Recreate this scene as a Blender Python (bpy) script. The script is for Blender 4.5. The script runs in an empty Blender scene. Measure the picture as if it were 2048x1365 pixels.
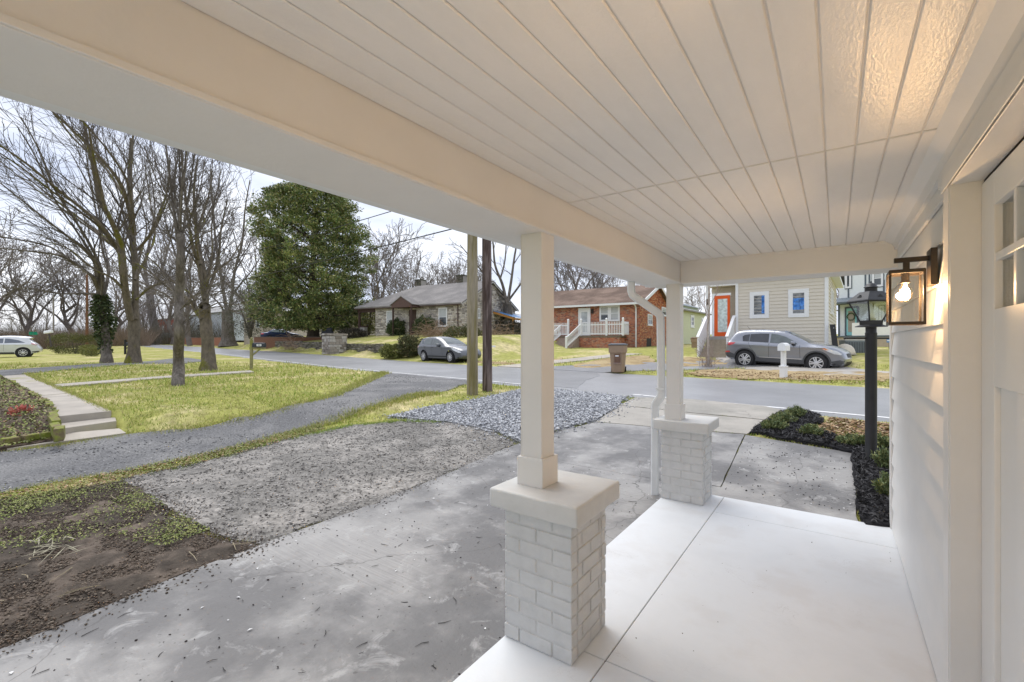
import bpy, bmesh, math, random
import numpy as np
from mathutils import Vector, Matrix, noise
from mathutils.geometry import delaunay_2d_cdt
R = math.radians
random.seed(7)
rng = np.random.default_rng(11)
SC = bpy.context.scene
COL = SC.collection

# ------------------------------------------------------------------ camera
CAM_Z = 1.42
YAW = R(35.45)                      # the porch axis is +Y, the lens looks to the left of it
F_PX = 910.2                        # 16 mm lens, in pixels of a 2048 px wide picture
HORIZON = 686.0
cam_data = bpy.data.cameras.new('camera')
cam_data.lens = 16.0; cam_data.sensor_width = 36.0
cam_data.clip_start = 0.05; cam_data.clip_end = 3000
cam_data.shift_y = 3.5/2048
cam = bpy.data.objects.new('camera', cam_data)
COL.objects.link(cam)
cam.location = (0, 0, CAM_Z); cam.rotation_euler = (R(90), 0, YAW)
SC.camera = cam

# ------------------------------------------------------------------ sky, sun, exposure
SUN_EL, SUN_AZ = R(60), R(-62)      # azimuth measured from +Y towards +X
world = bpy.data.worlds.new('World'); SC.world = world; world.use_nodes = True
wt = world.node_tree; wt.nodes.clear()
w_out = wt.nodes.new('ShaderNodeOutputWorld'); w_bg = wt.nodes.new('ShaderNodeBackground')
w_sky = wt.nodes.new('ShaderNodeTexSky'); w_sky.sky_type = 'NISHITA'; w_sky.sun_disc = False
w_sky.sun_elevation = SUN_EL; w_sky.sun_rotation = SUN_AZ
w_sky.air_density = 1.0; w_sky.dust_density = 2.0; w_sky.ozone_density = 1.0
w_tc = wt.nodes.new('ShaderNodeTexCoord')
w_map = wt.nodes.new('ShaderNodeMapping'); w_map.inputs['Scale'].default_value = (1.0, 1.0, 3.0)
w_n = wt.nodes.new('ShaderNodeTexNoise'); w_n.inputs['Scale'].default_value = 2.6
w_n.inputs['Detail'].default_value = 7; w_n.inputs['Roughness'].default_value = 0.56
w_rmp = wt.nodes.new('ShaderNodeValToRGB')
w_rmp.color_ramp.elements[0].position = 0.36; w_rmp.color_ramp.elements[0].color = (4.9, 5.4, 6.7, 1)
w_rmp.color_ramp.elements[1].position = 0.64; w_rmp.color_ramp.elements[1].color = (8.2, 8.35, 8.75, 1)
w_mix = wt.nodes.new('ShaderNodeMix'); w_mix.data_type = 'RGBA'; w_mix.inputs[0].default_value = 0.88
wt.links.new(w_tc.outputs['Generated'], w_map.inputs[0]); wt.links.new(w_map.outputs[0], w_n.inputs['Vector'])
wt.links.new(w_n.outputs['Fac'], w_rmp.inputs[0])
wt.links.new(w_sky.outputs[0], w_mix.inputs[6]); wt.links.new(w_rmp.outputs[0], w_mix.inputs[7])
wt.links.new(w_mix.outputs[2], w_bg.inputs['Color']); wt.links.new(w_bg.outputs[0], w_out.inputs[0])
w_bg.inputs['Strength'].default_value = 0.10

sun_d = bpy.data.lights.new('sun', 'SUN'); sun_d.energy = 1.5; sun_d.angle = R(45); sun_d.color = (1.0, 0.97, 0.93)
sun = bpy.data.objects.new('sun', sun_d); COL.objects.link(sun)
sdir = Vector((math.sin(SUN_AZ)*math.cos(SUN_EL), math.cos(SUN_AZ)*math.cos(SUN_EL), math.sin(SUN_EL)))
sun.rotation_euler = sdir.to_track_quat('Z', 'Y').to_euler()
SC.view_settings.view_transform = 'Standard'
try: SC.view_settings.look = 'None'
except Exception: pass
SC.view_settings.gamma = 1.0; SC.view_settings.use_curve_mapping = False
SC.view_settings.exposure = 0.68
SC.cycles.use_denoising = True
SC.cycles.max_bounces = 8; SC.cycles.diffuse_bounces = 4; SC.cycles.glossy_bounces = 3
SC.cycles.transparent_max_bounces = 16; SC.cycles.transmission_bounces = 4
SC.cycles.sample_clamp_indirect = 6.0

# ------------------------------------------------------------------ pixel <-> world
FX, FY = -math.sin(YAW), math.cos(YAW)
RX, RY = math.cos(YAW), math.sin(YAW)
def Pd(px, d, py=None, z=None):
    """point seen at column px (2048 px picture) d metres along the lens axis"""
    l = (px-1024)/F_PX*d
    x, y = d*FX+l*RX, d*FY+l*RY
    if z is None: z = CAM_Z-(py-HORIZON)/F_PX*d if py is not None else 0
    return Vector((x, y, z))
def smooth(a, b, x):
    t = np.clip((x-a)/(b-a), 0, 1); return t*t*(3-2*t)
# road frame: s runs along the street to the left, v across it away from the camera
RO = (0.70, 9.14); RU = (-0.984, 0.1775); RN = (0.1775, 0.984)
def sv(x, y):
    return (x-RO[0])*RU[0]+(y-RO[1])*RU[1], (x-RO[0])*RN[0]+(y-RO[1])*RN[1]
def from_sv(s, v):
    return RO[0]+s*RU[0]+v*RN[0], RO[1]+s*RU[1]+v*RN[1]
def zroad(s): return 0.27+0.28*smooth(16, 52, s)+0.42*smooth(40, 125, s)
# raised lawn of the next house, left of the gravel drive
LAWN_EDGE = np.array([(-16.0,-2.2),(-12.2,0.15),(-9.6,1.45),(-8.0,2.9),(-7.3,4.2),(-6.9,5.6),(-7.0,7.4),(-8.4,9.4)])
def _dist_poly(x, y, pts):
    best = np.full(np.shape(x), 1e9); side = np.zeros(np.shape(x))
    for (ax, ay), (bx, by) in zip(pts[:-1], pts[1:]):
        dx, dy = bx-ax, by-ay
        t = np.clip(((x-ax)*dx+(y-ay)*dy)/(dx*dx+dy*dy), 0, 1)
        qx, qy = x-(ax+t*dx), y-(ay+t*dy)
        dd = np.sqrt(qx*qx+qy*qy); cr = dx*qy-dy*qx
        m = dd < best; best = np.where(m, dd, best); side = np.where(m, np.sign(cr), side)
    return best*side
def terr(x, y):
    """height of the ground, arrays or floats"""
    x = np.asarray(x, float); y = np.asarray(y, float)
    s, v = sv(x, y)
    zr = zroad(s)
    low = -0.10+0.10*smooth(-2, -9, x)
    near = low+(zr-0.02-low)*smooth(-6.5, -0.5, v)
    dl = _dist_poly(x, y, LAWN_EDGE)
    near = near+(np.maximum(0.24+0.03*smooth(-9,-1,v)+(zr-0.27)*smooth(-15,-1,v), near)-near)*smooth(0.0, 1.1, dl)
    near = near+1.0*smooth(40, 140, -v)*0
    right = np.interp(v, [5.9, 6.4, 9, 12, 14.2, 20, 40, 90], [0.25, .30, .33, .42, .72, 1.0, 1.3, 2.5])
    mid = np.interp(v, [5.9, 6.4, 9, 12, 16, 20, 40, 90], [0.25, .30, .45, .70, .98, 1.1, 1.5, 3.0])
    left = np.interp(v, [5.9, 6.5, 7.5, 7.9, 10, 12.8, 20, 40, 90], [0.25, .34, .46, 1.10, 1.5, 1.93, 2.1, 2.3, 3.0])
    fl = np.interp(v, [5.9, 6.4, 8.0, 10, 20, 40, 90], [0.25, .32, .45, .7, 1.0, 1.3, 3.0])
    a = smooth(7, 12, s); b = smooth(19, 24, s); c = smooth(62, 72, s)
    far = right*(1-a)+mid*a
    far = far*(1-b)+left*b
    far = far*(1-c)+fl*c + (zr-0.27)
    z = np.where(v < -0.3, near, np.where(v > 5.9, far, zr-0.02))
    return z
def T(x, y): return float(terr(x, y))
def G(px, py):
    """ground point seen at a pixel"""
    z = 0.1
    for i in range(40):
        d = F_PX*(CAM_Z-z)/(py-HORIZON)
        p = Pd(px, d, z=z); z = z*0.5+0.5*T(p.x, p.y)
    return (p.x, p.y)
def GP(pts): return [G(*p) for p in pts]

# ------------------------------------------------------------------ materials
MATS = {}
def mat(name, col, var=0.12, scale=6.0, rough=0.7, bump=0.0, bscale=60.0, metal=0.0, spec=0.35, col2=None, mixpos=(0.42, 0.6),
        mscale=None, coords='Object', coat=0.0, emit=None, island=0.0, stretch=None, detail=5.0):
    if name in MATS: return MATS[name]
    m = bpy.data.materials.new(name); m.use_nodes = True; MATS[name] = m
    nt = m.node_tree; b = nt.nodes['Principled BSDF']; L = nt.links.new
    b.inputs['Roughness'].default_value = rough; b.inputs['Metallic'].default_value = metal
    b.inputs['Specular IOR Level'].default_value = spec; b.inputs['Coat Weight'].default_value = coat
    b.inputs['Coat Roughness'].default_value = 0.05
    if coords == 'World':
        g = nt.nodes.new('ShaderNodeNewGeometry'); vec = g.outputs['Position']
    else:
        g = nt.nodes.new('ShaderNodeTexCoord'); vec = g.outputs['Object']
    if stretch:
        mp = nt.nodes.new('ShaderNodeMapping'); mp.inputs['Scale'].default_value = stretch
        L(vec, mp.inputs[0]); vec = mp.outputs[0]
    def noi(s, d=detail):
        n = nt.nodes.new('ShaderNodeTexNoise'); n.inputs['Scale'].default_value = s; n.inputs['Detail'].default_value = d
        n.inputs['Roughness'].default_value = 0.6
        L(vec, n.inputs['Vector']); return n.outputs['Fac']
    n1 = noi(scale)
    rgb = nt.nodes.new('ShaderNodeRGB'); rgb.outputs[0].default_value = (*col, 1); cur = rgb.outputs[0]
    if col2 is not None:
        n2 = noi(mscale or scale*0.35)
        mr = nt.nodes.new('ShaderNodeMapRange'); mr.inputs['From Min'].default_value = mixpos[0]; mr.inputs['From Max'].default_value = mixpos[1]
        mr.interpolation_type = 'SMOOTHSTEP'; L(n2, mr.inputs[0])
        mx = nt.nodes.new('ShaderNodeMix'); mx.data_type = 'RGBA'
        L(mr.outputs[0], mx.inputs[0]); L(cur, mx.inputs[6]); mx.inputs[7].default_value = (*col2, 1); cur = mx.outputs[2]
    hsv = nt.nodes.new('ShaderNodeHueSaturation'); L(cur, hsv.inputs['Color'])
    mr = nt.nodes.new('ShaderNodeMapRange'); L(n1, mr.inputs[0])
    mr.inputs['From Min'].default_value = 0.3; mr.inputs['From Max'].default_value = 0.7
    mr.inputs['To Min'].default_value = 1-var; mr.inputs['To Max'].default_value = 1+var
    val = mr.outputs[0]
    if island:
        ge = nt.nodes.new('ShaderNodeNewGeometry')
        m2 = nt.nodes.new('ShaderNodeMapRange'); L(ge.outputs['Random Per Island'], m2.inputs[0])
        m2.inputs['To Min'].default_value = 1-island; m2.inputs['To Max'].default_value = 1+island
        mu = nt.nodes.new('ShaderNodeMath'); mu.operation = 'MULTIPLY'; L(val, mu.inputs[0]); L(m2.outputs[0], mu.inputs[1]); val = mu.outputs[0]
    L(val, hsv.inputs['Value']); L(hsv.outputs[0], b.inputs['Base Color'])
    if bump:
        bp = nt.nodes.new('ShaderNodeBump'); bp.inputs['Strength'].default_value = bump; bp.inputs['Distance'].default_value = 0.02
        L(noi(bscale, 4), bp.inputs['Height']); L(bp.outputs[0], b.inputs['Normal'])
    if emit:
        b.inputs['Emission Color'].default_value = (*emit[0], 1); b.inputs['Emission Strength'].default_value = emit[1]
    return m
def ramp_island(name, cols, rough=0.8, bump=0.0, bscale=40, spec=0.3, var=0.15, scale=8, trans=0.0):
    """colour picked per loose piece from a list"""
    if name in MATS: return MATS[name]
    m = bpy.data.materials.new(name); m.use_nodes = True; MATS[name] = m
    nt = m.node_tree; b = nt.nodes['Principled BSDF']; L = nt.links.new
    b.inputs['Roughness'].default_value = rough; b.inputs['Specular IOR Level'].default_value = spec
    ge = nt.nodes.new('ShaderNodeNewGeometry'); rp = nt.nodes.new('ShaderNodeValToRGB')
    rp.color_ramp.interpolation = 'CONSTANT' if len(cols) > 3 else 'LINEAR'
    els = rp.color_ramp.elements
    while len(els) < len(cols): els.new(0.5)
    for i, c in enumerate(cols):
        els[i].position = i/len(cols) if len(cols) > 3 else i/(len(cols)-1); els[i].color = (*c, 1)
    L(ge.outputs['Random Per Island'], rp.inputs[0])
    tc = nt.nodes.new('ShaderNodeTexCoord'); n = nt.nodes.new('ShaderNodeTexNoise'); n.inputs['Scale'].default_value = scale
    L(tc.outputs['Object'], n.inputs['Vector'])
    mr = nt.nodes.new('ShaderNodeMapRange'); L(n.outputs['Fac'], mr.inputs[0]); mr.inputs['From Min'].default_value = .3; mr.inputs['From Max'].default_value = .7
    mr.inputs['To Min'].default_value = 1-var; mr.inputs['To Max'].default_value = 1+var
    hs = nt.nodes.new('ShaderNodeHueSaturation'); L(rp.outputs[0], hs.inputs['Color']); L(mr.outputs[0], hs.inputs['Value'])
    L(hs.outputs[0], b.inputs['Base Color'])
    if bump:
        n3 = nt.nodes.new('ShaderNodeTexNoise'); n3.inputs['Scale'].default_value = bscale; L(tc.outputs['Object'], n3.inputs['Vector'])
        bp = nt.nodes.new('ShaderNodeBump'); bp.inputs['Strength'].default_value = bump; bp.inputs['Distance'].default_value = .02
        L(n3.outputs['Fac'], bp.inputs['Height']); L(bp.outputs[0], b.inputs['Normal'])
    return m
def glass_mat(name, tint=(0.9, 0.95, 0.95), refl=0.12, rough=0.02):
    """thin clear pane: mostly see-through with a mirror film"""
    if name in MATS: return MATS[name]
    m = bpy.data.materials.new(name); m.use_nodes = True; MATS[name] = m
    nt = m.node_tree; nt.nodes.clear(); L = nt.links.new
    o = nt.nodes.new('ShaderNodeOutputMaterial'); t = nt.nodes.new('ShaderNodeBsdfTransparent'); t.inputs[0].default_value = (*tint, 1)
    g = nt.nodes.new('ShaderNodeBsdfGlossy'); g.inputs['Roughness'].default_value = rough; g.inputs[0].default_value = (1, 1, 1, 1)
    lw = nt.nodes.new('ShaderNodeLayerWeight'); lw.inputs['Blend'].default_value = 0.35
    mr = nt.nodes.new('ShaderNodeMapRange'); L(lw.outputs['Fresnel'], mr.inputs[0])
    mr.inputs['To Min'].default_value = refl; mr.inputs['To Max'].default_value = min(1, refl*3+.2)
    mx = nt.nodes.new('ShaderNodeMixShader'); L(mr.outputs[0], mx.inputs[0]); L(t.outputs[0], mx.inputs[1]); L(g.outputs[0], mx.inputs[2]); L(mx.outputs[0], o.inputs[0])
    return m

# ------------------------------------------------------------------ mesh helpers
class MB:
    def __init__(s): s.v = []; s.f = []
    def add(s, vs, fs):
        o = len(s.v); s.v += [tuple(p) for p in vs]; s.f += [tuple(i+o for i in f) for f in fs]; return s
    def box(s, x0, y0, z0, x1, y1, z1):
        return s.add([(x0,y0,z0),(x1,y0,z0),(x1,y1,z0),(x0,y1,z0),(x0,y0,z1),(x1,y0,z1),(x1,y1,z1),(x0,y1,z1)],
                     [(0,3,2,1),(4,5,6,7),(0,1,5,4),(1,2,6,5),(2,3,7,6),(3,0,4,7)])
    def hexa(s, b, t):
        return s.add(list(b)+list(t), [(0,3,2,1),(4,5,6,7),(0,1,5,4),(1,2,6,5),(2,3,7,6),(3,0,4,7)])
    def bar(s, a, b, w, h, up=(0,0,1)):
        a, b = Vector(a), Vector(b); d = (b-a).normalized(); u = Vector(up)
        sx = d.cross(u)
        if sx.length < 1e-4: sx = d.cross(Vector((1,0,0)))
        sx.normalize(); uz = sx.cross(d)
        o = [(-w/2,-h/2),(w/2,-h/2),(w/2,h/2),(-w/2,h/2)]
        return s.add([a+sx*i+uz*j for i, j in o]+[b+sx*i+uz*j for i, j in o], [(0,1,2,3),(7,6,5,4),(0,4,5,1),(1,5,6,2),(2,6,7,3),(3,7,4,0)])
    def tube(s, pts, rads, n=8, cap=True):
        pts = [Vector(p) for p in pts]
        if not hasattr(rads, '__len__'): rads = [rads]*len(pts)
        o = len(s.v); ref = None
        for i, p in enumerate(pts):
            d = (pts[min(i+1, len(pts)-1)]-pts[max(i-1, 0)])
            if d.length < 1e-9: d = Vector((0,0,1))
            d.normalize()
            if ref is None:
                ref = d.cross(Vector((0.31, 0.17, 0.93)))
                if ref.length < 1e-3: ref = d.cross(Vector((1, 0, 0)))
            ref = ref-d*ref.dot(d); ref.normalize(); q = d.cross(ref)
            for k in range(n):
                a = 2*math.pi*k/n
                s.v.append(tuple(p+(ref*math.cos(a)+q*math.sin(a))*rads[i]))
        for i in range(len(pts)-1):
            for k in range(n):
                s.f.append((o+i*n+k, o+i*n+(k+1) % n, o+(i+1)*n+(k+1) % n, o+(i+1)*n+k))
        if cap:
            s.f.append(tuple(o+k for k in reversed(range(n)))); s.f.append(tuple(o+(len(pts)-1)*n+k for k in range(n)))
        return s
    def lathe(s, prof, n=20, c=(0,0,0)):
        o = len(s.v)
        for r, z in prof:
            for k in range(n):
                a = 2*math.pi*k/n; s.v.append((c[0]+r*math.cos(a), c[1]+r*math.sin(a), c[2]+z))
        for i in range(len(prof)-1):
            for k in range(n): s.f.append((o+i*n+k, o+i*n+(k+1) % n, o+(i+1)*n+(k+1) % n, o+(i+1)*n+k))
        s.f.append(tuple(o+k for k in reversed(range(n)))); s.f.append(tuple(o+(len(prof)-1)*n+k for k in range(n)))
        return s
    def prism(s, poly, fn, a, b):
        """extrude a 2D polygon: fn(u, w, t) -> 3D"""
        n = len(poly)
        vs = [fn(u, w, a) for u, w in poly]+[fn(u, w, b) for u, w in poly]
        fs = [tuple(range(n)), tuple(reversed(range(n, 2*n)))]+[(i, i+n, (i+1) % n+n, (i+1) % n) for i in range(n)]
        return s.add(vs, fs)
    def mesh(s, name='mesh', bevel=0, seg=2, fix=True):
        me = bpy.data.meshes.new(name); me.from_pydata(s.v, [], s.f)
        if bevel or fix:
            bm = bmesh.new(); bm.from_mesh(me)
            if fix: bmesh.ops.recalc_face_normals(bm, faces=bm.faces)
            if bevel:
                bmesh.ops.bevel(bm, geom=[e for e in bm.edges], offset=bevel, segments=seg, profile=0.5, affect='EDGES', clamp_overlap=True)
            bm.to_mesh(me); bm.free()
        return me
    def build(s, name, m, parent=None, bevel=0, seg=2, smooth_=False, fix=True, angle=None):
        me = s.mesh(name, bevel, seg, fix)
        me.materials.append(m)
        if smooth_: me.shade_smooth()
        if angle: me.shade_smooth(); me.set_sharp_from_angle(angle=R(angle))
        return ob(name, me, parent)
def ob(name, me, parent=None):
    o = bpy.data.objects.new(name, me); COL.objects.link(o)
    if parent is not None: o.parent = parent
    return o
def tag(o, label=None, cat=None, group=None, kind=None):
    if label: o['label'] = label
    if cat: o['category'] = cat
    if group: o['group'] = group
    if kind: o['kind'] = kind
    return o
def thing(name, label, cat, loc=(0,0,0), rz=0.0, group=None):
    o = ob(name, None); o.location = loc; o.rotation_euler = (0, 0, rz)
    return tag(o, label, cat, group)
def copy_tree(o, parent=None):
    c = o.copy(); COL.objects.link(c); c.parent = parent
    for ch in list(o.children): copy_tree(ch, c)
    return c
def np_mesh(name, v, f, m, parent=None, smooth_=False):
    """v (N,3), f (M,k) arrays"""
    me = bpy.data.meshes.new(name); v = np.asarray(v, np.float32); f = np.asarray(f, np.int32)
    me.vertices.add(len(v)); me.vertices.foreach_set('co', v.ravel())
    k = f.shape[1]; me.loops.add(f.size); me.loops.foreach_set('vertex_index', f.ravel())
    me.polygons.add(len(f)); me.polygons.foreach_set('loop_start', np.arange(0, f.size, k, dtype=np.int32))
    me.update(calc_edges=True); me.materials.append(m)
    if smooth_: me.shade_smooth()
    return ob(name, me, parent)
def inside(x, y, poly):
    x = np.asarray(x); y = np.asarray(y); r = np.zeros(x.shape, bool); n = len(poly)
    for i in range(n):
        ax, ay = poly[i]; bx, by = poly[(i+1) % n]
        if ay == by: continue
        c = ((ay > y) != (by > y)) & (x < (bx-ax)*(y-ay)/(by-ay)+ax); r ^= c
    return r
def ragged(poly, step=0.12, amp=0.03, f=2.5, seed=0):
    out = []
    n = len(poly)
    for i in range(n):
        a, b = Vector(poly[i]).to_2d(), Vector(poly[(i+1) % n]).to_2d()
        k = max(1, int((b-a).length/step)); nr = Vector((-(b-a).y, (b-a).x)).normalized()
        for j in range(k):
            p = a+(b-a)*(j/k)
            q = noise.fractal(Vector((p.x*f, p.y*f, seed)), 0.6, 2.2, 4)
            out.append(tuple(p+nr*q*amp*2))
    return out
SHEETS = []
def sheet(name, poly, m, off=0.006, step=0.35, skirt=0.06, rough_z=0.0, zf=None, lower=True, kind='structure', parent=None, solid=None, nf=4.0):
    """a flat-ish ground sheet that follows the terrain, cut to poly"""
    xs = [p[0] for p in poly]; ys = [p[1] for p in poly]
    pts = [Vector(p) for p in poly]; n = len(pts)
    gx = np.arange(min(xs)+step/2, max(xs), step); gy = np.arange(min(ys)+step/2, max(ys), step)
    if len(gx) and len(gy):
        X, Y = np.meshgrid(gx, gy); X = X.ravel()+rng.uniform(-.2, .2, X.size)*step; Y = Y.ravel()+rng.uniform(-.2, .2, Y.size)*step
        k = inside(X, Y, poly); pts += [Vector((a, b)) for a, b in zip(X[k], Y[k])]
    vs, es, fs, *_ = delaunay_2d_cdt(pts, [], [list(range(n))], 1, 1e-5)
    A = np.array([(v.x, v.y) for v in vs])
    Z = (terr(A[:, 0], A[:, 1]) if zf is None else zf(A[:, 0], A[:, 1]))+off
    if rough_z:
        Z = Z+np.array([noise.noise(Vector((a*nf, b*nf, 3.3))) for a, b in A])*rough_z
    mb = MB(); mb.v = [(a, b, z) for (a, b), z in zip(A, Z)]; mb.f = [tuple(f) for f in fs]
    # skirt round the open border
    cnt = {}
    for f in fs:
        for i in range(len(f)):
            e = (f[i], f[(i+1) % len(f)]); cnt.setdefault(tuple(sorted(e)), []).append(e)
    base = {}
    for k, e in cnt.items():
        if len(e) == 1:
            a, b = e[0]
            for q in (a, b):
                if q not in base:
                    base[q] = len(mb.v); x, y, z = mb.v[q]; mb.v.append((x, y, z-skirt))
            mb.f.append((b, a, base[a], base[b]))
    o = mb.build(name, m, parent, fix=False)
    me = o.data; me.shade_smooth(); me.set_sharp_from_angle(angle=R(50))
    if kind and parent is None: o['kind'] = kind
    if lower: SHEETS.append(poly)
    return o

# ================================================================== materials of the place
PAINT = mat('porch_white_paint', (0.72, 0.705, 0.68), var=0.03, scale=3, rough=0.42, bump=0.08, bscale=25, spec=0.4)
PAINT_GLOSS = mat('ceiling_gloss_paint', (0.75, 0.735, 0.71), var=0.03, scale=4, rough=0.30, bump=0.14, bscale=38, spec=0.45, stretch=(3.0, 1.0, 1.0))
WALLPAINT = mat('siding_white_paint', (0.73, 0.72, 0.70), var=0.03, scale=4, rough=0.5, bump=0.06, bscale=30)
DOORPAINT = mat('door_white_paint', (0.78, 0.765, 0.74), var=0.02, scale=3, rough=0.38)
PIERPAINT = mat('grey_painted_brick', (0.58, 0.585, 0.58), var=0.07, scale=9, rough=0.55, bump=0.3, bscale=42, spec=0.3)
CAPPAINT = mat('grey_painted_cap', (0.60, 0.60, 0.585), var=0.06, scale=7, rough=0.5, bump=0.18, bscale=22)
SHADOWGAP = mat('groove_paint', (0.66, 0.64, 0.61), var=0.05, rough=0.6)
BLACKMETAL = mat('bronze_black_metal', (0.024, 0.017, 0.013), var=0.15, scale=20, rough=0.45, spec=0.35)
GUTTER = mat('white_gutter_metal', (0.74, 0.75, 0.75), var=0.05, scale=6, rough=0.35, spec=0.5)
FLOORPAINT = mat('white_painted_floor', (0.72, 0.75, 0.78), var=0.05, scale=2.2, rough=0.42, bump=0.10, bscale=14, col2=(0.64, 0.655, 0.67), mixpos=(0.46, 0.70), mscale=2.2, spec=0.45)
def add_scuffs(m, tint, lines=.5):
    nt = m.node_tree; bs = nt.nodes['Principled BSDF']; L = nt.links.new; src = bs.inputs['Base Color'].links[0].from_socket
    g = nt.nodes.new('ShaderNodeNewGeometry')
    n = nt.nodes.new('ShaderNodeTexNoise'); n.inputs['Scale'].default_value = 5; n.inputs['Detail'].default_value = 9; n.inputs['Roughness'].default_value = .7; n.inputs['Distortion'].default_value = 1.2; L(g.outputs['Position'], n.inputs['Vector'])
    su = nt.nodes.new('ShaderNodeMath'); su.operation = 'SUBTRACT'; L(n.outputs['Fac'], su.inputs[0]); su.inputs[1].default_value = .56
    ab = nt.nodes.new('ShaderNodeMath'); ab.operation = 'ABSOLUTE'; L(su.outputs[0], ab.inputs[0])
    r = nt.nodes.new('ShaderNodeMapRange'); r.inputs['From Min'].default_value = 0; r.inputs['From Max'].default_value = .006; r.inputs['To Min'].default_value = lines; r.inputs['To Max'].default_value = 0; L(ab.outputs[0], r.inputs[0])
    n2 = nt.nodes.new('ShaderNodeTexNoise'); n2.inputs['Scale'].default_value = 1.3; n2.inputs['Detail'].default_value = 4; L(g.outputs['Position'], n2.inputs['Vector'])
    r2 = nt.nodes.new('ShaderNodeMapRange'); r2.inputs['From Min'].default_value = .52; r2.inputs['From Max'].default_value = .66; L(n2.outputs['Fac'], r2.inputs[0])
    mu = nt.nodes.new('ShaderNodeMath'); mu.operation = 'MULTIPLY'; L(r.outputs[0], mu.inputs[0]); L(r2.outputs[0], mu.inputs[1])
    mx = nt.nodes.new('ShaderNodeMix'); mx.data_type = 'RGBA'; L(mu.outputs[0], mx.inputs[0]); L(src, mx.inputs[6]); mx.inputs[7].default_value = (*tint, 1); L(mx.outputs[2], bs.inputs['Base Color'])
add_scuffs(FLOORPAINT, (.34, .33, .32), .8); add_scuffs(CAPPAINT, (.36, .33, .29), .35)
DARKJOINT = mat('dark_joint_dirt', (0.16, 0.15, 0.14), var=0.3, rough=0.9)
def concrete_mat(name, a, b, c):
    m = mat(name, a, var=0.14, scale=2.0, rough=0.62, bump=0.25, bscale=30, col2=b, mixpos=(0.42, 0.58), mscale=0.85, coords='World', spec=0.35, detail=10)
    nt = m.node_tree; bs = nt.nodes['Principled BSDF']; L = nt.links.new
    # pale worn scrapes and dark speckle on top of the blotches
    src = bs.inputs['Base Color'].links[0].from_socket
    g = nt.nodes.new('ShaderNodeNewGeometry')
    n = nt.nodes.new('ShaderNodeTexNoise'); n.inputs['Scale'].default_value = 4.6; n.inputs['Detail'].default_value = 14; n.inputs['Roughness'].default_value = .72
    n.inputs['Distortion'].default_value = 0.6; L(g.outputs['Position'], n.inputs['Vector'])
    r = nt.nodes.new('ShaderNodeMapRange'); r.inputs['From Min'].default_value = .55; r.inputs['From Max'].default_value = .66; L(n.outputs['Fac'], r.inputs[0]); r.inputs['To Max'].default_value = .6
    mx = nt.nodes.new('ShaderNodeMix'); mx.data_type = 'RGBA'; L(r.outputs[0], mx.inputs[0]); L(src, mx.inputs[6]); mx.inputs[7].default_value = (*c, 1)
    n2 = nt.nodes.new('ShaderNodeTexNoise'); n2.inputs['Scale'].default_value = 38; n2.inputs['Detail'].default_value = 3; L(g.outputs['Position'], n2.inputs['Vector'])
    r2 = nt.nodes.new('ShaderNodeMapRange'); r2.inputs['From Min'].default_value = .66; r2.inputs['From Max'].default_value = .72; L(n2.outputs['Fac'], r2.inputs[0]); r2.inputs['To Max'].default_value = .55
    mx2 = nt.nodes.new('ShaderNodeMix'); mx2.data_type = 'RGBA'; L(r2.outputs[0], mx2.inputs[0]); L(mx.outputs[2], mx2.inputs[6]); mx2.inputs[7].default_value = (.05, .045, .04, 1)
    # hairline cracks
    nd = nt.nodes.new('ShaderNodeTexNoise'); nd.inputs['Scale'].default_value = 2.2; nd.inputs['Detail'].default_value = 6; L(g.outputs['Position'], nd.inputs['Vector'])
    va = nt.nodes.new('ShaderNodeVectorMath'); va.operation = 'MULTIPLY_ADD'; L(nd.outputs['Color'], va.inputs[0]); va.inputs[1].default_value = (.5, .5, 0); L(g.outputs['Position'], va.inputs[2])
    vo = nt.nodes.new('ShaderNodeTexVoronoi'); vo.feature = 'DISTANCE_TO_EDGE'; vo.inputs['Scale'].default_value = .42; L(va.outputs[0], vo.inputs['Vector'])
    rc = nt.nodes.new('ShaderNodeMapRange'); rc.inputs['From Min'].default_value = .0008; rc.inputs['From Max'].default_value = .003; rc.inputs['To Min'].default_value = .42; rc.inputs['To Max'].default_value = 0; L(vo.outputs['Distance'], rc.inputs[0])
    mc = nt.nodes.new('ShaderNodeMix'); mc.data_type = 'RGBA'; L(rc.outputs[0], mc.inputs[0]); L(mx2.outputs[2], mc.inputs[6]); mc.inputs[7].default_value = (.06, .055, .05, 1); mx2 = mc
    # broom marks: fine stretched streaks
    mp = nt.nodes.new('ShaderNodeMapping'); mp.inputs['Scale'].default_value = (2, 45, 1); mp.inputs['Rotation'].default_value = (0, 0, R(-25)); L(g.outputs['Position'], mp.inputs[0])
    n3 = nt.nodes.new('ShaderNodeTexNoise'); n3.inputs['Scale'].default_value = 1.6; n3.inputs['Detail'].default_value = 4; L(mp.outputs[0], n3.inputs['Vector'])
    hs = nt.nodes.new('ShaderNodeHueSaturation'); L(mx2.outputs[2], hs.inputs['Color'])
    r3 = nt.nodes.new('ShaderNodeMapRange'); r3.inputs['From Min'].default_value = .3; r3.inputs['From Max'].default_value = .7; r3.inputs['To Min'].default_value = -.13; r3.inputs['To Max'].default_value = .10
    n5 = nt.nodes.new('ShaderNodeTexNoise'); n5.inputs['Scale'].default_value = .9; n5.inputs['Detail'].default_value = 3; L(g.outputs['Position'], n5.inputs['Vector'])
    r5 = nt.nodes.new('ShaderNodeMapRange'); r5.inputs['From Min'].default_value = .46; r5.inputs['From Max'].default_value = .62; L(n5.outputs['Fac'], r5.inputs[0])
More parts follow.
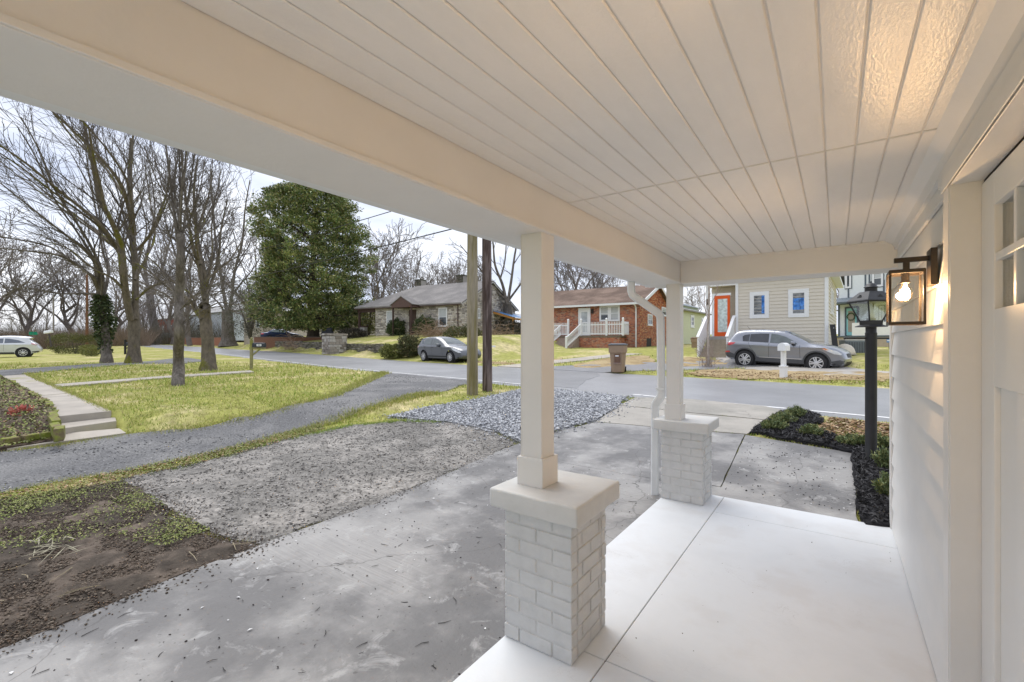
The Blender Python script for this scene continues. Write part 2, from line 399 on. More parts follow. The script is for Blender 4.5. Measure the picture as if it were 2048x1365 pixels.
    ma = nt.nodes.new('ShaderNodeMath'); ma.operation = 'MULTIPLY_ADD'; L(n3.outputs['Fac'], r3.inputs[0]); L(r3.outputs[0], ma.inputs[0]); L(r5.outputs[0], ma.inputs[1]); ma.inputs[2].default_value = 1.0; L(ma.outputs[0], hs.inputs['Value']); L(hs.outputs[0], bs.inputs['Base Color'])
    r4 = nt.nodes.new('ShaderNodeMapRange'); r4.inputs['To Min'].default_value = .35; r4.inputs['To Max'].default_value = .75; L(n.outputs['Fac'], r4.inputs[0]); L(r4.outputs[0], bs.inputs['Roughness'])
    return m
CONC = concrete_mat('driveway_concrete', (0.145, 0.142, 0.141), (0.305, 0.297, 0.287), (0.45, 0.445, 0.435))
CONC_PALE = concrete_mat('pale_concrete', (0.29, 0.275, 0.24), (0.36, 0.335, 0.295), (0.44, 0.42, 0.38))
WALK = mat('walkway_concrete', (0.44, 0.40, 0.345), var=0.10, scale=3, rough=0.8, bump=0.12, bscale=50, col2=(0.38, 0.345, 0.30), mscale=1.2, coords='World')
ASPH = mat('asphalt_road', (0.235, 0.238, 0.248), var=0.10, scale=1.2, rough=0.36, bump=0.25, bscale=160, col2=(0.285, 0.288, 0.298), mscale=0.25, coords='World', spec=0.45)
ASPH2 = mat('newer_asphalt', (0.20, 0.203, 0.213), var=0.10, scale=2, rough=0.36, bump=0.25, bscale=160, col2=(0.235, 0.238, 0.248), mscale=0.6, coords='World', spec=0.5)
LINE = mat('worn_road_paint', (0.75, 0.75, 0.74), var=0.15, scale=9, rough=0.6, col2=(0.3, 0.3, 0.31), mixpos=(0.58, 0.66), mscale=7, coords='World')
GRASSM = mat('lawn_soil', (0.32, 0.32, 0.095), var=0.35, scale=5, rough=0.95, bump=0.6, bscale=30, col2=(0.52, 0.45, 0.24), mixpos=(0.47, 0.65), mscale=0.55, coords='World', spec=0.1, detail=8)
SOIL = mat('bare_soil', (0.070, 0.058, 0.047), var=0.45, scale=9, rough=0.92, bump=1.0, bscale=28, col2=(0.14, 0.112, 0.09), mixpos=(0.45, 0.62), mscale=1.6, coords='World', spec=0.15, detail=10)
PADM = mat('crumbled_asphalt_pad', (0.20, 0.19, 0.175), var=0.45, scale=16, rough=0.85, bump=1.0, bscale=34, col2=(0.32, 0.30, 0.275), mixpos=(0.42, 0.62), mscale=1.1, coords='World', spec=0.2, detail=10)
GRAVM = mat('dark_gravel_bed', (0.165, 0.165, 0.168), var=0.5, scale=40, rough=0.85, bump=1.0, bscale=70, col2=(0.235, 0.232, 0.23), mixpos=(0.42, 0.62), mscale=0.8, coords='World', spec=0.25, detail=8)
GRAVL = mat('pale_gravel_bed', (0.27, 0.275, 0.29), var=0.40, scale=45, rough=0.85, bump=1.0, bscale=60, coords='World')
MULCH = mat('dark_mulch', (0.022, 0.022, 0.025), var=0.5, scale=40, rough=0.9, bump=1.0, bscale=45, coords='World', spec=0.15)
BEDM = mat('leafy_bed_soil', (0.10, 0.075, 0.06), var=0.5, scale=18, rough=0.95, bump=1.0, bscale=40, col2=(0.16, 0.13, 0.10), mscale=4, coords='World', spec=0.1)
STRAW = mat('straw_ground', (0.42, 0.33, 0.19), var=0.25, scale=12, rough=0.95, bump=0.8, bscale=30, col2=(0.30, 0.22, 0.12), mscale=1.2, coords='World', spec=0.1)

# ================================================================== road and ground sheets
def sv_poly(s0, s1, v0, v1, step=3.0, ragn=0.0, ragf=0.0):
    out = []
    ss = np.arange(s0, s1+.01, step)
    for s in ss: out.append((*from_sv(s, v0+(noise.noise(Vector((s*1.7, 1.0, 0)))*ragn)),))
    for s in ss[::-1]: out.append((*from_sv(s, v1+(noise.noise(Vector((s*1.7, 9.0, 0)))*ragf)),))
    return out
def road_z(x, y):
    s, v = sv(np.asarray(x), np.asarray(y)); return zroad(s)+0.03*(1-((v-2.8)/3.2)**2)-0.03
road = sheet('road', sv_poly(-14, 150, -0.45, 5.95, 1.0, 0.10, 0.10), ASPH, off=0.006, step=1.2, skirt=0.1, zf=road_z)
sheet('road_patch', ragged([from_sv(*p) for p in [(6.2, 0.15), (13.5, 0.05), (14, 2.5), (14.5, 5.8), (9.6, 5.85), (8.3, 4.2), (7.4, 2.2)]], .3, .02), ASPH2, off=0.012, step=.8, skirt=.01, zf=road_z, lower=False)
ln = sheet('edge_line', sv_poly(-14, 4.6, -0.05, 0.05, .5), LINE, off=0.012, step=2, skirt=.004, zf=road_z, lower=False)
sheet('edge_line', sv_poly(7.9, 70, -0.05, 0.05, .5), LINE, off=0.017, step=2, skirt=.004, zf=road_z, lower=False)

grav_poly = [(-26, -9)]+[(-19.5, -7)]+GP([(0, 904), (120, 890), (250, 871), (420, 852), (560, 822), (660, 795), (735, 762), (768, 747), (720, 738)])+\
    [from_sv(14.2, -0.42), from_sv(9.0, -0.40)]+GP([(925, 771), (870, 787), (760, 812), (640, 850), (520, 885), (420, 910), (250, 945), (100, 968), (0, 988)])+[(-6.5, -2.5), (-9, -9)]
sheet('gravel_drive', ragged(grav_poly, .18, .07, 1.8, 1), GRAVM, off=0.006, step=.3, rough_z=.018, nf=1.7)
pad_px = [(245, 960), (420, 922), (560, 882), (700, 853), (800, 844), (880, 846), (960, 857), (1032, 884), (1010, 898), (900, 948), (700, 1028), (522, 1092), (430, 1070), (330, 1010)]
sheet('asphalt_pad', ragged(GP(pad_px), .08, .035, 3, 2), PADM, off=0.012, step=.09, rough_z=.022, nf=9, skirt=.05)
soil_px = [(0, 1003), (120, 985), (245, 964), (330, 1012), (430, 1072), (520, 1096), (300, 1180), (130, 1250), (0, 1304)]
sheet('bare_soil', ragged(GP(soil_px)+[(-2.75, -0.6), (-4.5, -2.5), (-6.0, -1.8)], .1, .05, 2.5, 3), SOIL, off=0.010, step=.09, rough_z=.03, nf=7)
grl_px = [(775, 836), (860, 816), (960, 800), (1010, 788), (1060, 778), (1110, 781), (1180, 788), (1253, 796), (1235, 818), (1190, 845), (1120, 862), (1042, 886), (1032, 882), (960, 856), (868, 845)]
sheet('pale_gravel', ragged(GP(grl_px), .15, .06, 2.5, 4), GRAVL, off=0.02, step=.2, rough_z=.03, nf=3)
# concrete drive: slabs that meet at dirty joints
cd = tag(ob('concrete_driveway', None), kind='structure')
edge = GP([(1560, 822), (1528, 845), (1500, 868)])
J1 = G(1030, 892); J2 = G(1300, 935)
def slab(poly, m, off, amp=.01): return sheet('slab', ragged(poly, .15, amp, 3, len(SHEETS)), m, off=off, step=.25, skirt=.08, rough_z=.006, nf=2, parent=cd)
gut = GP([(1272, 797), (1360, 799), (1440, 806), (1530, 815), (1562, 822)])
# apron by the road, then the field slabs
a0, a1 = G(1240, 813), G(1536, 843)
slab([gut[0], gut[1], gut[2], gut[3], gut[4], a1, a0], CONC_PALE, .022, .012)
b0, b1 = G(1192, 846), G(1494, 871)
slab([(a0[0]+.0, a0[1]-.025), (a1[0]-.02, a1[1]-.025), G(1506, 862), b1, b0], CONC_PALE, .018, .004)
near_edge = GP([(1010, 898), (900, 948), (700, 1028), (522, 1092), (300, 1180), (130, 1250), (0, 1304)])
c_mid = G(1262, 925)
jx = -1.30
slab([(b0[0], b0[1]-.025), (b1[0]-.03, b1[1]-.03), (-0.93, 4.85), (-1.32, 4.85), (-1.36, 4.75), G(1000, 903), G(1042, 888), G(1120, 864)], CONC, .016, .004)
slab([(b1[0]-.012, b1[1]-.045), G(1706, 908), G(1713, 1036), (0.17, 4.3), (-1.2, 4.3), (-1.315, 4.82), (-0.92, 4.845)], CONC, .013, .004)
slab([(-1.345, 4.72), (-1.30, 4.3), (-1.25, -3.5), (-3.2, -3.5), (-2.75, -0.6)]+[(p[0], p[1]) for p in near_edge[::-1]], CONC, .014, .006)
# mulch bed round the drive corner and along the house
mul = GP([(1500, 868), (1530, 846), (1562, 828), (1600, 822), (1640, 836), (1650, 848), (1618, 857), (1690, 884), (1760, 893)])+[(1.2, 7.4), (2.2, 5.5), (1.6, 4.56), (0.36, 4.56), (0.19, 4.5)]+GP([(1713, 1034), (1706, 908), (1610, 888)])
mulch = sheet('mulch_bed', ragged(mul, .08, .025, 3, 6), MULCH, off=0.035, step=.07, rough_z=.035, nf=9)
# neighbour's lot on the left
wz = 0.24
ld = GP([(-60, 897), (0, 889), (125, 871), (238, 861), (252, 870), (120, 888), (0, 904), (-60, 914)])
sheet('landing_slab', ld, WALK, off=0.03, step=.5, skirt=.08)
drive2 = GP([(-40, 746), (0, 741), (150, 731), (215, 727), (300, 723), (348, 717), (372, 716), (420, 722), (360, 728), (268, 729), (210, 733), (110, 742), (0, 753), (-40, 757)])
sheet('neighbour_drive', ragged(drive2, .5, .05, .8, 8), GRAVM, off=0.012, step=.8, skirt=.05)
fp = GP([(108, 771), (300, 756), (500, 742.5), (508, 745.5), (300, 760), (112, 776)])
sheet('footpath', fp, WALK, off=0.03, step=.6, skirt=.06)
# far side drives
def FD(px, d): p = Pd(px, d); return (p.x, p.y)
sheet('house_drive', ragged([from_sv(*p) for p in [(13.6, 5.9), (9.3, 5.9), (7.6, 8.0), (5.8, 11.0), (3.5, 15.2), (4.5, 17), (7.6, 13.5), (10.5, 9.6)]], .4, .03), ASPH2, off=.012, step=.6)
sheet('house_walk', [from_sv(*p) for p in [(14.1, 6.0), (15.6, 6.0), (13.4, 13.6), (12.0, 13.6)]], WALK, off=.012, step=.6)
dr_t = [FD(1432, 22.4), FD(1440, 20.5), FD(1500, 17.9), FD(1640, 15.2), FD(1800, 13.4), FD(1990, 11.6), FD(1990, 13.3), FD(1800, 15.6), FD(1700, 17.4), FD(1600, 19.6), FD(1480, 22.6)]
sheet('parking_strip', ragged(dr_t, .4, .03), mat('pale_drive_concrete', (.42, .39, .35), var=.1, scale=2, rough=.8, bump=.15, coords='World', col2=(.35,.33,.30), mscale=.6), off=.012, step=.5)
# patches of dead straw on the lots across the road
def blob(c, rx, ry, rot=0, n=18, amp=.35, seed=0):
    o = []
    for i in range(n):
        a = 2*math.pi*i/n; r = 1+amp*noise.noise(Vector((math.cos(a)*1.3, math.sin(a)*1.3, seed*3.7)))
        x, y = math.cos(a)*rx*r, math.sin(a)*ry*r
        o.append((c[0]+x*math.cos(rot)-y*math.sin(rot), c[1]+x*math.sin(rot)+y*math.cos(rot)))
    return o
for i, (s, v, a, b) in enumerate([(4.2, 8.4, 3.0, 1.9), (0.6, 9.8, 2.4, 1.5), (-3.4, 7.4, 1.9, .55), (-7.2, 7.2, 1.8, .7), (11.2, 9.6, 1.3, 2.6), (8.4, 11.8, 1.4, 1.6), (15.0, 9.0, .5, 1.3), (17.2, 7.2, 1.6, .5)]):
    sheet('straw_patch', ragged(blob(from_sv(s, v), a, b, math.atan2(RU[1], RU[0]), seed=i), .25, .12, 1.5, i), STRAW, off=.014, step=.5, skirt=.03, rough_z=.02)

def Pz(px, py, z): return Pd(px, F_PX*(CAM_Z-z)/(py-HORIZON), z=z)
STEPQ = [(q.x, q.y) for q in (Pz(96, 884, .03), Pz(256, 864, .03), Pz(240, 826, .2), Pz(100, 838, .2))]; SHEETS.append(STEPQ)
# ground sheet itself, dropped a little beneath the sheets that lie on it
def grow(a, b, c, d, s0, g=1.25):
    core = list(np.arange(b, c, s0)); hi = []; st = s0; x = c
    while x < d: hi.append(x); st *= g; x += st
    hi.append(d); lo = []; st = s0; x = b
    while x > a: st *= g; x -= st; lo.append(max(x, a))
    return np.array(sorted(set(lo+core+hi)))
gx = np.array(sorted(set(np.round(np.concatenate([grow(-900, -46, -14, -13.9, .5, 1.3), np.arange(-14, 3.0, .14), grow(3.0, 3.0, 3.1, 900, .3, 1.22)]), 3))))
gy = np.array(sorted(set(np.round(np.concatenate([grow(-400, -1.0, -0.9, -.8, .2, 1.3), np.arange(-1.0, 13, .14), np.arange(13, 34, .5), grow(34, 34, 34.2, 1200, .5, 1.25)]), 3))))
X, Y = np.meshgrid(gx, gy); nx, ny = len(gx), len(gy)
X = X.ravel(); Y = Y.ravel(); Z = terr(X, Y)
Z += np.array([noise.noise(Vector((a*.9, b*.9, 0))) for a, b in zip(X, Y)])*0.015
drop = np.zeros(X.shape, bool)
for p in SHEETS:
    px0, px1 = min(q[0] for q in p), max(q[0] for q in p); py0, py1 = min(q[1] for q in p), max(q[1] for q in p)
    k = (X > px0) & (X < px1) & (Y > py0) & (Y < py1)
    idx = np.nonzero(k)[0]
    if len(idx): drop[idx] |= inside(X[idx], Y[idx], p)
Z = np.where(drop, Z-0.035, Z)
Z = np.where(inside(X, Y, STEPQ), np.minimum(Z, .0), Z)
porch_in = (X > -1.35) & (X < 4) & (Y < 4.6); Z = np.where(porch_in, Z-0.12, Z)
I = np.arange(nx*ny).reshape(ny, nx)
F = np.stack([I[:-1, :-1].ravel(), I[:-1, 1:].ravel(), I[1:, 1:].ravel(), I[1:, :-1].ravel()], 1)
tag(np_mesh('ground', np.stack([X, Y, Z], 1), F, GRASSM, smooth_=True), kind='structure')

# ================================================================== the porch
H = CAM_Z
WX = 0.354           # siding face
PX0, PY1 = -1.31, 4.55
CEIL = 2.148; BEAMB = 1.953
pf = tag(ob('porch_floor', None), kind='structure')
def fslab(x0, y0, x1, y1):
    MB().box(x0, y0, -0.14, x1, y1, 0.0).build('slab', FLOORPAINT, pf, bevel=.004, seg=2)
g = .002
fslab(PX0, 1.9+g, -.84-g, PY1); fslab(-.84+g, 1.9+g, WX+.1, 4.10-g); fslab(-.84+g, 4.10+g*.4, WX+.1, PY1)
fslab(PX0, -3, -.84-g, 1.9-g); fslab(-.84+g, -3, WX+.1, 1.9-g)
MB().box(PX0+.02, -2.9, -.15, WX+.05, PY1-.02, -.006).build('joint_bed', DARKJOINT, pf)

house = thing('porch_house', 'white painted house wall, ceiling and beams enclosing the near porch', 'house', (0, 0, 0))
# ceiling
ceil = MB().box(-1.14, -2.5, CEIL+.005, WX+.2, 4.3, CEIL+.05).build('ceiling', SHADOWGAP, house)
x = -1.14; k = 0
me_long = MB().box(0, 0, 0, .0872, 4.6, .012).mesh('ceiling_plank', bevel=.0025, seg=1); me_long.materials.append(PAINT_GLOSS)
me_short = MB().box(0, 0, 0, .0872, 2.090, .012).mesh('ceiling_plank', bevel=.0025, seg=1); me_short.materials.append(PAINT_GLOSS)
while x < WX-.03:
    o = ob('ceiling_plank', me_long, ceil); o.location = (x+.0025, -2.507, CEIL)
    o = ob('ceiling_plank', me_short, ceil); o.location = (x+.0025, 2.105, CEIL-.0015)
    x += .0922
# beams
bm_ = MB().box(-1.43, -2.5, BEAMB, -1.14, 4.50, CEIL+.12).build('front_beam', PAINT, house, bevel=.004)
MB().box(-1.1385, -2.5, BEAMB+.001, -1.131, 4.199, BEAMB+.018).build('beam_trim', PAINT, house, bevel=.002)
MB().box(-1.1395, 4.20, BEAMB-.002, WX+.02, 4.49, CEIL+.1).build('end_beam', PAINT, house, bevel=.004)
MB().box(-1.139, 4.188, CEIL-.018, WX, 4.1995, CEIL-.0005).build('beam_trim', PAINT, house, bevel=.002)
MB().box(-1.425, -2.4, CEIL+.121, 6, 4.49, CEIL+.2).build('roof_deck', SHADOWGAP, house)
# wall carcass and lap siding
MB().box(WX+.02, 2.36, -.1, WX+.2, PY1-.02, CEIL+.3).build('wall', WALLPAINT, house)
MB().box(WX+.2, PY1-.22, -.1, 6, PY1-.02, 4).build('end_wall', WALLPAINT, house)
ex = .165; z = 0.01; i = 0
while z < CEIL:
    z1 = min(z+ex+.012, CEIL+.01)
    mb = MB().hexa([(WX-.010, 2.352, z), (WX+.004, 2.352, z), (WX+.004, PY1-.045, z), (WX-.010, PY1-.045, z)],
                   [(WX+.008, 2.352, z1), (WX+.019, 2.352, z1), (WX+.019, PY1-.045, z1), (WX+.008, PY1-.045, z1)])
    mb.build('siding_plank', WALLPAINT, house, bevel=.0012, seg=1); z += ex
MB().box(WX-.016, PY1-.045, -.05, WX+.1, PY1+.03, CEIL+.05).build('corner_board', WALLPAINT, house, bevel=.002)
# crown moulding in two steps
MB().prism([(WX-.075, CEIL), (WX-.06, CEIL-.012), (WX-.03, CEIL-.03), (WX-.018, CEIL-.058), (WX-.018, CEIL-.07), (WX+.02, CEIL-.07), (WX+.02, CEIL)], lambda u, w, t: (u, t, w), -2.5, 4.199).build('crown_moulding', PAINT, house, angle=35)
# door surround
MB().box(WX-.024, 2.255, -.02, WX+.03, 2.350, 2.02).build('door_casing', PAINT, house, bevel=.003)
MB().box(WX-.024, 1.24, -.02, WX+.03, 1.335, 2.02).build('door_casing', PAINT, house, bevel=.003)
MB().box(WX-.026, 1.15, 2.021, WX+.03, 2.44, CEIL-.071).build('door_header', PAINT, house, bevel=.003)
MB().box(WX-.030, 1.23, 1.985, WX-.0255, 2.36, 2.028).build('header_trim', PAINT, house, bevel=.0015)
MB().box(WX-.021, 2.2405, -.02, .420, 2.254, 1.99).build('door_jamb', PAINT, house, bevel=.002)
MB().box(WX-.021, 1.3355, -.02, .420, 1.350, 1.99).build('door_jamb', PAINT, house, bevel=.002)
MB().box(WX-.021, 1.336, 1.985, .420, 2.2535, 2.0195).build('head_jamb', PAINT, house, bevel=.002)
WS = mat('dark_weatherstrip', (.02, .012, .010), rough=.8)
MB().box(.4205, 2.2385, 0, .432, 2.2535, 1.983).build('weatherstrip', WS, house)
MB().box(.4205, 1.336, 1.972, .432, 2.238, 1.9845).build('weatherstrip', WS, house)
MB().box(WX+.02, -2.5, -.1, WX+.2, 1.24, CEIL+.3).build('wall', WALLPAINT, house)
z = .01
while z < CEIL:
    z1 = min(z+ex+.012, CEIL+.01)
    MB().hexa([(WX-.010, -2.4, z), (WX+.004, -2.4, z), (WX+.004, 1.238, z), (WX-.010, 1.238, z)], [(WX+.008, -2.4, z1), (WX+.019, -2.4, z1), (WX+.019, 1.238, z1), (WX+.008, 1.238, z1)]).build('siding_plank', WALLPAINT, house, bevel=.0012, seg=1); z += ex
# the door: stiles, rails, muntins, recessed lower panels and six panes over a dim hall
DX = .412; DY0, DY1 = 1.352, 2.238
door = MB().box(DX, DY1-.155, .01, DX+.044, DY1, 1.970).box(DX, DY0, .01, DX+.044, DY0+.155, 1.970).build('door', DOORPAINT, house, bevel=.003)
ya, yb = DY0+.155, DY1-.155
lite0, lite1 = 1.528, 1.862
def dp(n, x0, y0, z0, x1, y1, z1, m=DOORPAINT, bev=.002): return MB().box(x0, y0, z0, x1, y1, z1).build(n, m, door, bevel=bev)
dp('top_rail', DX+.0005, ya, lite1, DX+.0435, yb, 1.969); dp('lock_rail', DX+.0005, ya, 1.28, DX+.0435, yb, lite0); dp('bottom_rail', DX+.0005, ya, .011, DX+.0435, yb, .26)
ym = (ya+yb)/2
dp('centre_stile', DX+.0006, ym-.06, .26, DX+.043, ym+.06, 1.28)
dp('panel', DX+.015, ya, .26, DX+.03, ym-.06, 1.28); dp('panel', DX+.015, ym+.06, .26, DX+.03, yb, 1.28)
pw = (yb-ya)/3
for q in (1, 2): dp('muntin', DX+.004, ya+q*pw-.0125, lite0, DX+.04, ya+q*pw+.0125, lite1)
zm = (lite0+lite1)/2
dp('muntin', DX+.003, ya, zm-.0125, DX+.041, yb, zm+.0125)
PANE = glass_mat('door_glass', (.85, .87, .85), .16)
for q in range(3):
    for r_ in range(2):
        dp('pane', DX+.02, ya+q*pw+.0126*(q > 0), (lite0, zm+.0126)[r_], DX+.023, ya+(q+1)*pw-.0126*(q < 2), (zm-.0126, lite1)[r_], PANE, 0)
HALL = mat('hall_wall', (.42, .33, .22), rough=.8)
MB().box(1.9, 0.2, 0, 1.95, 4.2, 2.3).build('hall_wall', HALL, house)
MB().box(.6, 2.30, 0, 1.9, 2.34, 2.3).build('hall_wall', HALL, house)
MB().box(.6, .3, 0, 1.9, .34, 2.3).build('hall_wall', HALL, house)
MB().box(.56, .3, 2.25, 1.95, 4.2, 2.3).build('hall_ceiling', HALL, house)
MB().box(.47, .3, -.05, 1.95, 4.2, -.002).build('hall_floor', mat('hall_floor', (.12, .08, .05), rough=.5), house)

# gutter: a trough with a rolled lip, hung on the beam
gp = [(-1.432, 2.10), (-1.432, 1.985), (-1.56, 1.985), (-1.60, 2.02), (-1.615, 2.07), (-1.625, 2.075), (-1.625, 2.085), (-1.605, 2.085), (-1.59, 2.03), (-1.555, 1.992), (-1.44, 1.992), (-1.44, 2.10)]
MB().prism(gp, lambda u, w, t: (u, t, w), -2.5, 4.62).build('gutter', GUTTER, house, angle=40)
MB().box(-1.6, 4.615, 1.99, -1.434, 4.622, 2.08).build('gutter_end_cap', GUTTER, house)

# downspout with two offsets
ds = thing('downspout', 'white metal downspout with two bends beside the far porch post', 'downspout', (-1.42, 4.36, 0))
def rect_pipe(pts, w=.036, h=.026):
    mb = MB(); pts = [Vector(p) for p in pts]
    for i, p in enumerate(pts):
        d = (pts[min(i+1, len(pts)-1)]-pts[max(i-1, 0)]).normalized()
        sx = d.cross(Vector((-.35, 1, 0)).normalized()); sx.normalize(); q = sx.cross(d)
        mb.v += [tuple(p+sx*a*w+q*b*h) for a, b in ((-1,-.6),(-.7,-1),(.7,-1),(1,-.6),(1,.6),(.7,1),(-.7,1),(-1,.6))]
    for i in range(len(pts)-1):
        for k in range(8): mb.f.append((i*8+k, i*8+(k+1) % 8, (i+1)*8+(k+1) % 8, (i+1)*8+k))
    mb.f += [tuple(range(8)), tuple(range((len(pts)-1)*8, len(pts)*8))]
    return mb
D0 = Vector((-1.42, 4.36, 0))
def rel(ps): return [Vector(p)-D0 for p in ps]
def crimp(a, b, n=7):
    a, b = Vector(a), Vector(b); return [a+(b-a)*i/n for i in range(n+1)]
rect_pipe(rel([(-1.555, 4.1, 2.0), (-1.555, 4.1, 1.90), (-1.545, 4.11, 1.865), (-1.52, 4.13, 1.84)])).build('outlet', GUTTER, ds, angle=30)
rect_pipe(rel([(-1.52, 4.13, 1.84), (-1.36, 4.265, 1.70), (-1.345, 4.28, 1.675), (-1.34, 4.285, 1.64)])).build('elbow', GUTTER, ds, angle=30)
rect_pipe(rel([(-1.34, 4.285, 1.64), (-1.335, 4.29, .955)]), .0365, .0265).build('upper_pipe', GUTTER, ds, angle=30)
rect_pipe(rel([(-1.335, 4.29, 1.0), (-1.337, 4.295, .93), (-1.355, 4.31, .90), (-1.39, 4.335, .86), (-1.41, 4.352, .83), (-1.415, 4.36, .78)]), .038, .028).build('elbow', GUTTER, ds, angle=30)
rect_pipe(rel([(-1.417, 4.36, .80), (-1.42, 4.36, -.08)]), .036, .026).build('lower_pipe', GUTTER, ds, angle=30)
MB().box(.044, -.106, .0, .126, -.0985, .02).build('strap', GUTTER, ds).location = (0, .0, .98)

# piers and posts
def pier(loc, label):
    t = thing('brick_pier', label, 'pier', loc, 0, 'painted brick piers of the porch')
    W_, Dp, Hh = .365, .365, .632
    MB().box(.0055, .0055, 0, W_-.0055, Dp-.0055, Hh).build('mortar_core', PIERPAINT, t)
    c = Hh/9.0; rr = random.Random(3)
    cache = {}
    def brick(x0, y0, x1, y1, z0, z1):
        o_ = rr.uniform(-.0026, .0026)
        MB().box(x0+o_*.5, y0+o_, z0, x1+o_*.5, y1+o_, z1).build('brick', PIERPAINT, t, bevel=.0045, seg=2, smooth_=False)
    for i in range(9):
        z0 = i*c+.004; z1 = (i+1)*c-.004
        th = .05; gp_ = .004
        if i % 2 == 0: A = [0, .088, .268, W_]; B = [th+gp_*2, .19, W_-th-gp_*2]
        else: A = [0, .182, W_]; B = [th+gp_*2, .105, .285, W_-th-gp_*2]
        for a, b in zip(A[:-1], A[1:]):
            brick(a+gp_*(a > 0), 0, b-gp_*(b < W_), th, z0, z1); brick(a+gp_*(a > 0), Dp-th, b-gp_*(b < W_), Dp, z0, z1)
        for a, b in zip(B[:-1], B[1:]):
            brick(0, a+gp_, th, b-gp_, z0, z1); brick(W_-th, a+gp_, W_, b-gp_, z0, z1)
    # lumpy cast cap
    bm = bmesh.new(); bmesh.ops.create_cube(bm, size=1)
    for v in bm.verts: v.co = Vector(((v.co.x)*.472+W_/2, v.co.y*.472+Dp/2, v.co.z*.092+Hh+.045))
    bmesh.ops.bevel(bm, geom=list(bm.edges), offset=.011, segments=3, profile=.5, affect='EDGES')
    bmesh.ops.subdivide_edges(bm, edges=[e for e in bm.edges if e.calc_length() > .1], cuts=9, use_grid_fill=True)
    for v in bm.verts:
        q = noise.noise_vector(v.co*14+Vector((loc[0]*5, loc[1]*5, 0)))*.0035+noise.noise_vector(v.co*4)*.003
        if v.co.z > Hh+.085: q.z *= .25
        v.co += q
    me = bpy.data.meshes.new('cap'); bm.to_mesh(me); bm.free(); me.materials.append(CAPPAINT); me.shade_smooth()
    ob('cap', me, t)
    return t
pier((-1.308, 1.775, 0), 'grey painted brick pier nearest the camera, under the near porch post')
pier((-1.308, 4.185, 0), 'grey painted brick pier at the far porch corner beside the downspout')
def post(loc, label, topz):
    t = thing('porch_post', label, 'post', loc, 0, 'square white porch posts')
    MB().box(-.06, -.06, 0, .06, .06, topz-loc[2]).build('shaft', PAINT, t, bevel=.003)
    MB().box(-.074, -.074, 0, .074, .074, .138).build('base_block', PAINT, t, bevel=.003)
    MB().box(-.0605, -.0605, .02, -.052, -.0598, topz-loc[2]-.005).build('edge_seam', SHADOWGAP, t)
    return t
post((-1.212, 1.923, .7225), 'square white post on the nearest brick pier', BEAMB+.002)
post((-1.206, 4.276, .7225), 'square white post on the far corner pier', BEAMB+.002)

# wall lanterns either side of the door
CLEAR = glass_mat('lantern_glass', (.97, .96, .93), .05)
def lantern(loc, label):
    t = thing('wall_lantern', label, 'wall lamp', loc, 0, 'lit black lanterns beside the front door')
    # local: x=0 wall face, -x outwards
    MB().box(-.022, -.055, .165, 0, .055, .318).build('backplate', BLACKMETAL, t, bevel=.002)
    MB().box(-.135, -.011, .272, -.0225, .011, .292).box(-.105, -.010, .236, -.083, .010, .272).build('arm', BLACKMETAL, t, bevel=.001)
    x0, x1, y0, y1, z0, z1 = -.157, -.037, -.066, .066, 0, .232
    mb = MB(); b = .0085
    for xx in (x0, x1-b):
        for yy in (y0, y1-b): mb.box(xx, yy, z0, xx+b, yy+b, z1)
    for zz in (z0, z1-b-.004):
        for yy in (y0, y1-b): mb.box(x0+b, yy+.0003, zz+.0004, x1-b, yy+b-.0003, zz+b+.004)
        for xx in (x0, x1-b): mb.box(xx+.0003, y0+b, zz+.0004, xx+b-.0003, y1-b, zz+b+.004)
    mb.build('frame', BLACKMETAL, t)
    MB().box(x0+.002, y0+.002, z1-.003, x1-.002, y1-.002, z1+.003).build('top_plate', BLACKMETAL, t)
    for n_, a in (('pane', (x0+b, y0+.003, z0+b, x1-b, y0+.005, z1-b)), ('pane', (x0+b, y1-.005, z0+b, x1-b, y1-.003, z1-b)),
                  ('pane', (x0+.003, y0+b, z0+b, x0+.005, y1-b, z1-b)), ('pane', (x1-.005, y0+b, z0+b, x1-.003, y1-b, z1-b))):
        MB().box(*a).build(n_, CLEAR, t)
    cx = (x0+x1)/2
    MB().lathe([(.014, .232), (.014, .19), (.017, .188), (.017, .182), (.011, .18)], 14, (cx, 0, 0)).build('socket', BLACKMETAL, t)
    bulb = MB().lathe([(.010, .182), (.012, .172), (.020, .158), (.0265, .140), (.0255, .122), (.018, .108), (.008, .101), (.002, .1)], 18, (cx, 0, 0)).build('bulb', glass_mat('bulb_glass', (1, .96, .88), .04), t, smooth_=True)
    fil = MB()
    for q in range(6):
        a = q*math.pi/3; fil.tube([(cx+.004*math.cos(a), .004*math.sin(a), .168), (cx+.012*math.cos(a), .012*math.sin(a), .148), (cx+.010*math.cos(a+.6), .010*math.sin(a+.6), .120)], .0016, 5)
    fm = bpy.data.materials.get('filament')
    if not fm:
        fm = mat('filament', (1, .7, .35), emit=((1, .62, .25), 260))
    fil.build('filament', fm, bulb)
    ld_ = bpy.data.lights.new('lantern_light', 'POINT'); ld_.energy = LANTERN_W; ld_.color = (1.0, .66, .37); ld_.shadow_soft_size = .022
    lo = ob('lantern_light', ld_, t); lo.location = (cx, 0, .138)
    return t
LANTERN_W = 8.0
lantern((WX-.012, 2.60, 1.497), 'lit black metal wall lantern with clear glass beside the door')
lantern((WX-.012, 0.72, 1.497), 'lit black metal wall lantern on the near side of the door')

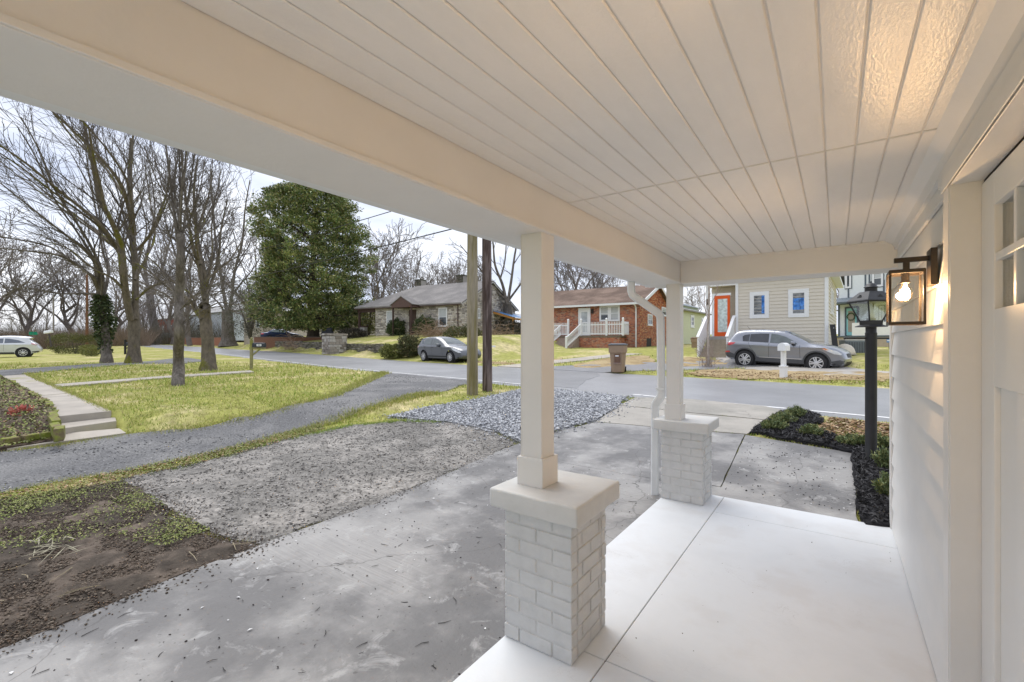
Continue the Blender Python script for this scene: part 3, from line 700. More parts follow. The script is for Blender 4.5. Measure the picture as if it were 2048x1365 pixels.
# ================================================================== buildings across the road
class Fac:
    """a facade line in plan: local x along ex from p0; reads sizes off the picture"""
    def __init__(s, p0, ex): s.p = Vector((p0[0], p0[1])); s.e = Vector((ex[0], ex[1])).normalized()
    def x(s, px):
        t = (px-1024)/F_PX
        dp, lp = s.p.x*FX+s.p.y*FY, s.p.x*RX+s.p.y*RY
        de, le = s.e.x*FX+s.e.y*FY, s.e.x*RX+s.e.y*RY
        k = (t*dp-lp)/(le-t*de); return k, dp+k*de
    def rect(s, x0, y0, x1, y1):
        a, da = s.x(x0); b, db = s.x(x1); d = (da+db)/2
        return a, CAM_Z-(y1-HORIZON)/F_PX*d, b, CAM_Z-(y0-HORIZON)/F_PX*d
def house_frame(pl, pr):
    e = Vector((pr.x-pl.x, pr.y-pl.y)); return e.normalized(), math.atan2(e.y, e.x), e.length
WHITE_T = mat('white_trim', (.80, .81, .83), var=.03, rough=.5)
WINGLASS = mat('window_glass', (.07, .08, .09), var=.4, scale=2.2, rough=.06, spec=.7)
CURTAIN = mat('pale_blind', (.50, .52, .53), var=.06, scale=3, rough=.8)
def window(parent, x, z, w, h, y=0.0, face=0.0, frame=.09, frame_m=None, glass=None, sash=True, blind=0.0, sill=True, depth=.05, outer=None):
    fm = frame_m or WHITE_T
    mb = MB(); f = frame
    mb.box(-w/2, -depth, 0, -w/2+f, 0, h).box(w/2-f, -depth, 0, w/2, 0, h).box(-w/2+f, -depth, h-f, w/2-f, 0, h).box(-w/2+f, -depth, 0, w/2-f, 0, f)
    o = mb.build('window', fm, parent); o.location = (x, y, z); o.rotation_euler = (0, 0, face)
    MB().box(-w/2+f, -depth*.35, f, w/2-f, -depth*.2, h-f).build('pane', glass or WINGLASS, o)
    if sash: MB().box(-w/2+f, -depth*.6, h*.5-.02, w/2-f, -depth*.36, h*.5+.02).build('sash_bar', fm, o)
    if blind: MB().box(-w/2+f+.01, -depth*.5, h-f-(h-2*f)*blind, w/2-f-.01, -depth*.37, h-f-.005).build('blind', CURTAIN, o)
    if sill: MB().box(-w/2-.03, -depth-.04, -.05, w/2+.03, 0, -.002).build('sill', fm, o)
    if outer: MB().box(-w/2-.05, -depth*.5, -.05, -w/2-.001, .0, h+.05).box(w/2+.001, -depth*.5, -.05, w/2+.05, 0, h+.05).box(-w/2, -depth*.5, h+.001, w/2, 0, h+.05).box(-w/2, -depth*.5, -.05, w/2, 0, -.001).build('outer_trim', outer, o)
    return o
def siding(parent, x0, x1, z0, z1, ex, m, y=0.0, face=0.0, org=(0, 0), top=None, lip=.03):
    z = z0
    while z < z1-.02:
        zz = min(z+ex+.01, z1); a, b = x0, x1
        if top: a, b = top(z, a, b)
        if b-a > .05:
            o = MB().hexa([(a, -lip, z), (b, -lip, z), (b, 0, z), (a, 0, z)], [(a, -.003, zz), (b, -.003, zz), (b, 0, zz), (a, 0, zz)]).build('siding_plank', m, parent)
            o.location = (org[0], org[1], 0); o.rotation_euler = (0, 0, face)
        z += ex
def pieces_wall(name, parent, regions, size, m, seed=0, proud=(.015, .03), jit=.012, gap=.012, face=0.0, org=(0, 0), brick=False, top=None, thick=.06):
    """many small stones or bricks on a vertical face, joined: regions = [(x0,x1,z0,z1)], holes cut by skip"""
    rr = random.Random(seed); V = []; F_ = []
    (x0, x1, z0, z1), holes = regions
    z = z0; row = 0
    while z < z1-.01:
        h = size[1] if brick else rr.uniform(*size[1]); zt = min(z+h, z1)
        x = x0-(size[0]*.5 if brick and row % 2 else 0)
        while x < x1:
            w = size[0] if brick else rr.uniform(*size[0]); a, b = max(x, x0), min(x+w, x1); x += w
            if b-a < .04: continue
            zz0, zz1 = z, zt
            spans = [(a, b)]
            for hx0, hz0, hx1, hz1 in holes:
                if hz0 < (zz0+zz1)/2 < hz1:
                    ns = []
                    for p, q in spans:
                        if q <= hx0 or p >= hx1: ns.append((p, q)); continue
                        if p < hx0-.03: ns.append((p, hx0))
                        if q > hx1+.03: ns.append((hx1, q))
                    spans = ns
            for p, q in spans:
                if top:
                    p2, q2 = top(zz0, p, q)
                    if q2-p2 < .05: continue
                    p, q = p2, q2
                d = -rr.uniform(*proud); o = len(V)
                j = lambda: rr.uniform(-jit, jit)
                c = [(p+gap/2, zz0+gap/2), (q-gap/2, zz0+gap/2), (q-gap/2, zz1-gap/2), (p+gap/2, zz1-gap/2)]
                for cx, cz in c: V.append((cx+j()*.5, .01, cz+j()*.5))
                ins = min(.012, (q-p)*.1)
                for i, (cx, cz) in enumerate(c):
                    sx = ins if i in (0, 3) else -ins; sz = ins if i in (0, 1) else -ins
                    V.append((cx+sx+j(), d+j()*.6, cz+sz*.6+j()*.6))
                F_ += [(o+4, o+5, o+6, o+7), (o, o+1, o+5, o+4), (o+1, o+2, o+6, o+5), (o+2, o+3, o+7, o+6), (o+3, o, o+4, o+7)]
        z += h; row += 1
    o = np_mesh(name, np.array(V), np.array(F_), m, parent); o['kind'] = 'stuff'
    o.location = (org[0], org[1], 0); o.rotation_euler = (0, 0, face)
    return o
def gable_roof(parent, x0, x1, y0, y1, ze, zr, m, th=.12, over=.0, hipl=0.0, hipr=0.0, name='roof'):
    ym = (y0+y1)/2
    mb = MB()
    top = [(x0, y0, ze), (x1, y0, ze), (x1-hipr, ym, zr), (x0+hipl, ym, zr), (x1, y1, ze), (x0, y1, ze)]
    v = top+[(a, b, c-th) for a, b, c in top]
    f = [(0,1,2,3), (3,2,4,5), (6,9,8,7), (9,11,10,8), (0,6,7,1), (4,10,11,5), (1,7,8,2), (2,8,10,4), (0,3,9,6), (3,5,11,9)]
    if hipl: f += [(0, 3, 5), (6, 11, 9)]
    if hipr: f += [(1, 4, 2), (7, 8, 10)]
    return mb.add(v, f).build(name, m, parent)
def shingle(name, a, b): return mat(name, a, var=.22, scale=14, rough=.9, bump=.5, bscale=22, col2=b, mixpos=(.38, .66), mscale=.7, spec=.15)
MORTAR = mat('pale_mortar', (.36, .34, .31), var=.12, scale=8, rough=.95)
STONES = ramp_island('limestone_blocks', [(.50,.46,.41), (.60,.55,.49), (.40,.365,.325), (.55,.49,.42), (.66,.61,.55), (.30,.27,.24)], bump=.4, bscale=30, rough=.95)
BRICKS = ramp_island('red_brick_pieces', [(.46,.13,.06), (.56,.20,.095), (.38,.10,.05), (.60,.27,.15), (.26,.075,.05), (.52,.17,.08), (.44,.25,.17), (.54,.15,.06)], bump=.3, bscale=60, rough=.9)
BROWN = mat('brown_trim', (.075, .045, .038), var=.12, rough=.7)

# ---- stone cottage
pl, pr = Pd(718, 46.0), Pd(923, 40.1)
ex_, rz_, L_ = house_frame(pl, pr); base = 2.10
st = thing('stone_house', 'low grey stone house with dark shingle roof above the roadside wall', 'house', (pl.x, pl.y, base), rz_)
fa = Fac(pl, ex_)
EV = 2.86; DEP = 10.1; RID = 5.3
def R4(r): return r[0], r[1]-base, r[2], r[3]-base
xs0, _ = fa.x(750)
w1 = R4(fa.rect(773, 622, 787, 656)); w2 = R4(fa.rect(877, 616, 894, 653)); dr = R4(fa.rect(818, 620, 832, 668))
holes = [w1, w2, dr]
MB().box(xs0, .06, -.6, L_, DEP, EV-.05).build('wall', MORTAR, st)
pieces_wall('stone_facing', st, ((xs0, L_, -.5, EV-.05), holes), ((.18, .5), (.08, .2)), STONES, 5, org=(0, .06), proud=(.02, .05), jit=.018)
gtop = lambda z, a, b: (max(a, max(0, (z-EV))/(RID-EV)*DEP/2+.1), min(b, DEP-max(0, (z-EV))/(RID-EV)*DEP/2-.1)) if z > EV else (a, b)
sw = Fac((pr.x, pr.y), (-ex_.y, ex_.x)); sw1 = R4(sw.rect(955, 617, 960, 637))
MB().add([(L_-.02, 0.1, EV-.1), (L_-.02, DEP-.1, EV-.1), (L_-.02, DEP/2, RID-.15), (L_-.2, .1, EV-.1), (L_-.2, DEP-.1, EV-.1), (L_-.2, DEP/2, RID-.15)], [(0,1,2), (3,5,4), (0,2,5,3), (1,4,5,2), (0,3,4,1)]).build('gable_wall', MORTAR, st)
pieces_wall('gable_stone', st, ((0.08, DEP, -.5, RID-.25), [sw1]), ((.18, .5), (.08, .2)), STONES, 6, face=R(90), org=(L_, 0), top=gtop, proud=(.02, .05), jit=.018)
gable_roof(st, -.35, L_+.28, -.35, DEP+.35, EV, RID+.12, shingle('grey_shingles', (.20, .19, .185), (.27, .255, .245)), hipl=3.6)
MB().box(-.3, -.34, EV-.22, L_+.25, -.30, EV-.02).build('fascia', BROWN, st)
MB().bar((L_+.24, -.35, EV-.12), (L_+.24, DEP/2, RID), .05, .2).bar((L_+.24, DEP/2, RID), (L_+.24, DEP+.35, EV-.12), .05, .2).build('rake_board', mat('pale_rake', (.55, .54, .53)), st)
for wq, bl in ((w1, .9), (w2, .5)):
    window(st, (wq[0]+wq[2])/2, wq[1], wq[2]-wq[0], wq[3]-wq[1], y=.06, blind=bl, depth=.08)
window(st, L_-.02, sw1[1], sw1[2]-sw1[0], sw1[3]-sw1[1], face=R(90)).location = (L_-.02, (sw1[0]+sw1[2])/2, sw1[1])
MB().box(dr[0], .02, -.05, dr[2], .055, dr[3]).build('door', BROWN, st)
# little gabled hood over the door
hx0, _ = fa.x(801); hx1, _ = fa.x(841); hm = (hx0+hx1)/2; hz = EV-.28
MB().prism([(hx0, hz), (hx1, hz), (hx1, hz+.30), (hm, hz+.95), (hx0, hz+.30)], lambda u, w, t: (u, t, w), -1.25, 0.0).build('door_hood', mat('brown_hood_board', (.115, .07, .06), rough=.7), st)
MB().bar((hx0-.15, -.62, hz+.22), (hm, -.62, hz+1.0), 1.4, .06).bar((hm, -.62, hz+1.0), (hx1+.15, -.62, hz+.22), 1.4, .06).build('hood_roof', MATS['grey_shingles'], st)
for hx in (hx0+.12, hx1-.12): MB().box(hx-.06, -1.2, -.4, hx+.06, -1.08, hz).build('hood_post', BROWN, st)
MB().box(hx0, -1.3, -.5, hx1, .05, -.1).build('door_step', MORTAR, st)
# side porch at the left end
MB().box(-.2, .0, EV-.5, xs0, .12, EV-.1).build('porch_beam', BROWN, st)
MB().box(-.1, -.02, -.4, .08, .16, EV-.5).build('porch_post', BROWN, st)
MB().box(xs0-.01, 3.5, -.5, xs0+.1, DEP, EV-.1).box(-.1, 3.4, -.5, xs0, 3.5, .5).build('porch_back_wall', MORTAR, st)
MB().box(-.2, -.1, -.6, xs0, 3.4, -.12).build('porch_deck', mat('dark_deck', (.035, .04, .06)), st)
MB().box(.1, 0.0, -.12, .75, .4, .9).build('porch_pillar', MORTAR, st); MB().box(.02, -.06, .901, .83, .46, 1.0).build('pillar_cap', BROWN, st)
for cx, cy, hh in ((3.2, 5.7, 1.1), (8.5, 5.9, 1.25)):
    MB().box(cx-.42, cy-.4, RID-1.3, cx+.42, cy+.4, RID+hh-.35).build('chimney', MORTAR, st)
    pieces_wall('chimney_stone', st, ((-.42, .42, RID-1.2, RID+hh-.3), []), ((.2, .42), (.1, .18)), ramp_island('mossy_stone', [(.12,.11,.09), (.17,.15,.12), (.09,.09,.07), (.14,.14,.09)], bump=.4), int(cx*3), org=(cx, cy-.4), jit=.02, proud=(.02, .06))
    MB().box(cx-.47, cy-.47, RID+hh-.35, cx+.47, cy+.44, RID+hh-.24).build('chimney_cap', MATS['mossy_stone'], st)
MB().tube([(L_-.35, -.1, EV-.1), (L_-.35, -.06, EV-.3), (L_-.35, -.06, -.3)], .045, 8).build('drain_pipe', BROWN, st)
# lean-to with blue metal roof and new timber, at the right end
lt = thing('lean_to_porch', 'small lean-to with blue metal roof and orange timber posts', 'porch', (pr.x, pr.y, base), rz_)
a_, _ = sw.x(986); ya0, ya1 = a_, DEP+1.2
TIMB = mat('orange_timber', (.50, .24, .06), var=.15, rough=.7)
n = 10
for i in range(n):
    y0_ = ya0+(ya1-ya0)*i/n; y1_ = ya0+(ya1-ya0)*(i+1)/n
    c = mat('blue_metal_sheet', (.13, .30, .58), rough=.35, var=.1) if i < 5 else mat('bare_metal_sheet', (.55, .58, .63), rough=.35, var=.15)
    MB().hexa([(.0, y0_, 2.45), (2.3, y0_, 1.78), (2.3, y1_-.03, 1.78), (.0, y1_-.03, 2.45)], [(.0, y0_, 2.48), (2.3, y0_, 1.81), (2.3, y1_-.03, 1.81), (.0, y1_-.03, 2.48)]).build('roof_sheet', c, lt)
MB().bar((0, ya0+.05, 2.33), (2.25, ya0+.05, 1.67), .08, .2).build('rafter', TIMB, lt)
MB().box(2.14, ya0, 1.55, 2.22, ya1, 1.74).build('header', TIMB, lt)
for yy in (ya0+.1, (ya0+ya1)/2, ya1-.2): MB().box(2.12, yy-.06, -1.2, 2.24, yy+.06, 1.55).build('post', TIMB, lt)
MB().box(.02, ya0+.4, -.8, .3, ya1, 1.5).build('back_wall', mat('dark_recess_board', (.05, .045, .04)), lt)

# ---- red brick bungalow
p1, p2 = Pd(1107, 36.4), Pd(1257, 33.0); ed = (Vector((p2.x, p2.y))-Vector((p1.x, p1.y))).normalized()
f0 = Fac(p1, ed); kr, _ = f0.x(1280); kl = -1.6
pl = Vector((p1.x+ed.x*kl, p1.y+ed.y*kl)); L_ = kr-kl; rz_ = math.atan2(ed.y, ed.x); base = 1.0
br = thing('brick_house', 'red brick bungalow with brown roof and white picket porch railing', 'house', (pl.x, pl.y, base), rz_)
fa = Fac(pl, ed); DEP = 8.14; EV = 3.28; RID = 4.95
BMORT = mat('brick_mortar', (.33, .26, .22), var=.15, scale=10, rough=.95)
MB().box(0, .03, -.8, L_, DEP, EV).build('wall', BMORT, br)
dr = R4(fa.rect(1157, 616.5, 1181, 671.5)); ww = R4(fa.rect(1199, 611.5, 1239.5, 643))
pieces_wall('brick_facing', br, ((0, L_, -.75, EV), [dr, ww]), (.215, .075), BRICKS, 9, org=(0, .03), brick=True, gap=.012, jit=.002, proud=(.004, .010))
sc_, ss_ = Fac((pl.x+ed.x*L_, pl.y+ed.y*L_), (-ed.y, ed.x)), None
MB().add([(L_-.02, 0.1, EV-.02), (L_-.02, DEP-.1, EV-.02), (L_-.02, DEP/2, RID-.1), (L_-.2, .1, EV-.02), (L_-.2, DEP-.1, EV-.02), (L_-.2, DEP/2, RID-.1)], [(0,1,2), (3,5,4), (0,2,5,3), (1,4,5,2), (0,3,4,1)]).build('gable_wall', BMORT, br)
s1 = R4(sc_.rect(1295, 629, 1304, 651)); s2 = R4(sc_.rect(1323, 615, 1332, 632)); s3 = R4(sc_.rect(1293, 677, 1302.5, 694))
gtop = lambda z, a, b: (max(a, max(0, (z-EV))/(RID-EV)*DEP/2+.05), min(b, DEP-max(0, (z-EV))/(RID-EV)*DEP/2-.05)) if z > EV else (a, b)
pieces_wall('gable_brick', br, ((0, DEP, -.75, RID-.15), [s1, s2, s3]), (.215, .075), ramp_island('mottled_brick', [(.50,.15,.06), (.58,.23,.09), (.34,.09,.04), (.62,.36,.19), (.22,.065,.04), (.52,.18,.08), (.44,.12,.05)], bump=.3, bscale=60, rough=.9), 10, face=R(90), org=(L_, 0), brick=True, gap=.012, jit=.002, proud=(.004, .012), top=gtop)
gable_roof(br, -.5, L_+.35, -.4, DEP+.4, EV+.05, RID+.1, shingle('brown_shingles', (.135, .095, .075), (.23, .165, .13)))
MB().box(-.5, -.50, EV-.13, L_+.34, -.41, EV+.02).build('gutter', WHITE_T, br)
MB().bar((L_+.33, -.40, EV-.05), (L_+.33, DEP/2, RID), .05, .24).bar((L_+.33, DEP/2, RID), (L_+.33, DEP+.4, EV-.05), .05, .24).build('rake_board', WHITE_T, br)
d_o = MB().box(dr[0], -.05, dr[1], dr[0]+.09, .03, dr[3]).box(dr[2]-.09, -.05, dr[1], dr[2], .03, dr[3]).box(dr[0]+.09, -.05, dr[3]-.09, dr[2]-.09, .03, dr[3]).build('door', WHITE_T, br)
MB().box(dr[0]+.09, -.035, dr[1], dr[0]+.25, .02, dr[3]-.09).box(dr[2]-.25, -.035, dr[1], dr[2]-.09, .02, dr[3]-.09).box(dr[0]+.25, -.035, dr[3]-.3, dr[2]-.25, .02, dr[3]-.09).box(dr[0]+.25, -.035, dr[1], dr[2]-.25, .02, dr[1]+.25).box(dr[0]+.25, -.033, dr[1]+.95, dr[2]-.25, .02, dr[1]+1.02).build('storm_frame', WHITE_T, d_o)
MB().box(dr[0]+.25, -.01, dr[1]+.25, dr[2]-.25, 0, dr[3]-.3).build('pane', mat('storm_door_glass', (.42, .45, .48), rough=.1, var=.3, scale=2), d_o)
wm = (ww[0]+ww[2])/2
for xa, xb, bl in ((ww[0], wm, .62), (wm, ww[2], .97)):
    window(br, (xa+xb)/2, ww[1], xb-xa, ww[3]-ww[1], y=.03, blind=bl, frame=.13, sill=False)
MB().box(dr[2]+.09, -.1, dr[3]-.45, dr[2]+.25, .0, dr[3]-.1).build('porch_lamp', BLACKMETAL, br)
for q, nm in ((s1, 'window'), (s2, 'window')):
    o = window(br, 0, q[1], q[2]-q[0], q[3]-q[1], face=R(90), blind=.4); o.location = (L_, (q[0]+q[2])/2, q[1])
MB().box(L_-.06, s3[0], s3[1], L_+.01, s3[2], s3[3]).build('crawl_door', mat('dark_hatch', (.03, .025, .02)), br)
xd, _ = fa.x(1272.5)
MB().tube([(xd-.1, -.35, EV-.05), (xd-.02, -.1, EV-.25), (xd, -.06, EV-.4), (xd, -.06, -.15), (xd+.02, -.2, -.25)], .05, 8).build('drain_pipe', WHITE_T, br)
# front stoop, picket panels, stair with lattice rails
dk = fa.rect(1128, 640, 1252, 675); fz = 0.93; dx0, dx1 = dk[0]-.6, dk[2]; dd = 1.35
MB().box(dx0, -dd, -.8, dx1-.02, .0, fz-.13).build('stoop_base', BMORT, br)
pieces_wall('stoop_brick', br, ((dx0, dx1-.02, -.75, fz-.13), []), (.215, .075), BRICKS, 12, org=(0, -dd), brick=True, jit=.002, proud=(.006, .012))
pieces_wall('stoop_brick', br, ((0, dd, -.75, fz-.13), []), (.215, .075), BRICKS, 13, org=(dx1-.02, -dd), face=R(90), brick=True, jit=.002, proud=(.006, .012))
MB().box(dx0-.03, -dd-.05, fz-.13, dx1+.03, 0.0, fz).build('stoop_slab', mat('stoop_concrete', (.20, .16, .12), var=.2, rough=.9), br)
def picket_run(xa, xb, ya, yb, z0, h=1.0, n=None):
    a, b = Vector((xa, ya, z0)), Vector((xb, yb, z0)); L = (b-a).length; n = n or int(L/.115)
    pan = MB().bar(a+Vector((0, 0, .14)), b+Vector((0, 0, .14)), .04, .07).bar(a+Vector((0, 0, .8)), b+Vector((0, 0, .8)), .04, .07).build('railing', WHITE_T, br)
    for i in range(n):
        p = a+(b-a)*((i+.5)/n)
        MB().hexa([(p.x-.03, p.y-.03, z0+.06), (p.x+.03, p.y-.03, z0+.06), (p.x+.03, p.y-.022, z0+.06), (p.x-.03, p.y-.022, z0+.06)], [(p.x-.02, p.y-.03, z0+h), (p.x+.02, p.y-.03, z0+h), (p.x+.02, p.y-.022, z0+h), (p.x-.02, p.y-.022, z0+h)]).build('picket', WHITE_T, pan)
def rpost(x, y, z0, z1):
    MB().box(x-.06, y-.06, z0, x+.06, y+.06, z1).add([(x-.08, y-.08, z1), (x+.08, y-.08, z1), (x+.08, y+.08, z1), (x-.08, y+.08, z1), (x, y, z1+.09)], [(0,1,4), (1,2,4), (2,3,4), (3,0,4), (0,3,2,1)]).build('rail_post', WHITE_T, br)
sx0, _ = fa.x(1121.5); sx1, _ = fa.x(1148); pxs = [fa.x(q)[0] for q in (1111, 1143, 1168, 1217, 1249)]
yf = -dd+.08
shift = .35
for q in pxs: rpost(q+shift, yf, fz, fz+1.2)
picket_run(pxs[0]+shift+.06, pxs[1]+shift-.06, yf, yf, fz); picket_run(pxs[2]+shift+.06, pxs[3]+shift-.06, yf, yf, fz); picket_run(pxs[3]+shift+.06, pxs[4]+shift-.06, yf, yf, fz)
picket_run(pxs[4]+shift, pxs[4]+shift, yf+.06, -.05, fz)
stx0, stx1 = pxs[1]+shift-.2, pxs[2]+shift-.05
for i in range(6):
    MB().box(stx0-.4+.08*i*0, -dd-.05-.28*(6-i), -.6, stx1-.05, -dd-.055-.28*(5-i), fz-.16*(6-i)).build('step', BMORT, br)
for xx in (stx0-.38, stx1):
    ft = Vector((xx-.25, -dd-1.75, -.02)); tp = Vector((xx, yf, fz))
    rpost(ft.x, ft.y, ft.z-.5, ft.z+.85)
    MB().bar(ft+Vector((0, 0, .78)), tp+Vector((0, 0, .85)), .05, .08).bar(ft+Vector((0, 0, .15)), tp+Vector((0, 0, .15)), .05, .08).build('stair_rail', WHITE_T, br)
    lat = MB()
    for i in range(1, 16):
        a = ft+(tp-ft)*(i/16); lat.bar(a+Vector((0, 0, .17)), a+Vector((0, .10, .82)), .012, .03).bar(a+Vector((0, 0, .82)), a+Vector((0, .10, .2)), .012, .03)
    lat.build('lattice', WHITE_T, br)['kind'] = 'stuff'

# ---- pale green-yellow house further back, and a roof behind the bungalow
pl, pr = Pd(1362, 39.5), Pd(1420, 47.0); e_, rz_, L_ = house_frame(pl, pr); base = 1.45
yh = thing('pale_siding_house', 'pale yellow-green clapboard house with white windows behind the saplings', 'house', (pl.x, pl.y, base), rz_)
fa = Fac(pl, e_); YM = mat('pale_green_siding', (.60, .62, .44), var=.05, rough=.7)
MB().box(0, .0, -.8, L_, 7, 2.85).build('wall', YM, yh); siding(yh, 0, L_, -.3, 2.8, .18, YM)
gable_roof(yh, -.3, L_+.3, -.35, 7.3, 2.88, 3.9, shingle('weathered_shingles', (.23, .22, .21), (.30, .29, .28)))
for q in ((1380.5, 631, 1387.5, 655), (1402, 636, 1408, 654)):
    r_ = R4(fa.rect(*q)); window(yh, (r_[0]+r_[2])/2, r_[1], r_[2]-r_[0], r_[3]-r_[1], y=-.015, frame=.2)
pb = Pd(1222, 56); bh = thing('gabled_house', 'dark roofed house with white rake showing above the bungalow roof', 'house', (pb.x, pb.y, .4), rz_+.5)
MB().box(-3, 0, -.5, 4, 8, 4.6).build('wall', mat('dark_siding', (.12, .09, .08)), bh)
MB().prism([(-.2, 4.4), (8.2, 4.4), (4, 7.1)], lambda u, w, t: (t, u, w), -2.9, 3.95).build('gable_wall', MATS['dark_siding'], bh)
gable_roof(bh, -3.4, 4.4, -.4, 8.4, 4.6, 7.3, mat('dark_roof', (.06, .05, .05), rough=.9), name='roof')
MB().bar((4.42, -.4, 4.5), (4.42, 4, 7.3), .06, .25).bar((4.42, 4, 7.3), (4.42, 8.4, 4.5), .06, .25).build('rake_board', WHITE_T, bh)
pc = Pd(1375, 62); ch = thing('blue_gabled_house', 'distant house with pale blue gable and brick chimney above the clapboard roof', 'house', (pc.x, pc.y, 1.5), rz_)
MB().box(-3, 0, -.5, 5, 7, 4.9).build('wall', mat('pale_blue_wall', (.45, .52, .58)), ch); gable_roof(ch, -3.3, 5.3, -.3, 7.3, 4.9, 6.3, mat('slate_roof', (.25, .28, .31), rough=.9))

# ---- tan lap-sided house with orange door
pl, pr = Pd(1471, 23.5), Pd(1656, 21.1); ed, rz_, LF = house_frame(pl, pr); base = .78
f0 = Fac(pl, ed); kl, _ = f0.x(1416.5); org = Vector((pl.x+ed.x*kl, pl.y+ed.y*kl)); LP = -kl; L_ = LF+LP
th_ = thing('tan_house', 'tan lap sided house with orange glass door and white trimmed windows', 'house', (org.x, org.y, base), rz_)
fa = Fac(org, ed); TAN = mat('tan_siding', (.66, .61, .53), var=.03, rough=.6)
TOPZ = 3.95; FLZ = .98; DEP = 8.0; REC = .9
MB().box(LP, .03, .35, L_, DEP, TOPZ).build('wall', TAN, th_)
siding(th_, LP+.13, L_-.13, .55, TOPZ-.12, .165, TAN, org=(0, .03))
siding(th_, .14, DEP, .55, TOPZ-.1, .165, TAN, org=(L_, 0), face=R(90))
MB().box(LP, -.02, .3, LP+.13, .07, TOPZ).build('corner_board', WHITE_T, th_); MB().box(L_-.13, -.02, .3, L_+.02, .1, TOPZ).build('corner_board', WHITE_T, th_)
MB().box(LP+.13, -.025, TOPZ-.13, L_-.13, .05, TOPZ).build('frieze_board', WHITE_T, th_)
MB().box(LP+.13, -.025, .25, L_-.13, .06, .55).build('skirt_board', WHITE_T, th_)
MB().box(LP, -.01, -.6, L_-.02, DEP, .25).build('foundation', mat('grey_block', (.40, .39, .38)), th_)
MB().box(-.05, REC, .6, LP, REC+.1, TOPZ).build('porch_wall', TAN, th_); siding(th_, .02, LP-.02, FLZ, TOPZ-.3, .165, TAN, org=(0, REC))
MB().box(-.12, -.02, .5, .06, .14, TOPZ-.25).build('porch_post', WHITE_T, th_); MB().box(-.12, -.05, TOPZ-.33, LP, .12, TOPZ-.1).build('porch_header', WHITE_T, th_)
MB().box(-.12, .12, TOPZ-.3, LP, REC, TOPZ-.25).build('porch_soffit', TAN, th_)
MB().box(-.3, -.3, TOPZ, L_+.35, DEP+.3, TOPZ+.16).build('eave_board', WHITE_T, th_)
gable_roof(th_, -.35, L_+.4, -.35, DEP+.35, TOPZ+.35, TOPZ+2.3, shingle('charcoal_shingles', (.07, .07, .075), (.10, .10, .105)), th=.18)
MB().box(-.1, -.1, -.6, LP, REC, FLZ).build('porch_deck', mat('deck_grey', (.36, .35, .34)), th_)
w1 = R4(fa.rect(1499.5, 584, 1538, 637)); w2 = R4(fa.rect(1576.5, 578.5, 1618, 635))
BLUEF = mat('blue_film', (.03, .16, .52), var=.7, scale=9, rough=.25, col2=(.10, .26, .62), mscale=5)
for q, (a, b, c, d) in ((w1, (.72, 1.0, .05, 1.0)), (w2, (.0, 1.0, .18, .75))):
    o = window(th_, (q[0]+q[2])/2, q[1], q[2]-q[0], q[3]-q[1], y=.016, frame=.19, sash=False, sill=False, depth=.04, glass=mat('painted_tree_reflection', (.16, .17, .18), var=.9, scale=4, rough=.05, spec=.8))  # tree reflections painted as mottle in the glass colour
    W_, Hh = q[2]-q[0]-.38, q[3]-q[1]-.38
    MB().box(-W_/2+W_*a, -.024, .19+Hh*c, -W_/2+W_*b, -.0145, .19+Hh*d).build('blue_film', BLUEF, o)
for yy in (2.2, 3.4):
    o = window(th_, 0, 2.1, .7, 1.25, face=R(90), frame=.1); o.location = (L_+.016, yy, 2.1)
fr = Fac((org.x-ed.y*REC, org.y+ed.x*REC), ed); dq = R4(fr.rect(1437.5, 594.5, 1468, 672.5))
d_o = MB().box(dq[0], -.05, FLZ, dq[0]+.17, -.018, dq[3]).box(dq[2]-.12, -.05, FLZ, dq[2], -.018, dq[3]).box(dq[0]+.17, -.05, dq[3]-.17, dq[2]-.12, -.018, dq[3]).box(dq[0]+.17, -.05, FLZ, dq[2]-.12, -.018, FLZ+.22).build('door', mat('orange_door_paint', (.72, .105, .012), var=.04, rough=.4), th_)
MB().box(dq[0]+.17, -.04, FLZ+.22, dq[2]-.12, -.03, dq[3]-.17).build('pane', mat('painted_pane_reflection', (.52, .60, .58), var=.45, scale=6, rough=.12, spec=.6), d_o)  # pale mottled reflection painted into the pane colour
MB().box(dq[0]-.12, -.055, FLZ, dq[0]-.002, -.016, dq[3]+.12).box(dq[0]-.002, -.055, dq[3]+.002, dq[2]+.05, -.016, dq[3]+.12).build('door_trim', WHITE_T, th_)
MB().box(dq[0]-.36, -.16, dq[3]-.45, dq[0]-.22, -.02, dq[3]-.15).build('porch_lamp', BLACKMETAL, th_)
STEPM = mat('step_timber', (.36, .31, .24), var=.15, rough=.85)
for i in range(6): MB().box(.02, -.1-.26*(i+1), -.7, LP-.1, -.101-.26*i, FLZ-.165*(i+1)).build('step', STEPM, th_)
for xx in (-.08, LP-.05):
    MB().prism([(-.12, FLZ), (-.12, FLZ+1.0), (-1.62, .90), (-1.62, -.35), (-1.45, -.35)], lambda u, w, t: (t, u, w), xx-.04, xx+.04).build('stair_wall', WHITE_T, th_)
    MB().bar((xx, -.08, FLZ+1.05), (xx, -1.68, .93), .14, .05).build('rail_cap', WHITE_T, th_)

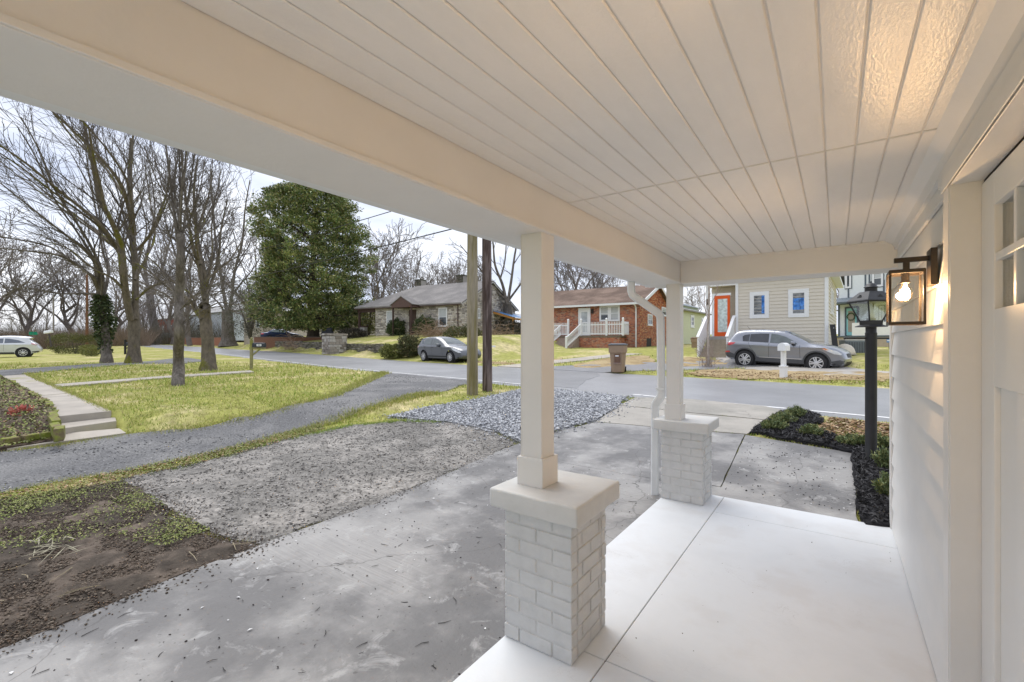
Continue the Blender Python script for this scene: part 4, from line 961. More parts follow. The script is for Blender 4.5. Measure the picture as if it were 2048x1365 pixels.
# ---- white two-storey house with teal door
pl, pr = Pd(1678, 34.2), Pd(1830, 29.6); ed, rz_, L_ = house_frame(pl, pr); base = 1.35
wh = thing('white_house', 'white two storey house with teal door and wreath behind the lamp post', 'house', (pl.x, pl.y, base), rz_)
fa = Fac(pl, ed); WP = mat('white_panel', (.74, .78, .79), var=.03, rough=.6); SLATE = mat('slate_trim', (.10, .125, .15), var=.08, rough=.6)
MB().box(0, 0, -.8, L_, 8, 8.2).build('wall', WP, wh)
bq = R4(fa.rect(1676, 595, 1800, 606.5)); 
MB().hexa([(-.2, -1.2, bq[1]), (L_, -1.2, bq[1]), (L_, -.01, bq[1]), (-.2, -.01, bq[1])], [(-.2, -1.2, bq[1]+.12), (L_, -1.2, bq[1]+.12), (L_, -.01, bq[3]+.1), (-.2, -.01, bq[3]+.1)]).build('porch_roof', SLATE, wh)
dq = R4(fa.rect(1694, 617, 1714.5, 671)); TEAL = mat('teal_door_paint', (.30, .64, .64), var=.05, rough=.5)
d_o = MB().box(dq[0], -.06, dq[1], dq[2], -.02, dq[3]).build('door', TEAL, wh)
xm = (dq[0]+dq[2])/2
MB().box(xm-.24, -.075, dq[1]+.25, xm+.24, -.0605, dq[3]-.2).build('pane', mat('tan_blind_glass', (.42, .37, .30), rough=.3), d_o)
wr = MB(); rr = random.Random(4)
for i in range(90):
    a = rr.uniform(0, 6.28); q = Vector((xm+.26*math.cos(a), -.12+rr.uniform(-.03, .02), dq[3]-.62+.26*math.sin(a)))
    t_ = Vector((rr.uniform(-1, 1), rr.uniform(-.6, .2), rr.uniform(-1, 1))).normalized()*.12; s_ = t_.cross(Vector((0, 1, 0))).normalized()*.03
    wr.add([q-t_*.5, q+s_, q+t_*.5, q-s_], [(0,1,2,3)])
wr.build('wreath', mat('wreath_green', (.05, .10, .04), rough=.8), d_o, fix=False)['kind'] = 'stuff'
MB().box(dq[0]-.12, -.07, dq[1]-.05, dq[0]-.001, -.005, dq[3]+.12).box(dq[2]+.001, -.07, dq[1]-.05, dq[2]+.12, -.005, dq[3]+.12).box(dq[0]-.001, -.07, dq[3]+.001, dq[2]+.001, -.005, dq[3]+.12).build('door_trim', SLATE, wh)
for q in ((1691, 545, 1703, 577), (1745, 540, 1767, 574), (1759, 612, 1769, 650)):
    r_ = R4(fa.rect(*q)); window(wh, (r_[0]+r_[2])/2, r_[1], r_[2]-r_[0], r_[3]-r_[1], y=-.001, frame=.13, outer=SLATE, sill=False, sash=(q[0] != 1691), blind=(.5 if q[0] != 1691 else 0))
for q in (1697, 1731, 1739, 1768):
    x_, d_ = fa.x(q); z0_ = bq[3]+.1; MB().box(x_-.05, -.03, z0_, x_+.05, -.002, z0_+(1.0 if q in (1697, 1768) else 3.2)).build('batten', SLATE, wh)
MB().box(-.06, -.03, 0, .06, -.003, bq[1]).build('corner_trim', SLATE, wh)
MB().box(-.1, -1.2, -.8, L_, -.02, dq[1]-.06).build('porch_deck', mat('tan_block', (.44, .37, .30), var=.1), wh)
MB().box(-.15, -1.25, dq[1]-.16, L_, -.021, dq[1]-.055).build('deck_edge', SLATE, wh)
for q in ((-.1, .55), (1.75, L_)): MB().box(q[0], -1.22, dq[1]-.05, q[1], -1.14, dq[1]+.85).build('porch_rail', WHITE_T, wh)

# ---- white and brick houses far left, and the cream wall behind the evergreen
pl, pr = Pd(305, 136), Pd(498, 92); ed, rz_, L_ = house_frame(pl, pr); base = 2.9
lw = thing('white_blue_house', 'long white house with brick end and grey roof beyond the bare trees', 'house', (pl.x, pl.y, base), rz_)
fa = Fac(pl, ed)
xb, _ = fa.x(362); MB().box(0, -.3, -1, xb, 12, 5.2).build('brick_end', mat('far_red_brick', (.30, .09, .07), var=.2, scale=9, rough=.9), lw)
PB = mat('pale_blue_white', (.70, .76, .82), var=.04, rough=.6)
MB().box(xb, 0, -1, L_, 12, 5.4).build('wall', PB, lw)
gable_roof(lw, -.6, xb+.4, -.8, 12.5, 5.2, 8.2, shingle('pale_grey_shingles', (.36, .36, .36), (.44, .44, .43)), hipl=3)
gable_roof(lw, xb-.2, L_+.4, -.5, 12.5, 5.4, 8.0, MATS['pale_grey_shingles'], hipr=2)
for q in ((317, 651, 321.5, 665), (327, 651, 331, 665), (342, 651, 346, 662), (377, 650, 383, 664), (395, 648, 402, 663), (410, 648, 416, 663)):
    r_ = R4(fa.rect(*q)); window(lw, (r_[0]+r_[2])/2, r_[1], max(.9, r_[2]-r_[0]), r_[3]-r_[1], y=-.305 if q[0] < 362 else -.005, frame=.2, sill=False)
a_, _ = fa.x(362); b_, _ = fa.x(322)
MB().box(b_, -1.6, -.6, a_, -1.5, 1.2).build('blue_fence', mat('slate_blue_board', (.33, .38, .44)), lw)
pl, pr = Pd(488, 68), Pd(735, 57); ed, rz_, L_ = house_frame(pl, pr); base = 1.9
cw = thing('cream_house', 'low cream rendered house behind the big evergreen tree', 'house', (pl.x, pl.y, base), rz_)
fa = Fac(pl, ed)
MB().box(0, 0, -1, L_, 8, 3.9).build('wall', mat('cream_render', (.62, .55, .46), var=.06, rough=.85), cw)
gable_roof(cw, -.5, L_+.5, -.5, 8.5, 3.9, 4.9, MATS['pale_grey_shingles'], hipl=3, hipr=3)
for q in ((512, 640, 520, 656), (637, 652, 645, 660), (600, 642, 610, 656)):
    r_ = R4(fa.rect(*q)); window(cw, (r_[0]+r_[2])/2, r_[1], r_[2]-r_[0], r_[3]-r_[1], y=-.005, frame=.14, sill=False)
MB().box(L_*.28, -.7, -1, L_*.45, -.02, .45).build('brick_planter', MATS['far_red_brick'], cw)

# ---- low walls
def wall_between(name, label, pts, th, m, cat='wall', cap=None, stones=None):
    p0 = pts[0]; t = thing(name, label, cat, (p0[0], p0[1], 0))
    for i, (a, b) in enumerate(zip(pts[:-1], pts[1:])):
        d = Vector((b[0]-a[0], b[1]-a[1])); L = d.length; an = math.atan2(d.y, d.x)
        o = MB().hexa([(0, 0, a[2]), (L, 0, b[2]), (L, th, b[2]), (0, th, a[2])], [(0, 0, a[3]), (L, 0, b[3]), (L, th, b[3]), (0, th, a[3])]).build('wall_run', m, t)
        o.location = (a[0]-p0[0], a[1]-p0[1], 0); o.rotation_euler = (0, 0, an)
        if stones:
            za = lambda x: a[2]+(b[2]-a[2])*x/L
            q = pieces_wall('stone_facing', t, ((0, L, min(a[2], b[2]), max(a[3], b[3])+.06), []), ((.2, .6), (.08, .18)), stones, 20+i, proud=(.02, .08), jit=.03, org=(a[0]-p0[0], a[1]-p0[1]), face=an)
        if cap:
            o = MB().hexa([(0, -.04, a[3]), (L, -.04, b[3]), (L, th+.04, b[3]), (0, th+.04, a[3])], [(0, -.04, a[3]+.06), (L, -.04, b[3]+.06), (L, th+.04, b[3]+.06), (0, th+.04, a[3]+.06)]).build('coping', cap, t)
            o.location = (a[0]-p0[0], a[1]-p0[1], 0); o.rotation_euler = (0, 0, an)
    return t
def W4(s, v, zt, zb=None):
    x, y = from_sv(s, v); return (x, y, (T(x, y)-.5) if zb is None else zb, zt)
WST = ramp_island('lichened_wall_stone', [(.15,.14,.12), (.22,.20,.17), (.11,.10,.085), (.18,.17,.12), (.26,.24,.21), (.13,.12,.10)], bump=.5, rough=.95)
wall_between('stone_wall', 'low lichened dry stone wall holding up the lawn across the road', [W4(36.5, 7.6, 1.30, .3), W4(29, 7.6, 1.24, .3), W4(24, 7.6, 1.10, .3)], .35, MATS['mossy_stone'], stones=WST)
wall_between('stone_wall', 'low dry stone wall on the far left of the stone pillar', [W4(58, 7.6, 1.55, .4), W4(46, 7.6, 1.45, .4), W4(39.6, 7.6, 1.36, .3)], .35, MATS['mossy_stone'], stones=WST)
BWALL = mat('brown_brick_wall', (.19, .095, .06), var=.25, scale=10, rough=.9)
wa, wb, wc = Pd(690, 46), Pd(600, 49), Pd(508, 53)
wall_between('brick_wall', 'long low brown brick wall in front of the blue sedan', [(wc.x, wc.y, .6, 2.06), (wb.x, wb.y, .6, 2.0), (wa.x, wa.y, .6, 1.95)], .3, BWALL, cap=mat('dark_coping', (.16, .13, .11)))
wd, we = Pd(462, 66), Pd(290, 130)
wall_between('brick_wall', 'low red brick wall below the white house on the left', [(we.x, we.y, .4, 2.7), (wd.x, wd.y, .4, 2.2)], .3, mat('reddish_brick_wall', (.30, .13, .08), var=.25, scale=10, rough=.9), cap=MATS['dark_coping'])
# pillar of separate stones
pp = Pd(668, 38.0); pz = .58
pil = thing('stone_pillar', 'square rough stone gate pillar standing at the road edge', 'pillar', (pp.x, pp.y, pz), math.atan2(RU[1], RU[0])+math.pi); pil.scale = (1.25, 1.1, 1.3)
MB().box(-.62, -.55, -.3, .62, .65, 1.12).build('mortar_core', MORTAR, pil)
rr = random.Random(8); z = -.1
PST = ramp_island('pillar_stone', [(.30,.27,.24), (.40,.36,.31), (.22,.19,.16), (.46,.43,.38)], bump=.5, rough=.95)
pcols = [mat('pillar_stone_a', (.33, .29, .25), var=.25, bump=.5), mat('pillar_stone_b', (.45, .42, .38), var=.2, bump=.5), mat('pillar_stone_c', (.22, .19, .155), var=.25, bump=.5)]
while z < 1.08:
    h = rr.uniform(.12, .24); zt = min(z+h, 1.12)
    for fi in range(4):
        x = -.62
        while x < .6:
            w = rr.uniform(.22, .5); b = min(x+w, .62)
            if .62-b < .12: b = .62
            d = rr.uniform(.03, .07); j = lambda: rr.uniform(-.015, .015)
            o = MB().hexa([(x+.012, .02, z+.012), (b-.012, .02, z+.012), (b-.012, .1, z+.012), (x+.012, .1, z+.012)], [(x+.012, .02, zt-.012), (b-.012, .02, zt-.012), (b-.012, .1, zt-.012), (x+.012, .1, zt-.012)])
            o.v = [(a+j(), (c-d if c < .05 else c), e+j()) for a, c, e in o.v]
            q = o.build('stone', pcols[rr.randrange(3)], pil); q.rotation_euler = (0, 0, fi*math.pi/2)
            q.location = [(0, -.6, 0), (.64, 0, 0), (0, .68, 0), (-.64, 0, 0)][fi]; x = b
    z = zt
for i in range(4):
    MB().box(-.72+.36*i+rr.uniform(-.03, .03), -.72, 1.121, -.72+.36*(i+1)-.02, .74, 1.2+rr.uniform(0, .05)).build('cap_stone', pcols[i % 3], pil)

# ================================================================== vehicles
TYRE = mat('tyre_rubber', (.022, .022, .024), var=.15, rough=.75)
RIM = mat('alloy_rim', (.62, .62, .64), var=.05, rough=.28, metal=.85, spec=.6)
CARGLASS = mat('car_glass', (.09, .11, .115), var=.35, scale=2.5, rough=.04, spec=.8)
CARGLASS_D = mat('tinted_car_glass', (.03, .032, .038), var=.3, scale=2.5, rough=.05, spec=.8)
CLAD = mat('grey_plastic_cladding', (.085, .088, .095), var=.08, rough=.6)
BLK = mat('black_plastic', (.02, .02, .022), rough=.5)
REDL = mat('tail_lamp_red', (.55, .015, .02), rough=.12, spec=.7, coat=1)
LAMPW = mat('headlamp_lens', (.62, .64, .66), rough=.08, spec=.8, coat=1)
ORNG = mat('amber_lens', (.8, .22, .02), rough=.12)
def dense(pl, st=.05):
    out = []
    for a, b in zip(pl[:-1], pl[1:]):
        n = max(1, int(math.dist(a, b)/st)); out += [(a[0]+(b[0]-a[0])*i/n, a[1]+(b[1]-a[1])*i/n) for i in range(n)]
    return out+[pl[-1]]
def spline(pts, n=6):
    out = []; P = [pts[0]]+list(pts)+[pts[-1]]
    for i in range(1, len(P)-2):
        p0, p1, p2, p3 = P[i-1:i+3]
        for k in range(n):
            t = k/n
            out.append(tuple(.5*((2*p1[j])+(-p0[j]+p2[j])*t+(2*p0[j]-5*p1[j]+4*p2[j]-p3[j])*t*t+(-p0[j]+3*p1[j]-3*p2[j]+p3[j])*t**3) for j in (0, 1)))
    return out+[tuple(pts[-1])]
def car(name, label, loc, rz, S, pitch=0.0, cat='car'):
    t = thing(name, label, cat, loc, rz); t.rotation_euler = (0, pitch, rz)
    L, W, wr, ra, fa_ = S['L'], S['W'], S['wr'], S['ra'], S['fa']
    top = spline(S['top'], 5); ar = wr+.075; gz = S['sill']
    def arch(cx):
        zc = wr; o = []
        a0 = math.asin((gz-zc)/ar)
        for i in range(15): a = a0+(math.pi-2*a0)*i/14; o.append((cx+ar*math.cos(a), zc+ar*math.sin(a)))
        return o
    bot = arch(fa_)+arch(ra)
    poly = dense(top+bot+[top[0]], .06)[:-1]
    td = np.array(top); A0, B0 = td[:-1], td[1:]
    def dtop(x, z):
        d = B0-A0; tt = np.clip(((x-A0[:, 0])*d[:, 0]+(z-A0[:, 1])*d[:, 1])/(d**2).sum(1), 0, 1)
        return float(np.sqrt((x-A0[:, 0]-tt*d[:, 0])**2+(z-A0[:, 1]-tt*d[:, 1])**2).min())
    bx = S['belt']
    def yw(x, z):
        e = abs(x-L*.48)/(L*.52); w = W*(1-.17*min(e, 1)**5)
        zb = np.interp(x, [p[0] for p in bx], [p[1] for p in bx])
        if z > zb: w -= (z-zb)*S.get('tumble', .42)+.02*min(1, (z-zb)/.05)
        else: w -= .05*((zb-z)/.55)**2-.018*math.exp(-((z-S['crease'])/.05)**2)
        r = S.get('round', .11); d = dtop(x, z)
        if d < r: w -= (r-math.sqrt(max(0, r*r-(r-d)**2)))*.85
        return w
    pts = [Vector(p) for p in poly]; n = len(pts)
    gx = np.arange(.03, L, .055); gz_ = np.arange(.2, 1.8, .055); X, Z = np.meshgrid(gx, gz_); k = inside(X.ravel(), Z.ravel(), poly)
    inner = [(a, b) for a, b in zip(X.ravel()[k], Z.ravel()[k]) if dtop(a, b) > .05]
    for off in (.012, .03, .055):      # rings just inside the roofline so the shoulder turns smoothly
        for a, b in zip(top[:-1], top[1:]):
            d = Vector((b[0]-a[0], b[1]-a[1])); 
            if d.length < 1e-4: continue
            nn = Vector((d.y, -d.x)).normalized()*off; m_ = ((a[0]+b[0])/2+nn.x, (a[1]+b[1])/2+nn.y)
            if inside(np.array([m_[0]]), np.array([m_[1]]), poly)[0] and abs(dtop(*m_)-off) < .004: inner.append(m_)
    pts += [Vector(p) for p in inner]
    vs, es, fs, *_ = delaunay_2d_cdt(pts, [], [list(range(n))], 1, 1e-4)
    mb = MB()
    Y_ = [yw(v.x, v.y) for v in vs]
    mb.add([(v.x, y, v.y) for v, y in zip(vs, Y_)], [tuple(f) for f in fs]); mb.add([(v.x, -y, v.y) for v, y in zip(vs, Y_)], [tuple(reversed(f)) for f in fs])
    tp = [p for p in dense(top, .06)]
    fr_ = [-1, -.6, -.2, .2, .6, 1]
    rows = []
    for i, (x, z) in enumerate(tp):
        y = yw(x, z); a, b = tp[max(0, i-1)], tp[min(len(tp)-1, i+1)]; nn = Vector((-(b[1]-a[1]), (b[0]-a[0])))
        if nn.length > 0: nn.normalize()
        rows.append([(x+nn.x*.035*(1-q*q), y*q, z+nn.y*.035*(1-q*q)) for q in fr_])
    o = len(mb.v); k_ = len(fr_)
    for r_ in rows: mb.v += r_
    for i in range(len(rows)-1):
        for j in range(k_-1): mb.f.append((o+i*k_+j, o+i*k_+j+1, o+(i+1)*k_+j+1, o+(i+1)*k_+j))
    me = mb.mesh('body', fix=False); bm = bmesh.new(); bm.from_mesh(me); bmesh.ops.remove_doubles(bm, verts=bm.verts, dist=.004); bmesh.ops.recalc_face_normals(bm, faces=bm.faces); bm.to_mesh(me); bm.free()
    me.materials.append(S['paint']); me.shade_smooth(); me.set_sharp_from_angle(angle=R(48)); body = ob('body', me, t)
    off3 = Vector((-L/2, 0, 0)); body.location = off3
    def put(o_): o_.location = off3; return o_
    # underbody and wheel wells
    put(MB().box(.3, -W*.86, gz+.02, L-.3, W*.86, gz+.12).box(ra+ar-.05, -W*.8, gz-.06, fa_-ar+.05, W*.8, gz+.02).build('underbody', BLK, t))
    for cx in (ra, fa_):
        mbw = MB()
        pass
        for s_ in (-1, 1): put(MB().tube([(cx, s_*(W-.42), wr), (cx, s_*(W*.93-.06), wr)], ar+.012, 24).build('wheel_well', BLK, t))
    def patch(nm, poly2, m, off=.006, side=(-1, 1), par=None, st=.08):
        poly2 = dense(list(poly2)+[poly2[0]], st)[:-1]; q = [Vector(p) for p in poly2]
        xs = [p[0] for p in poly2]; zs = [p[1] for p in poly2]
        a, b = np.meshgrid(np.arange(min(xs)+.03, max(xs), st), np.arange(min(zs)+.03, max(zs), st)); kk = inside(a.ravel(), b.ravel(), poly2)
        q += [Vector(p) for p in zip(a.ravel()[kk], b.ravel()[kk])]
        v2, _, f2, *_ = delaunay_2d_cdt(q, [], [list(range(len(poly2)))], 1, 1e-4)
        for s_ in side:
            mm = MB().add([(v.x, s_*(yw(v.x, v.y)+off), v.y) for v in v2], [tuple(f) for f in f2])
            o_ = mm.build(nm, m, par or t, smooth_=True); 
            if par is None: put(o_)
    for w_ in S['windows']: patch('side_window', w_[0], w_[1] if len(w_) > 1 else CARGLASS)
    def strip(nm, x0, x1, m, fw=.88, zmin=0, off=.006, zmax=9):
        seq = [p for p in tp if x0 <= p[0] <= x1 and zmin <= p[1] <= zmax]
        mm = MB(); qs = [-1, -.5, 0, .5, 1]
        for i, (x, z) in enumerate(seq):
            y = yw(x, z)*fw; j = tp.index((x, z)); a, b = tp[max(0, j-1)], tp[min(len(tp)-1, j+1)]; nn = Vector((-(b[1]-a[1]), b[0]-a[0])).normalized()
            for q in qs:
                c = .035*(1-(q*fw)**2)+off; mm.v.append((x+nn.x*c, y*q, z+nn.y*c))
        for i in range(len(seq)-1):
            for j in range(4): mm.f.append((i*5+j, i*5+j+1, (i+1)*5+j+1, (i+1)*5+j))
        if mm.f: put(mm.build(nm, m, t, smooth_=True))
    strip('windscreen', *S['wind'], CARGLASS); strip('rear_window', *S['rearw'], CARGLASS_D)
    for nm, pol, m in S['patches']: patch(nm, pol, m, off=.009)
    for nm, x0, x1, z0, z1, m, fw in S.get('strips', []): strip(nm, x0, x1, m, fw, z0, .008, z1)
    if S.get('clad'):
        for cx in (ra, fa_):
            pol = []
            for i in range(17): a = -.15+(math.pi+.3)*i/16; pol.append((cx+(ar+.055)*math.cos(a), wr+(ar+.055)*math.sin(a)))
            for i in range(17): a = math.pi+.15-(math.pi+.3)*i/16; pol.append((cx+(ar-.004)*math.cos(a), wr+(ar-.004)*math.sin(a)))
            pol = [p for p in pol if p[1] > gz-.01]
            patch('arch_trim', pol, CLAD, .011)
    # seams, handles, mirrors
    for a, b in S['seams']:
        d = Vector((b[0]-a[0], b[1]-a[1])); nn = Vector((-d.y, d.x)).normalized()*.005
        patch('door_seam', [(a[0]-nn.x, a[1]-nn.y), (b[0]-nn.x, b[1]-nn.y), (b[0]+nn.x, b[1]+nn.y), (a[0]+nn.x, a[1]+nn.y)], BLK, .0035)
    for hx, hz_ in S['handles']:
        for s_ in (-1, 1):
            y = yw(hx, hz_)*s_
            put(MB().box(hx-.09, y-.028, hz_-.016, hx+.09, y+.028, hz_+.016).build('door_handle', S.get('handle_m', S['paint']), t, bevel=.01))
    mx, mz = S['mirror']
    for s_ in (-1, 1):
        y = s_*(yw(mx, mz)+.085)
        put(MB().hexa([(mx-.07, y-.1, mz-.06), (mx+.09, y-.07, mz-.05), (mx+.09, y+.07, mz-.05), (mx-.07, y+.1, mz-.06)], [(mx-.07, y-.1, mz+.07), (mx+.05, y-.07, mz+.06), (mx+.05, y+.07, mz+.06), (mx-.07, y+.1, mz+.07)]).build('mirror', S['paint'], t, bevel=.03, seg=3, smooth_=True))
        put(MB().box(mx-.03, y-.1, mz-.1, mx+.04, y+.1, mz-.06).build('mirror_arm', BLK, t))
    # wheels
    tyre = MB().lathe([(wr*.62, -.1), (wr*.9, -.105), (wr*.98, -.085), (wr, -.05), (wr, .05), (wr*.98, .085), (wr*.9, .105), (wr*.62, .1)], 32).mesh('tyre'); tyre.materials.append(TYRE); tyre.shade_smooth()
    rimm = MB(); rr_ = wr*.66
    rimm.lathe([(rr_*.93, .055), (rr_, .10), (rr_*1.02, .108), (rr_*.94, .108), (rr_*.90, .06)], 32)
    ns = S['spokes']
    for i in range(ns):
        a = 2*math.pi*i/ns
        c, s_ = math.cos(a), math.sin(a)
        for sg in ((0,) if ns > 6 else (-1, 1)):
            w0, w1 = (.022, .017) if ns > 6 else (.020, .026)
            off_ = sg*.028
            def q(r, u, z): return (r*c-u*s_, r*s_+u*c, z)
            rimm.hexa([q(.03, off_*.6-w0, .08), q(rr_*.96, off_*1.6-w1, .075), q(rr_*.96, off_*1.6+w1, .075), q(.03, off_*.6+w0, .08)], [q(.03, off_*.6-w0, .105), q(rr_*.96, off_*1.6-w1, .1), q(rr_*.96, off_*1.6+w1, .1), q(.03, off_*.6+w0, .105)])
    rimm.lathe([(.06, .08), (.06, .108), (.045, .112)], 16)
    rim = rimm.mesh('rim'); rim.materials.append(RIM)
    disc = MB().lathe([(rr_*.97, .0), (rr_*.97, .03), (.02, .035)], 24).mesh('brake_disc'); disc.materials.append(BLK)
    for cx in (ra, fa_):
        for s_ in (-1, 1):
            w_ = ob('wheel', tyre, t); w_.location = off3+Vector((cx, s_*(W-.115), wr)); w_.rotation_euler = (-s_*math.pi/2, random.random(), 0)
            ob('rim', rim, w_); ob('brake_disc', disc, w_)
    if S.get('antenna'):
        ax, az = S['antenna']; put(MB().tube([(ax, 0, az), (ax-.16, 0, az+.2)], .006, 5).build('antenna', BLK, t))
    return t
def paintm(name, c, metal=.6, rough=.3): return mat(name, c, var=.02, scale=2, rough=rough, metal=metal, spec=.5, coat=.8)
HEAD = math.atan2(-RU[1], -RU[0])
suv = dict(L=4.44, W=.92, wr=.36, ra=.90, fa=3.54, sill=.30, crease=.98, belt=[(0, 1.05), (4.4, .98)], paint=paintm('silver_grey_paint', (.27, .285, .325)), spokes=5, clad=True, round=.13,
    top=[(.16, .36), (.03, .45), (0, .62), (.04, .78), (.055, .92), (.10, 1.05), (.24, 1.28), (.40, 1.50), (.62, 1.585), (1.0, 1.62), (1.5, 1.635), (2.0, 1.62), (2.35, 1.565), (2.75, 1.39), (3.1, 1.20), (3.28, 1.125), (3.6, 1.08), (3.95, 1.01), (4.2, .92), (4.34, .82), (4.41, .66), (4.44, .52), (4.41, .38), (4.30, .28), (4.10, .26)],
    windows=[([(.78, 1.13), (.74, 1.33), (.82, 1.40), (1.0, 1.435), (1.03, 1.435), (1.03, 1.125)], CARGLASS_D), ([(1.05, 1.125), (1.05, 1.44), (1.4, 1.475), (1.78, 1.48), (1.80, 1.105)], CARGLASS_D), ([(1.86, 1.10), (1.86, 1.48), (2.1, 1.455), (2.42, 1.36), (2.72, 1.20), (2.88, 1.075)], CARGLASS)],
    wind=(2.42, 3.22), rearw=(.12, .38),
    patches=[('tail_lamp', [(.065, .93), (.09, 1.04), (.2, 1.07), (.50, 1.06), (.40, .98), (.22, .92)], REDL), ('reflector', [(.03, .60), (.03, .68), (.24, .69), (.26, .63)], REDL),
             ('side_cladding', [(1.30, .305), (3.12, .305), (3.10, .44), (2.9, .46), (1.5, .46), (1.34, .5)], CLAD), ('bumper_cladding', [(.12, .40), (.03, .50), (.02, .60), (.28, .62), (.44, .56), (.47, .42), (.40, .39)], CLAD),
             ('sill_trim', [(1.45, .47), (3.0, .47), (3.05, .50), (1.45, .495)], RIM),
             ('head_lamp', [(3.72, .93), (3.86, .965), (4.18, .86), (4.34, .76), (4.30, .72), (4.1, .74), (3.9, .83)], LAMPW), ('turn_lamp', [(3.70, .93), (3.80, .955), (3.92, .89), (3.86, .85)], ORNG),
             ('front_cladding', [(4.02, .45), (4.28, .52), (4.425, .50), (4.40, .37), (4.28, .29), (4.06, .29)], CLAD)],
    strips=[('grille', 4.30, 4.44, .60, .78, BLK, .5), ('lower_intake', 4.2, 4.45, .30, .48, BLK, .8)],
    seams=[((1.83, 1.1), (1.83, .47)), ((2.95, 1.06), (2.98, .52)), ((1.02, 1.1), (1.12, .86)), ((1.12, .86), (1.32, .62))], handles=[(1.18, .97), (2.05, .95)], mirror=(2.72, 1.13), antenna=(.82, 1.6))
rP, fP = Pd(1490, 19.8, z=.44), Pd(1633, 17.9, z=.34); mid = (rP+fP)/2
hd = math.atan2(fP.y-rP.y, fP.x-rP.x)
off = Vector((math.sin(hd), -math.cos(hd), 0))*-.80
car('parked_suv', 'silver grey compact SUV parked before the tan house', (mid.x+off.x, mid.y+off.y, .31), hd, suv, pitch=.038)
hat = dict(L=4.46, W=.88, wr=.315, ra=.86, fa=3.50, sill=.24, crease=.86, belt=[(0, .96), (4.4, .88)], paint=paintm('gunmetal_paint', (.12, .127, .14)), spokes=10, round=.13, tumble=.40,
    top=[(.2, .28), (.04, .36), (0, .55), (.03, .75), (.08, .90), (.22, 1.08), (.30, 1.24), (.36, 1.36), (.60, 1.41), (1.0, 1.455), (1.5, 1.47), (1.9, 1.445), (2.3, 1.35), (2.7, 1.17), (3.02, 1.01), (3.25, .965), (3.7, .88), (4.05, .78), (4.3, .66), (4.43, .5), (4.45, .36), (4.36, .24), (4.1, .22)],
    windows=[([(.62, 1.06), (.58, 1.22), (.66, 1.26), (.86, 1.05)],), ([(.90, 1.04), (.86, 1.28), (1.1, 1.33), (1.62, 1.345), (1.66, 1.0)],), ([(1.74, .995), (1.72, 1.345), (2.0, 1.31), (2.3, 1.20), (2.62, 1.02), (2.68, .955)],)],
    wind=(2.2, 2.98), rearw=(.18, .34),
    patches=[('tail_lamp', [(.07, .80), (.10, .90), (.22, .95), (.34, .92), (.26, .82)], mat('pale_tail_lamp', (.62, .42, .40), rough=.15, coat=1)), ('sill_shadow', [(1.25, .30), (3.1, .30), (3.1, .36), (1.25, .37)], BLK), ('head_lamp', [(3.62, .80), (3.8, .82), (4.2, .68), (4.36, .58), (4.2, .56), (3.85, .68)], LAMPW)],
    strips=[('grille', 4.30, 4.46, .32, .50, BLK, .7)],
    seams=[((1.70, .99), (1.72, .36)), ((2.75, .93), (2.78, .42)), ((.88, 1.02), (1.05, .75)), ((1.05, .75), (1.25, .5))], handles=[(1.02, .88), (1.86, .86)], handle_m=BLK, mirror=(2.46, 1.0))
m_ = Pd(906, 27.0)
hx, hy = from_sv(21.0, 7.05)
car('parked_hatchback', 'dark grey hatchback parked at the roadside behind the utility poles', (hx, hy, .30), HEAD, hat)
sed = dict(L=4.6, W=.88, wr=.31, ra=.95, fa=3.62, sill=.24, crease=.82, belt=[(0, .98), (4.6, .86)], paint=paintm('navy_paint', (.010, .028, .10), .4), spokes=10, round=.12, tumble=.42,
    top=[(.2, .28), (.04, .36), (0, .55), (.02, .80), (.10, .96), (.5, 1.02), (.75, 1.06), (1.1, 1.28), (1.45, 1.40), (2.0, 1.43), (2.45, 1.36), (2.9, 1.16), (3.2, 1.0), (3.6, .93), (4.1, .80), (4.4, .66), (4.56, .5), (4.56, .34), (4.4, .24), (4.15, .22)],
    windows=[([(1.05, 1.08), (1.25, 1.24), (1.5, 1.31), (1.95, 1.34), (1.98, 1.04)], mat('bright_car_glass', (.30, .36, .38), rough=.05, spec=.8, var=.3)), ([(2.05, 1.03), (2.03, 1.34), (2.4, 1.26), (2.8, 1.05), (2.86, .99)], MATS['bright_car_glass'] if 'bright_car_glass' in MATS else CARGLASS)],
    wind=(2.45, 3.15), rearw=(.78, 1.25),
    patches=[('tail_lamp', [(.04, .80), (.08, .93), (.30, .95), (.42, .86), (.3, .78)], REDL), ('head_lamp', [(3.9, .76), (4.1, .77), (4.45, .6), (4.3, .58), (4.05, .66)], LAMPW)],
    seams=[((2.01, 1.02), (2.03, .36)), ((3.0, .95), (3.02, .42))], handles=[(1.2, .9), (2.2, .88)], mirror=(2.66, 1.03))
sp = Pd(566, 54)
car('parked_sedan', 'dark blue sedan behind the low brick wall by the evergreen', (sp.x, sp.y, 1.60), R(58), sed)
